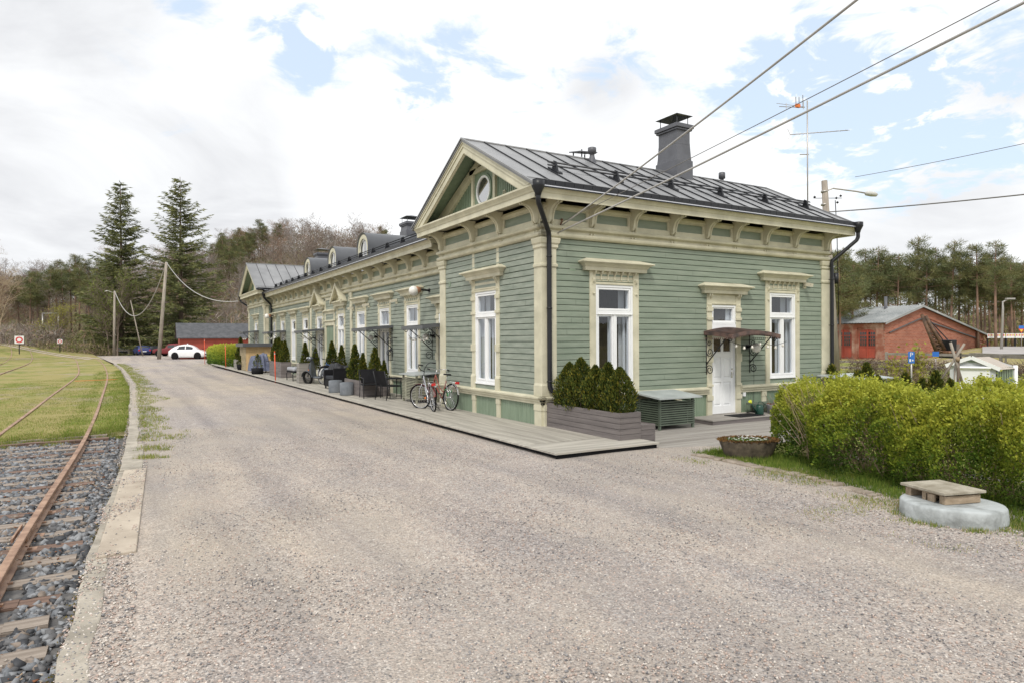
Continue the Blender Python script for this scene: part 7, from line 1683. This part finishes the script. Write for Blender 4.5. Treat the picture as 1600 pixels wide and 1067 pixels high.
# row of young conifers behind the big hedge
YT=[thuja('young_conifer',1.15,.6,1300,s,None,'young conifers in a row beyond the hedge',.09,1.0) for s in (81,82)]
for i,(px,s,l) in enumerate(((1300,1.25,'leftmost of the row beyond the hedge, beside the house corner'),(1318,.95,'second of the row beyond the hedge'),(1340,1.1,'third of the row beyond the hedge, one of a tight pair'),(1354,1.3,'fourth and tallest of the row beyond the hedge'),(1372,1.0,'fifth of the row beyond the hedge'),(1396,.9,'sixth of the row beyond the hedge'),(1415,1.1,'seventh of the row, below the parking sign'),(1435,.9,'eighth of the row beyond the hedge'),(1440,1.0,'ninth of the row, touching its neighbour'),(1462,1.15,'tenth of the row, just left of the pole tripod'),(1485,1.0,'last of the row, at the foot of the pole tripod'))):
    q=D(px,600,21 if i<6 else 20); lab='young conifer, '+l; z=-.42+ (.0 if s>1.2 else .03)
    if i<2: o=YT[i]; o.location=(q.x,q.y,z); o.scale=(s,)*3; o['label']=lab
    else: again(YT[i%2],(q.x,q.y,z),R_.uniform(0,6),lab,s)
# signs
blue=plain('sign_blue',(.03,.16,.55),.4); yel=plain('sign_yellow',(.75,.55,.05),.4); redS=plain('sign_red',(.6,.03,.03),.4)
def textobj(s,size,m,parent,loc,rot,name='lettering'):
    c=bpy.data.curves.new(name,'FONT'); c.body=s; c.size=size; c.align_x='CENTER'; c.align_y='CENTER'; c.extrude=.003; t=bpy.data.objects.new(name,c); sc.collection.objects.link(t)
    dg=bpy.context.evaluated_depsgraph_get(); me=bpy.data.meshes.new_from_object(t.evaluated_get(dg)); bpy.data.objects.remove(t); me.materials.clear(); me.materials.append(m); o=bpy.data.objects.new(name,me); sc.collection.objects.link(o); o.parent=parent; o.location=loc; o.rotation_euler=rot; return o
def signpost(px,py,foot,dist,label,plates,h0=0,name='road_sign',pr=.035):
    """plates: (dy_px, w_px, h_px, material, text, text material)"""
    k=dist*1.0/1045*.93; c=D(px,py,dist); g=TZ(c.x,c.y)
    if dist<60: g=-.4
    o=empty(name,label,'sign',(c.x,c.y,g),rz=YAW*-1*-1); o.rotation_euler=(0,0,math.atan2(c.y-CY,c.x-CX)-math.pi/2); mb=MB(); mb.tube([(0,.03,-.2),(0,.03,c.z-g)],pr,6); mb.build('post',al,o)
    for dy,w,h,m,s,tm in plates:
        z=c.z-g-dy*k; mb=MB(); mb.box(-w*k/2,w*k/2,-.03,.0,z-h*k/2,z+h*k/2); mb.build('sign_plate',m,o)
        if s: textobj(s,h*k*.95,tm,o,(0,-.034,z),(math.pi/2,0,0))
    return o
o=signpost(1424,554,0,30,'blue parking sign with a lower plate, in front of the brick wall',[(0,8,9,blue,'P',white),(8,8,8,blue,None,None)])
mb=MB(); k=30*.93/1045; c=D(1424,554,30); z=c.z+.4-8*k; mb.box(-2.5*k,-.5*k,-.04,-.03,z-2*k,z+2*k); mb.box(.8*k,2.6*k,-.04,-.03,z-1*k,z+1.2*k); mb.build('pictogram',white,o)
signpost(1462,554,0,36,'blue and yellow notice board before the crane',[(0,8,9,blue,None,None),(3.6,8,2.2,yel,None,None)])
signpost(1596,512,0,85,'blue pedestrian sign above a red and yellow triangle at the right edge',[(0,5.5,5,blue,None,None)])
c=D(1596,517,85); o=empty('triangle_sign','red and yellow give-way triangle at the right edge under the blue sign','sign',tuple(c)); o.rotation_euler=(0,0,math.atan2(c.y-CY,c.x-CX)-math.pi/2); mb=MB(); mb.plate([(-.26,.2),(.26,.2),(0,-.24)],-.06,-.04); mb.build('sign_plate',redS,o); mb=MB(); mb.plate([(-.15,.13),(.15,.13),(0,-.13)],-.075,-.062); mb.build('sign_face',yel,o)
for (px,py,dist,w,l) in ((30,531,105,11.2,'square white sign with a red ring, beside the leftmost rails'),(93.5,533.5,119,6.4,'smaller square white sign with a red ring, farther along the tracks')):
    c=D(px,py,dist); k=dist/1045*.86; g=-.4; o=empty('rail_sign',l,'sign',(c.x,c.y,g)); o.rotation_euler=(0,0,math.atan2(c.y-CY,c.x-CX)-math.pi/2); z=c.z-g; s=w*k/2
    mb=MB(); mb.box(-.06,.06,.02,.1,max(0,z-s-1.3),z-s); mb.build('post',black,o); mb=MB(); mb.box(-s,s,-.02,.02,z-s,z+s); mb.build('sign_plate',white,o)
    n=24; rg=lambda q:[(q*math.cos(2*math.pi*i/n),z+q*math.sin(2*math.pi*i/n)) for i in range(n)]; mb=MB(); mb.map=lambda u,d,zz:(u,-d,zz); mb.ring(rg(s*.78),rg(s*.48),.02,.035); mb.build('red_ring',redS,o)
# white crossing beams
for (a0,b0,l) in (((18,556.5),(62,556),'white beam lying across the far left tracks'),((98,556.5),(140,556.3),'white beam lying across the near track')):
    p,q=G(*a0,-.36),G(*b0,-.36); mb=MB(); mb.bar((p.x,p.y,-.29),(q.x,q.y,-.29),.3,.2); tag(mb.build('crossing_beam',white),l,'beam')
q=G(150,594,-.36); mb=MB(); mb.bar((q.x-1.0,q.y-.25,-.34),(q.x+1.1,q.y+.25,-.34),.05,.03); tag(mb.build('marker_strip',plain('orange_strip',(.7,.25,.08),.6)),'orange strip lying in the grass between the near rails','strip')
# gantry far left
dG=150; o=empty('gantry','thin grey portal frame far left beyond the grass','gantry'); mb=MB(); 
mb.tube([tuple(D(66,490,dG)),tuple(D(92,490,dG))],.16,6); mb.build('beam',al,o)
for px in (66.5,91): a0=D(px,490,dG); mb=MB(); mb.tube([(a0.x,a0.y,a0.z),(a0.x,a0.y,TZ(a0.x,a0.y)-.5)],.14,6); mb.build('column',al,o)
# right road, barriers, lamps
rd=[];ROAD=[(1548,533),(1560,536),(1600,545),(1680,560)]
asp=mat('pale_road',(.30,.28,.27),.9,.06,1,c2=(.36,.34,.325))
a_=[(1540,527.5),(1700,521)]; b_=[(1545,536),(1570,543),(1610,545),(1700,560)]
mb=MB(); P1=[D(1545,530,70),D(1600,530,68),D(1750,530,62)]; P2=[D(1540,530,88),D(1610,530,90),D(1760,530,86)]
v=[(p.x,p.y,.35) for p in P1]+[(p.x,p.y,1.75) for p in P2]
pts=[]
for px0 in range(1535,1760,15):
    for j in range(8):
        d_=64+j*3.6; p=D(px0,530,d_); pts.append((p.x,p.y,TZ(p.x,p.y)+.12))
m_=8; nq=len(pts)//m_; mb.a(pts,[(i*m_+j,i*m_+j+1,(i+1)*m_+j+1,(i+1)*m_+j) for i in range(nq-1) for j in range(m_-1)]); tag(mb.build('road',asp,fix=False),kind='structure')
for i in range(5):
    a0=D(1543+i*14.5,524,91); b0=D(1556.5+i*14.5,524,91); g=CZ-.0; o=empty('road_barrier','white road barrier with red and yellow stripes, %s from the brick shed'%['first','second','third','fourth','last'][i],'barrier',group='striped road barriers'); zt=D(1550,521.5,91).z; zb=D(1550,528.5,91).z
    mb=MB(); mb.bar((a0.x,a0.y,(zt+zb)/2),(b0.x,b0.y,(zt+zb)/2),.12,zt-zb); mb.build('barrier_panel',white,o)
    for q in range(6): 
        s=a0.lerp(b0,(q+.15)/6); e_=a0.lerp(b0,(q+.75)/6); n_=VF*-.08; mb=MB(); mb.a([(s.x+n_.x,s.y+n_.y,zt-.28),(e_.x+n_.x,e_.y+n_.y,zt-.28),(e_.x+n_.x,e_.y+n_.y,zt-.06),(s.x+n_.x,s.y+n_.y,zt-.06)],[(0,1,2,3)]); mb.build('stripe',[redS,yel][q%2],o,fix=False)
    for s in (a0,b0): mb=MB(); mb.box(s.x-.06,s.x+.06,s.y-.06,s.y+.06,TZ(s.x,s.y)-.2,zb); mb.build('foot',black,o)
dL=72; a0=D(1564,530,dL); o=empty('street_lamp','tall thin grey street lamp by the road at the right','street lamp',(a0.x,a0.y,-.3)); O=Vector((a0.x,a0.y,-.3)); tp=D(1567,472,dL)-O; mb=MB(); mb.tube([(0,0,0),tuple(tp-Vector((0,0,.6))),tuple(tp),tuple(D(1577,467,dL)-O)],[.13,.09,.07,.06],8); mb.build('pole',al,o); mb=MB(); q=D(1577,467,dL)-O; mb.bar(tuple(q-Rv*.3),tuple(q+Rv*.45),.22,.12); mb.build('lamp_head',al,o)
dL=105; O=D(1420,500,dL); O.z=1; o=empty('street_lamp','double-bent street lamp rising behind the brick shed roof','street lamp',O); mb=MB(); mb.tube([tuple(D(1420,490,dL)-O),tuple(D(1420,466,dL)-O),tuple(D(1416,461,dL)-O),tuple(D(1396,461,dL)-O)],.12,6); mb.build('pole',al,o); mb=MB(); mb.tube([tuple(D(1404,461,dL)-O),tuple(D(1395,461,dL)-O)],.22,6); mb.build('lamp_head',al,o)
# ================= TREES =================
def prisms(segs):
    S=np.array([list(a)+list(b)+[c,d] for a,b,c,d in segs],float); p0,p1=S[:,:3],S[:,3:6]; r0,r1=S[:,6:7],S[:,7:8]
    d=p1-p0; d/=np.linalg.norm(d,axis=1)[:,None]+1e-9; u=np.cross(d,np.where(np.abs(d[:,2:3])>.9,[[1.,0,0]],[[0,0,1.]])); u/=np.linalg.norm(u,axis=1)[:,None]; w=np.cross(d,u)
    vs=[]
    for q,r in ((p0,r0),(p1,r1)):
        for k in range(3): t=2.094*k; vs.append(q+(u*math.cos(t)+w*math.sin(t))*r)
    v=np.stack(vs,1).reshape(-1,3); b=6*np.arange(len(S))[:,None]
    f=np.stack([b+[0,1,4,3],b+[1,2,5,4],b+[2,0,3,5]],1).reshape(-1,4); return v,f
def bare_tree(h,seed,spread=.5,levels=4,first=.25,kids=(9,7,6,5),twist=.35,r0=None,ratio=.52,upb=.25):
    R=random.Random(seed); segs=[]
    def grow(p,d,l,r,lv):
        n=5 if lv==0 else 3; pts=[p]; q=Vector(p); dd=Vector(d)
        for i in range(n):
            dd=(dd+Vector((R.gauss(0,1),R.gauss(0,1),R.gauss(0,.6)))*twist*.28+Vector((0,0,.05))).normalized(); q2=q+dd*l/n
            a=r*(1-.8*i/n); b=r*(1-.8*(i+1)/n); segs.append((q[:],q2[:],a,b)); q=q2; pts.append(q.copy())
        if lv>=levels: return
        for k in range(kids[lv]):
            t=(first if lv==0 else .2)+(1-(first if lv==0 else .2))*(k+R.random())/kids[lv]; x=t*n; i=min(n-1,int(x)); s=pts[i].lerp(pts[i+1],x-i)
            ax=Vector((R.gauss(0,1),R.gauss(0,1),R.gauss(0,.35)+upb)).normalized(); nd=(dd*(.55)+ax*(spread+.35)).normalized()
            grow(s,nd,l*ratio*(1.15-.5*t)*R.uniform(.8,1.2),max(r*.5*(1-.55*t),.012),lv+1)
    grow(Vector((0,0,-.3)),Vector((0,0,1)),h*.86,r0 or h*.016,0); return segs
brm=[mat('bare_branch_brown',(.15,.11,.085),.9,.15,.35,c2=(.27,.215,.18)),mat('bare_branch_grey',(.21,.18,.16),.9,.15,.35,c2=(.33,.29,.26)),mat('bare_branch_rust',(.21,.13,.09),.9,.15,.4,c2=(.34,.23,.16))]
def mkbare(h,seed,m,name='bare_tree',buds=0,budm=None,**k):
    o=empty(name); sg=bare_tree(h,seed,**k); v,f=prisms(sg); raw('branches',v,f,m,o)
    if buds:
        r=np.random.RandomState(seed); E_=np.array([s[1] for s in sg if s[3]<.02]); i=r.randint(0,len(E_),buds); p=E_[i]+.18*r.randn(buds,3); v,f=sprays(p,r.randn(buds,3),.16,r,.7); raw('foliage',v,f,budm,o)
    return o
BT=[mkbare(13,1,brm[0],kids=(13,8,6,4)),mkbare(12,2,brm[1],kids=(12,8,6,4),spread=.7),mkbare(14,3,brm[2],kids=(14,8,6,3),spread=.4),mkbare(11,4,brm[0],kids=(12,8,6,4),spread=.9)]
used=set()
def place(protos,k,p,s,label,group,cat='tree',rz=None,sz=None):
    key=id(protos[k]); 
    if key not in used: used.add(key); o=protos[k]
    else: o=copy_tree(protos[k])
    o.location=p; o.rotation_euler=(R_.uniform(-.03,.03),R_.uniform(-.03,.03),R_.uniform(0,6.28) if rz is None else rz); o.scale=(s,s,(sz or s)); tag(o,label,cat); 
    if group: o['group']=group
    elif 'group' in o: del o['group']
    return o
def at(px,dist,dz=0):
    p=D(px,530,dist); p.z=TZ(p.x,p.y)-.3+dz; return p
pneed=[leafmat('pine_needles',(.085,.105,.045),(.16,.18,.08),.5,.2),leafmat('pine_needles_olive',(.13,.135,.05),(.21,.20,.085),.5,.2)]
pbark=mat('pine_bark',(.13,.09,.07),.9,.2,.35,c2=(.28,.17,.115)); 
def pine(h,seed,crown=.45,w=2.6,n=46,per=85,m=None,name='pine_tree',tw=.028):
    r=np.random.RandomState(seed); R=random.Random(seed); o=empty(name); segs=[]; lean=(R.uniform(-.4,.4),R.uniform(-.4,.4))
    P=[(lean[0]*t*t,lean[1]*t*t,-.4+(h+.4)*t) for t in (0,.25,.5,.75,1)]; rr=[.20,.165,.135,.09,.03]
    for i in range(4): segs.append((P[i],P[i+1],rr[i]*h/14,rr[i+1]*h/14))
    mb=MB(); mb.tube(P,[a*h/14 for a in rr],8); tr=mb.build('trunk',pbark,o); segs=[]; C=[]
    for k in range(n):
        t=1-crown+crown*(k+R.random())/n; a=R.uniform(0,6.28); prof=math.sin(min(1,(t-(1-crown))/crown*1.15+.15)*math.pi*.93)**.7 ; l=w*prof*R.uniform(.45,1.1)+.15
        z0=t*h*.97; x0=lean[0]*t*t;y0=lean[1]*t*t; e=(x0+math.cos(a)*l,y0+math.sin(a)*l,z0+l*R.uniform(.0,.45)); segs.append(((x0,y0,z0),e,.05,.015)); C.append(e)
        if l>1.1: C.append(tuple(np.array((x0,y0,z0))*.4+np.array(e)*.6+r.randn(3)*.25))
    for k in range(6): t=R.uniform(.3,1-crown); a=R.uniform(0,6.28); l=R.uniform(.5,1.6); segs.append(((0,0,t*h),(math.cos(a)*l,math.sin(a)*l,t*h-.2*l),.03,.008))
    v,f=prisms(segs); raw('branches',v,f,pbark,o)
    C=np.array(C); n_=len(C)*per; c=np.repeat(C,per,axis=0); g=r.randn(n_,3); g/=np.linalg.norm(g,axis=1)[:,None]; rad_=.62*r.rand(n_)[:,None]**.5; p=c+g*rad_*[1,1,.52]*(.8+.5*r.rand(len(C)).repeat(per))[:,None]
    v,f=strips(p,g+[0,0,.35],.42,tw,r); raw('foliage',v,f,m or pneed,o,mi=np.repeat(r.randint(0,2,len(C)),per)); return o
PT=[pine(14,11),pine(15,12,.38,2.3),pine(13,13,.55,2.7,54),pine(14.5,14,.42,2.0,40)]
# --- right-hand pine wood ---
rr_=random.Random(77)
front=[(1303,96,1.12,2),(1322,98,1.18,0),(1338,100,1.10,2),(1352,104,1.12,1),(1369,97,1.13,3),(1386,99,1.10,0),(1402,96,1.16,2),(1418,104,1.02,1),(1432,100,1.22,3),(1447,97,1.05,0),(1461,104,1.08,1),(1470,98,.98,2),(1484,97,1.10,3),(1497,102,1.05,0),(1513,99,.93,2),(1528,97,.98,1),(1540,100,1.02,0),(1556,90,1.08,3),(1568,101,.92,2),(1582,98,.95,0),(1596,101,.90,1),(1612,98,.92,2)]
for i,(px,d_,s,k) in enumerate(front): place(PT,k,at(px,d_,.0),s*(.86 if px<1530 else .76),'reddish-trunked pine at the wood front, %s'%('behind the brick shed roof' if px<1440 else 'above the road barriers' if px>1540 else 'right of the shed ridge'),'pines at the front of the right-hand wood')
for i in range(52):
    px=rr_.uniform(1285,1640); d_=rr_.uniform(106,165); place(PT,rr_.randrange(4),at(px,d_),rr_.uniform(.70,.88)*(.9 if px>1500 else 1.0),'pine deeper in the right-hand wood','pines deeper in the right-hand wood')
for px,d_ in ((1312,80),(1330,84)): place(PT,2,at(px,d_,-.5),.95 if px<1320 else .9,'bushy pine right beside the lamp pole, %s'%('nearer' if px<1320 else 'farther'),None)
# --- left: pines, bare trees, spruces ---
lf=random.Random(5)
for px,d_,s in ((30,160,.85),(52,165,.9),(140,150,.82),(152,165,.9),(165,170,.85),(135,172,.95),(118,175,.95),(47,150,.80),(60,155,.92),(74,150,.88),(88,158,.95),(100,150,.86),(112,160,.90),(124,156,.84)): place(PT,lf.randrange(4),at(px,d_,.8),s,'pine in the group at the far left beyond the grass','pines in the far left group')
for i in range(46):
    px=lf.choice([lf.uniform(340,450),lf.uniform(330,430),lf.uniform(580,680)]); place(PT,lf.choice([0,2]),at(px,lf.uniform(168,225)),lf.uniform(.62,.85),'rounded pine among bare trees on the ridge behind the station','pines on the left ridge')
for i in range(200):
    px=lf.uniform(-40,700); d_=lf.uniform(112,225)
    if px<150: d_=lf.uniform(150,225)
    elif px<335: d_=lf.uniform(138,225)
    s=lf.uniform(.62,.98); place(BT,lf.randrange(4),at(px,d_),s,'leafless brown tree in the wood behind the station' if px>330 else 'leafless brown tree in the wood beyond the tracks','leafless trees of the left-hand woods')
for px,s,k in ((470,1.25,1),(490,1.35,3),(508,1.2,1),(550,1.5,3),(566,1.3,1)): place(BT,k,at(px,178),s,'big leafless tree standing out against the sky, %s'%('behind the far dormer' if px<500 else 'middle of the ridge' if px<520 else 'right of the others'),'big bare trees on the skyline')
# large bare birch-like tree at the left border
lb=[mkbare(15,31,mat('pale_twigs',(.30,.23,.15),.9,.15,.4,c2=(.42,.34,.24)),kids=(15,9,6,4),spread=.5,twist=.3)]
place(lb,0,at(-30,92,0),.95,'large pale leafless tree at the left border',None); place(lb,0,at(-2,112,0),.85,'second pale leafless tree cut by the left border',None)
ybud=leafmat('yellow_buds',(.24,.24,.04),(.36,.34,.07),1,.3); gbud=leafmat('green_buds',(.12,.15,.04),(.20,.23,.06),1,.3)
yt=[mkbare(8,41,brm[0],buds=2600,budm=ybud,kids=(12,8,5,4))]; place(yt,0,at(89,135,.0),.95,'round yellow-green budding tree at the far left',None)
gt=[mkbare(9,42,brm[0],buds=2600,budm=gbud,kids=(14,8,5,4),spread=.35,upb=.5)]; place(gt,0,at(184,122,.3),1.25,'light green budding tree behind the leftmost parked car',None); place(gt,0,at(170,124,.3),1.05,'second light green budding tree left of the parked cars',None)
# the two big conifers
snd=[leafmat('fir_needles',(.095,.115,.055),(.17,.185,.08),.5,.12),leafmat('fir_tips',(.16,.17,.06),(.23,.23,.085),.5,.2)]
def spruce(h,seed,w,droop,sparse,name='fir_tree',per=46):
    r=np.random.RandomState(seed); R=random.Random(seed); o=empty(name); mb=MB(); mb.tube([(0,0,-.5),(0,0,h*.5),(0,0,h)],[.34,.2,.03],8); mb.build('trunk',bark,o); segs=[];PP=[];DD=[];MI=[]
    z=1.2
    while z<h-.2:
        t=z/h; L_=w*(1-t)**.72*(1+.12*math.sin(z*2.1+seed)); nb=7 if t<.8 else 5; 
        for k in range(nb):
            a=R.uniform(0,6.28); l=L_*R.uniform(.72,1.15)+.25
            if t>.45 and R.random()<sparse: l*=.55
            dr=droop*(1.1-t*1.3); rise=.30*t; m=max(5,int(per*(l/w)**.8)); s=np.linspace(.08,1,m)
            x=np.cos(a)*l*s; y=np.sin(a)*l*s; zz=z+l*(rise*s-dr*s**1.6+.18*s**3)
            P=np.stack([x,y,zz],1); segs.append(((0,0,z),tuple(P[m//2]),.035,.02)); segs.append((tuple(P[m//2]),tuple(P[-1]),.02,.006))
            for sg in (-1,1,0):
                side=np.array([-math.sin(a),math.cos(a),0])*sg*.85+np.array([math.cos(a),math.sin(a),-.12]); PP.append(P+.07*r.randn(m,3)); DD.append(side+.3*r.randn(m,3)); MI.append((r.rand(m)<.12+.35*s).astype(int))
        z+=R.uniform(.30,.5)*(1 if t<.6 else 1.15)
    v,f=prisms(segs); raw('branches',v,f,bark,o); PP=np.concatenate(PP);DD=np.concatenate(DD)
    v,f=sprays(PP,DD,.60,r,.17); raw('foliage',v,f,snd,o,mi=np.concatenate(MI)); return o
S1=[spruce(24,5,5.6,.16,.30,per=40)]; S2=[spruce(24,8,7.0,.30,.6,per=40)]
d_=128; p=at(190,d_); s=(D(190,288,d_).z-p.z)/24; place(S1,0,p,s,'tall narrow fir left of the leaning lamp pole',None).rotation_euler=(0,0,1)
d_=124; p=at(283,d_); s=(D(283,277,d_).z-p.z)/24; place(S2,0,p,s,'tall loose drooping conifer behind the leaning lamp pole and red barn',None).rotation_euler=(0,0,2)
# brush and undergrowth
def brush(name,pxs,ds,n,h,w,mats,seed,zoff=0,L_=1.0):
    r=np.random.RandomState(seed); pts=[]
    for _ in range(n):
        q=at(r.uniform(*pxs),r.uniform(*ds),zoff); pts.append((q.x,q.y,q.z+h*r.rand()**1.3))
    v,f=strips(np.array(pts),r.randn(n,3)*[.7,.7,.5]+[0,0,.8],L_,w,r); return tag(raw(name,v,f,mats,mi=r.randint(0,len(mats),n)),kind='stuff')
um=[brm[0],brm[1],brm[2],mat('undergrowth_green',(.09,.10,.035),.9,.2,.5,c2=(.15,.16,.06))]
brush('undergrowth',(-60,150),(122,215),9000,4.2,.04,[um[0],um[2],um[3],um[3]],1,L_=1.3)
brush('undergrowth',(140,340),(138,215),11000,5.0,.045,um,11,L_=1.6)
brush('undergrowth',(330,720),(112,235),44000,6.5,.05,um,12,L_=1.7)
brush('brush',(55,180),(122,142),7000,2.2,.03,[gbud,brm[0],mat('dry_brush',(.27,.20,.12),.9,.2,.5,c2=(.36,.28,.17))],2,L_=1.0)
brush('brush',(-60,100),(128,146),9000,2.6,.035,[brm[1],brm[0]],3,1.3,1.1)
brush('undergrowth',(1285,1660),(97,150),14000,1.5,.06,[leafmat('willow_green',(.16,.18,.04),(.27,.27,.07),.6,.3),um[3],brm[0],mat('dry_slope',(.20,.15,.07),.9,.2,.5,c2=(.29,.22,.11))],4,L_=.8)
fm_=[mat('distant_needles',(.05,.065,.03),.9,.2,.2,c2=(.10,.115,.055)),brm[0]]
brush('distant_wood',(1270,1700),(185,240),5000,5,.12,[fm_[0],fm_[0],fm_[1]],6,L_=1.6)
brush('distant_wood',(-80,340),(200,250),9000,8,.10,[fm_[0],brm[0],brm[1]],7,L_=1.6)
brush('distant_wood',(330,720),(225,262),12000,9,.10,[fm_[0],brm[0],brm[1],brm[2]],8,L_=1.6)
# young yellow shrubs before the brick wall
ys=[mkbare(2.0,51,twm,buds=110,budm=ybud,kids=(9,6,4,0),levels=3,spread=.45,upb=.6,name='shrub')]
for px,s,l in ((1424,1.0,'below the parking sign'),(1403,.75,'left of the parking sign'),(1445,.8,'right of the parking sign')): place(ys,0,D(px,606,32)*1.0,s,'bare shrub with yellow buds '+l,None,cat='shrub').location.z=-.5
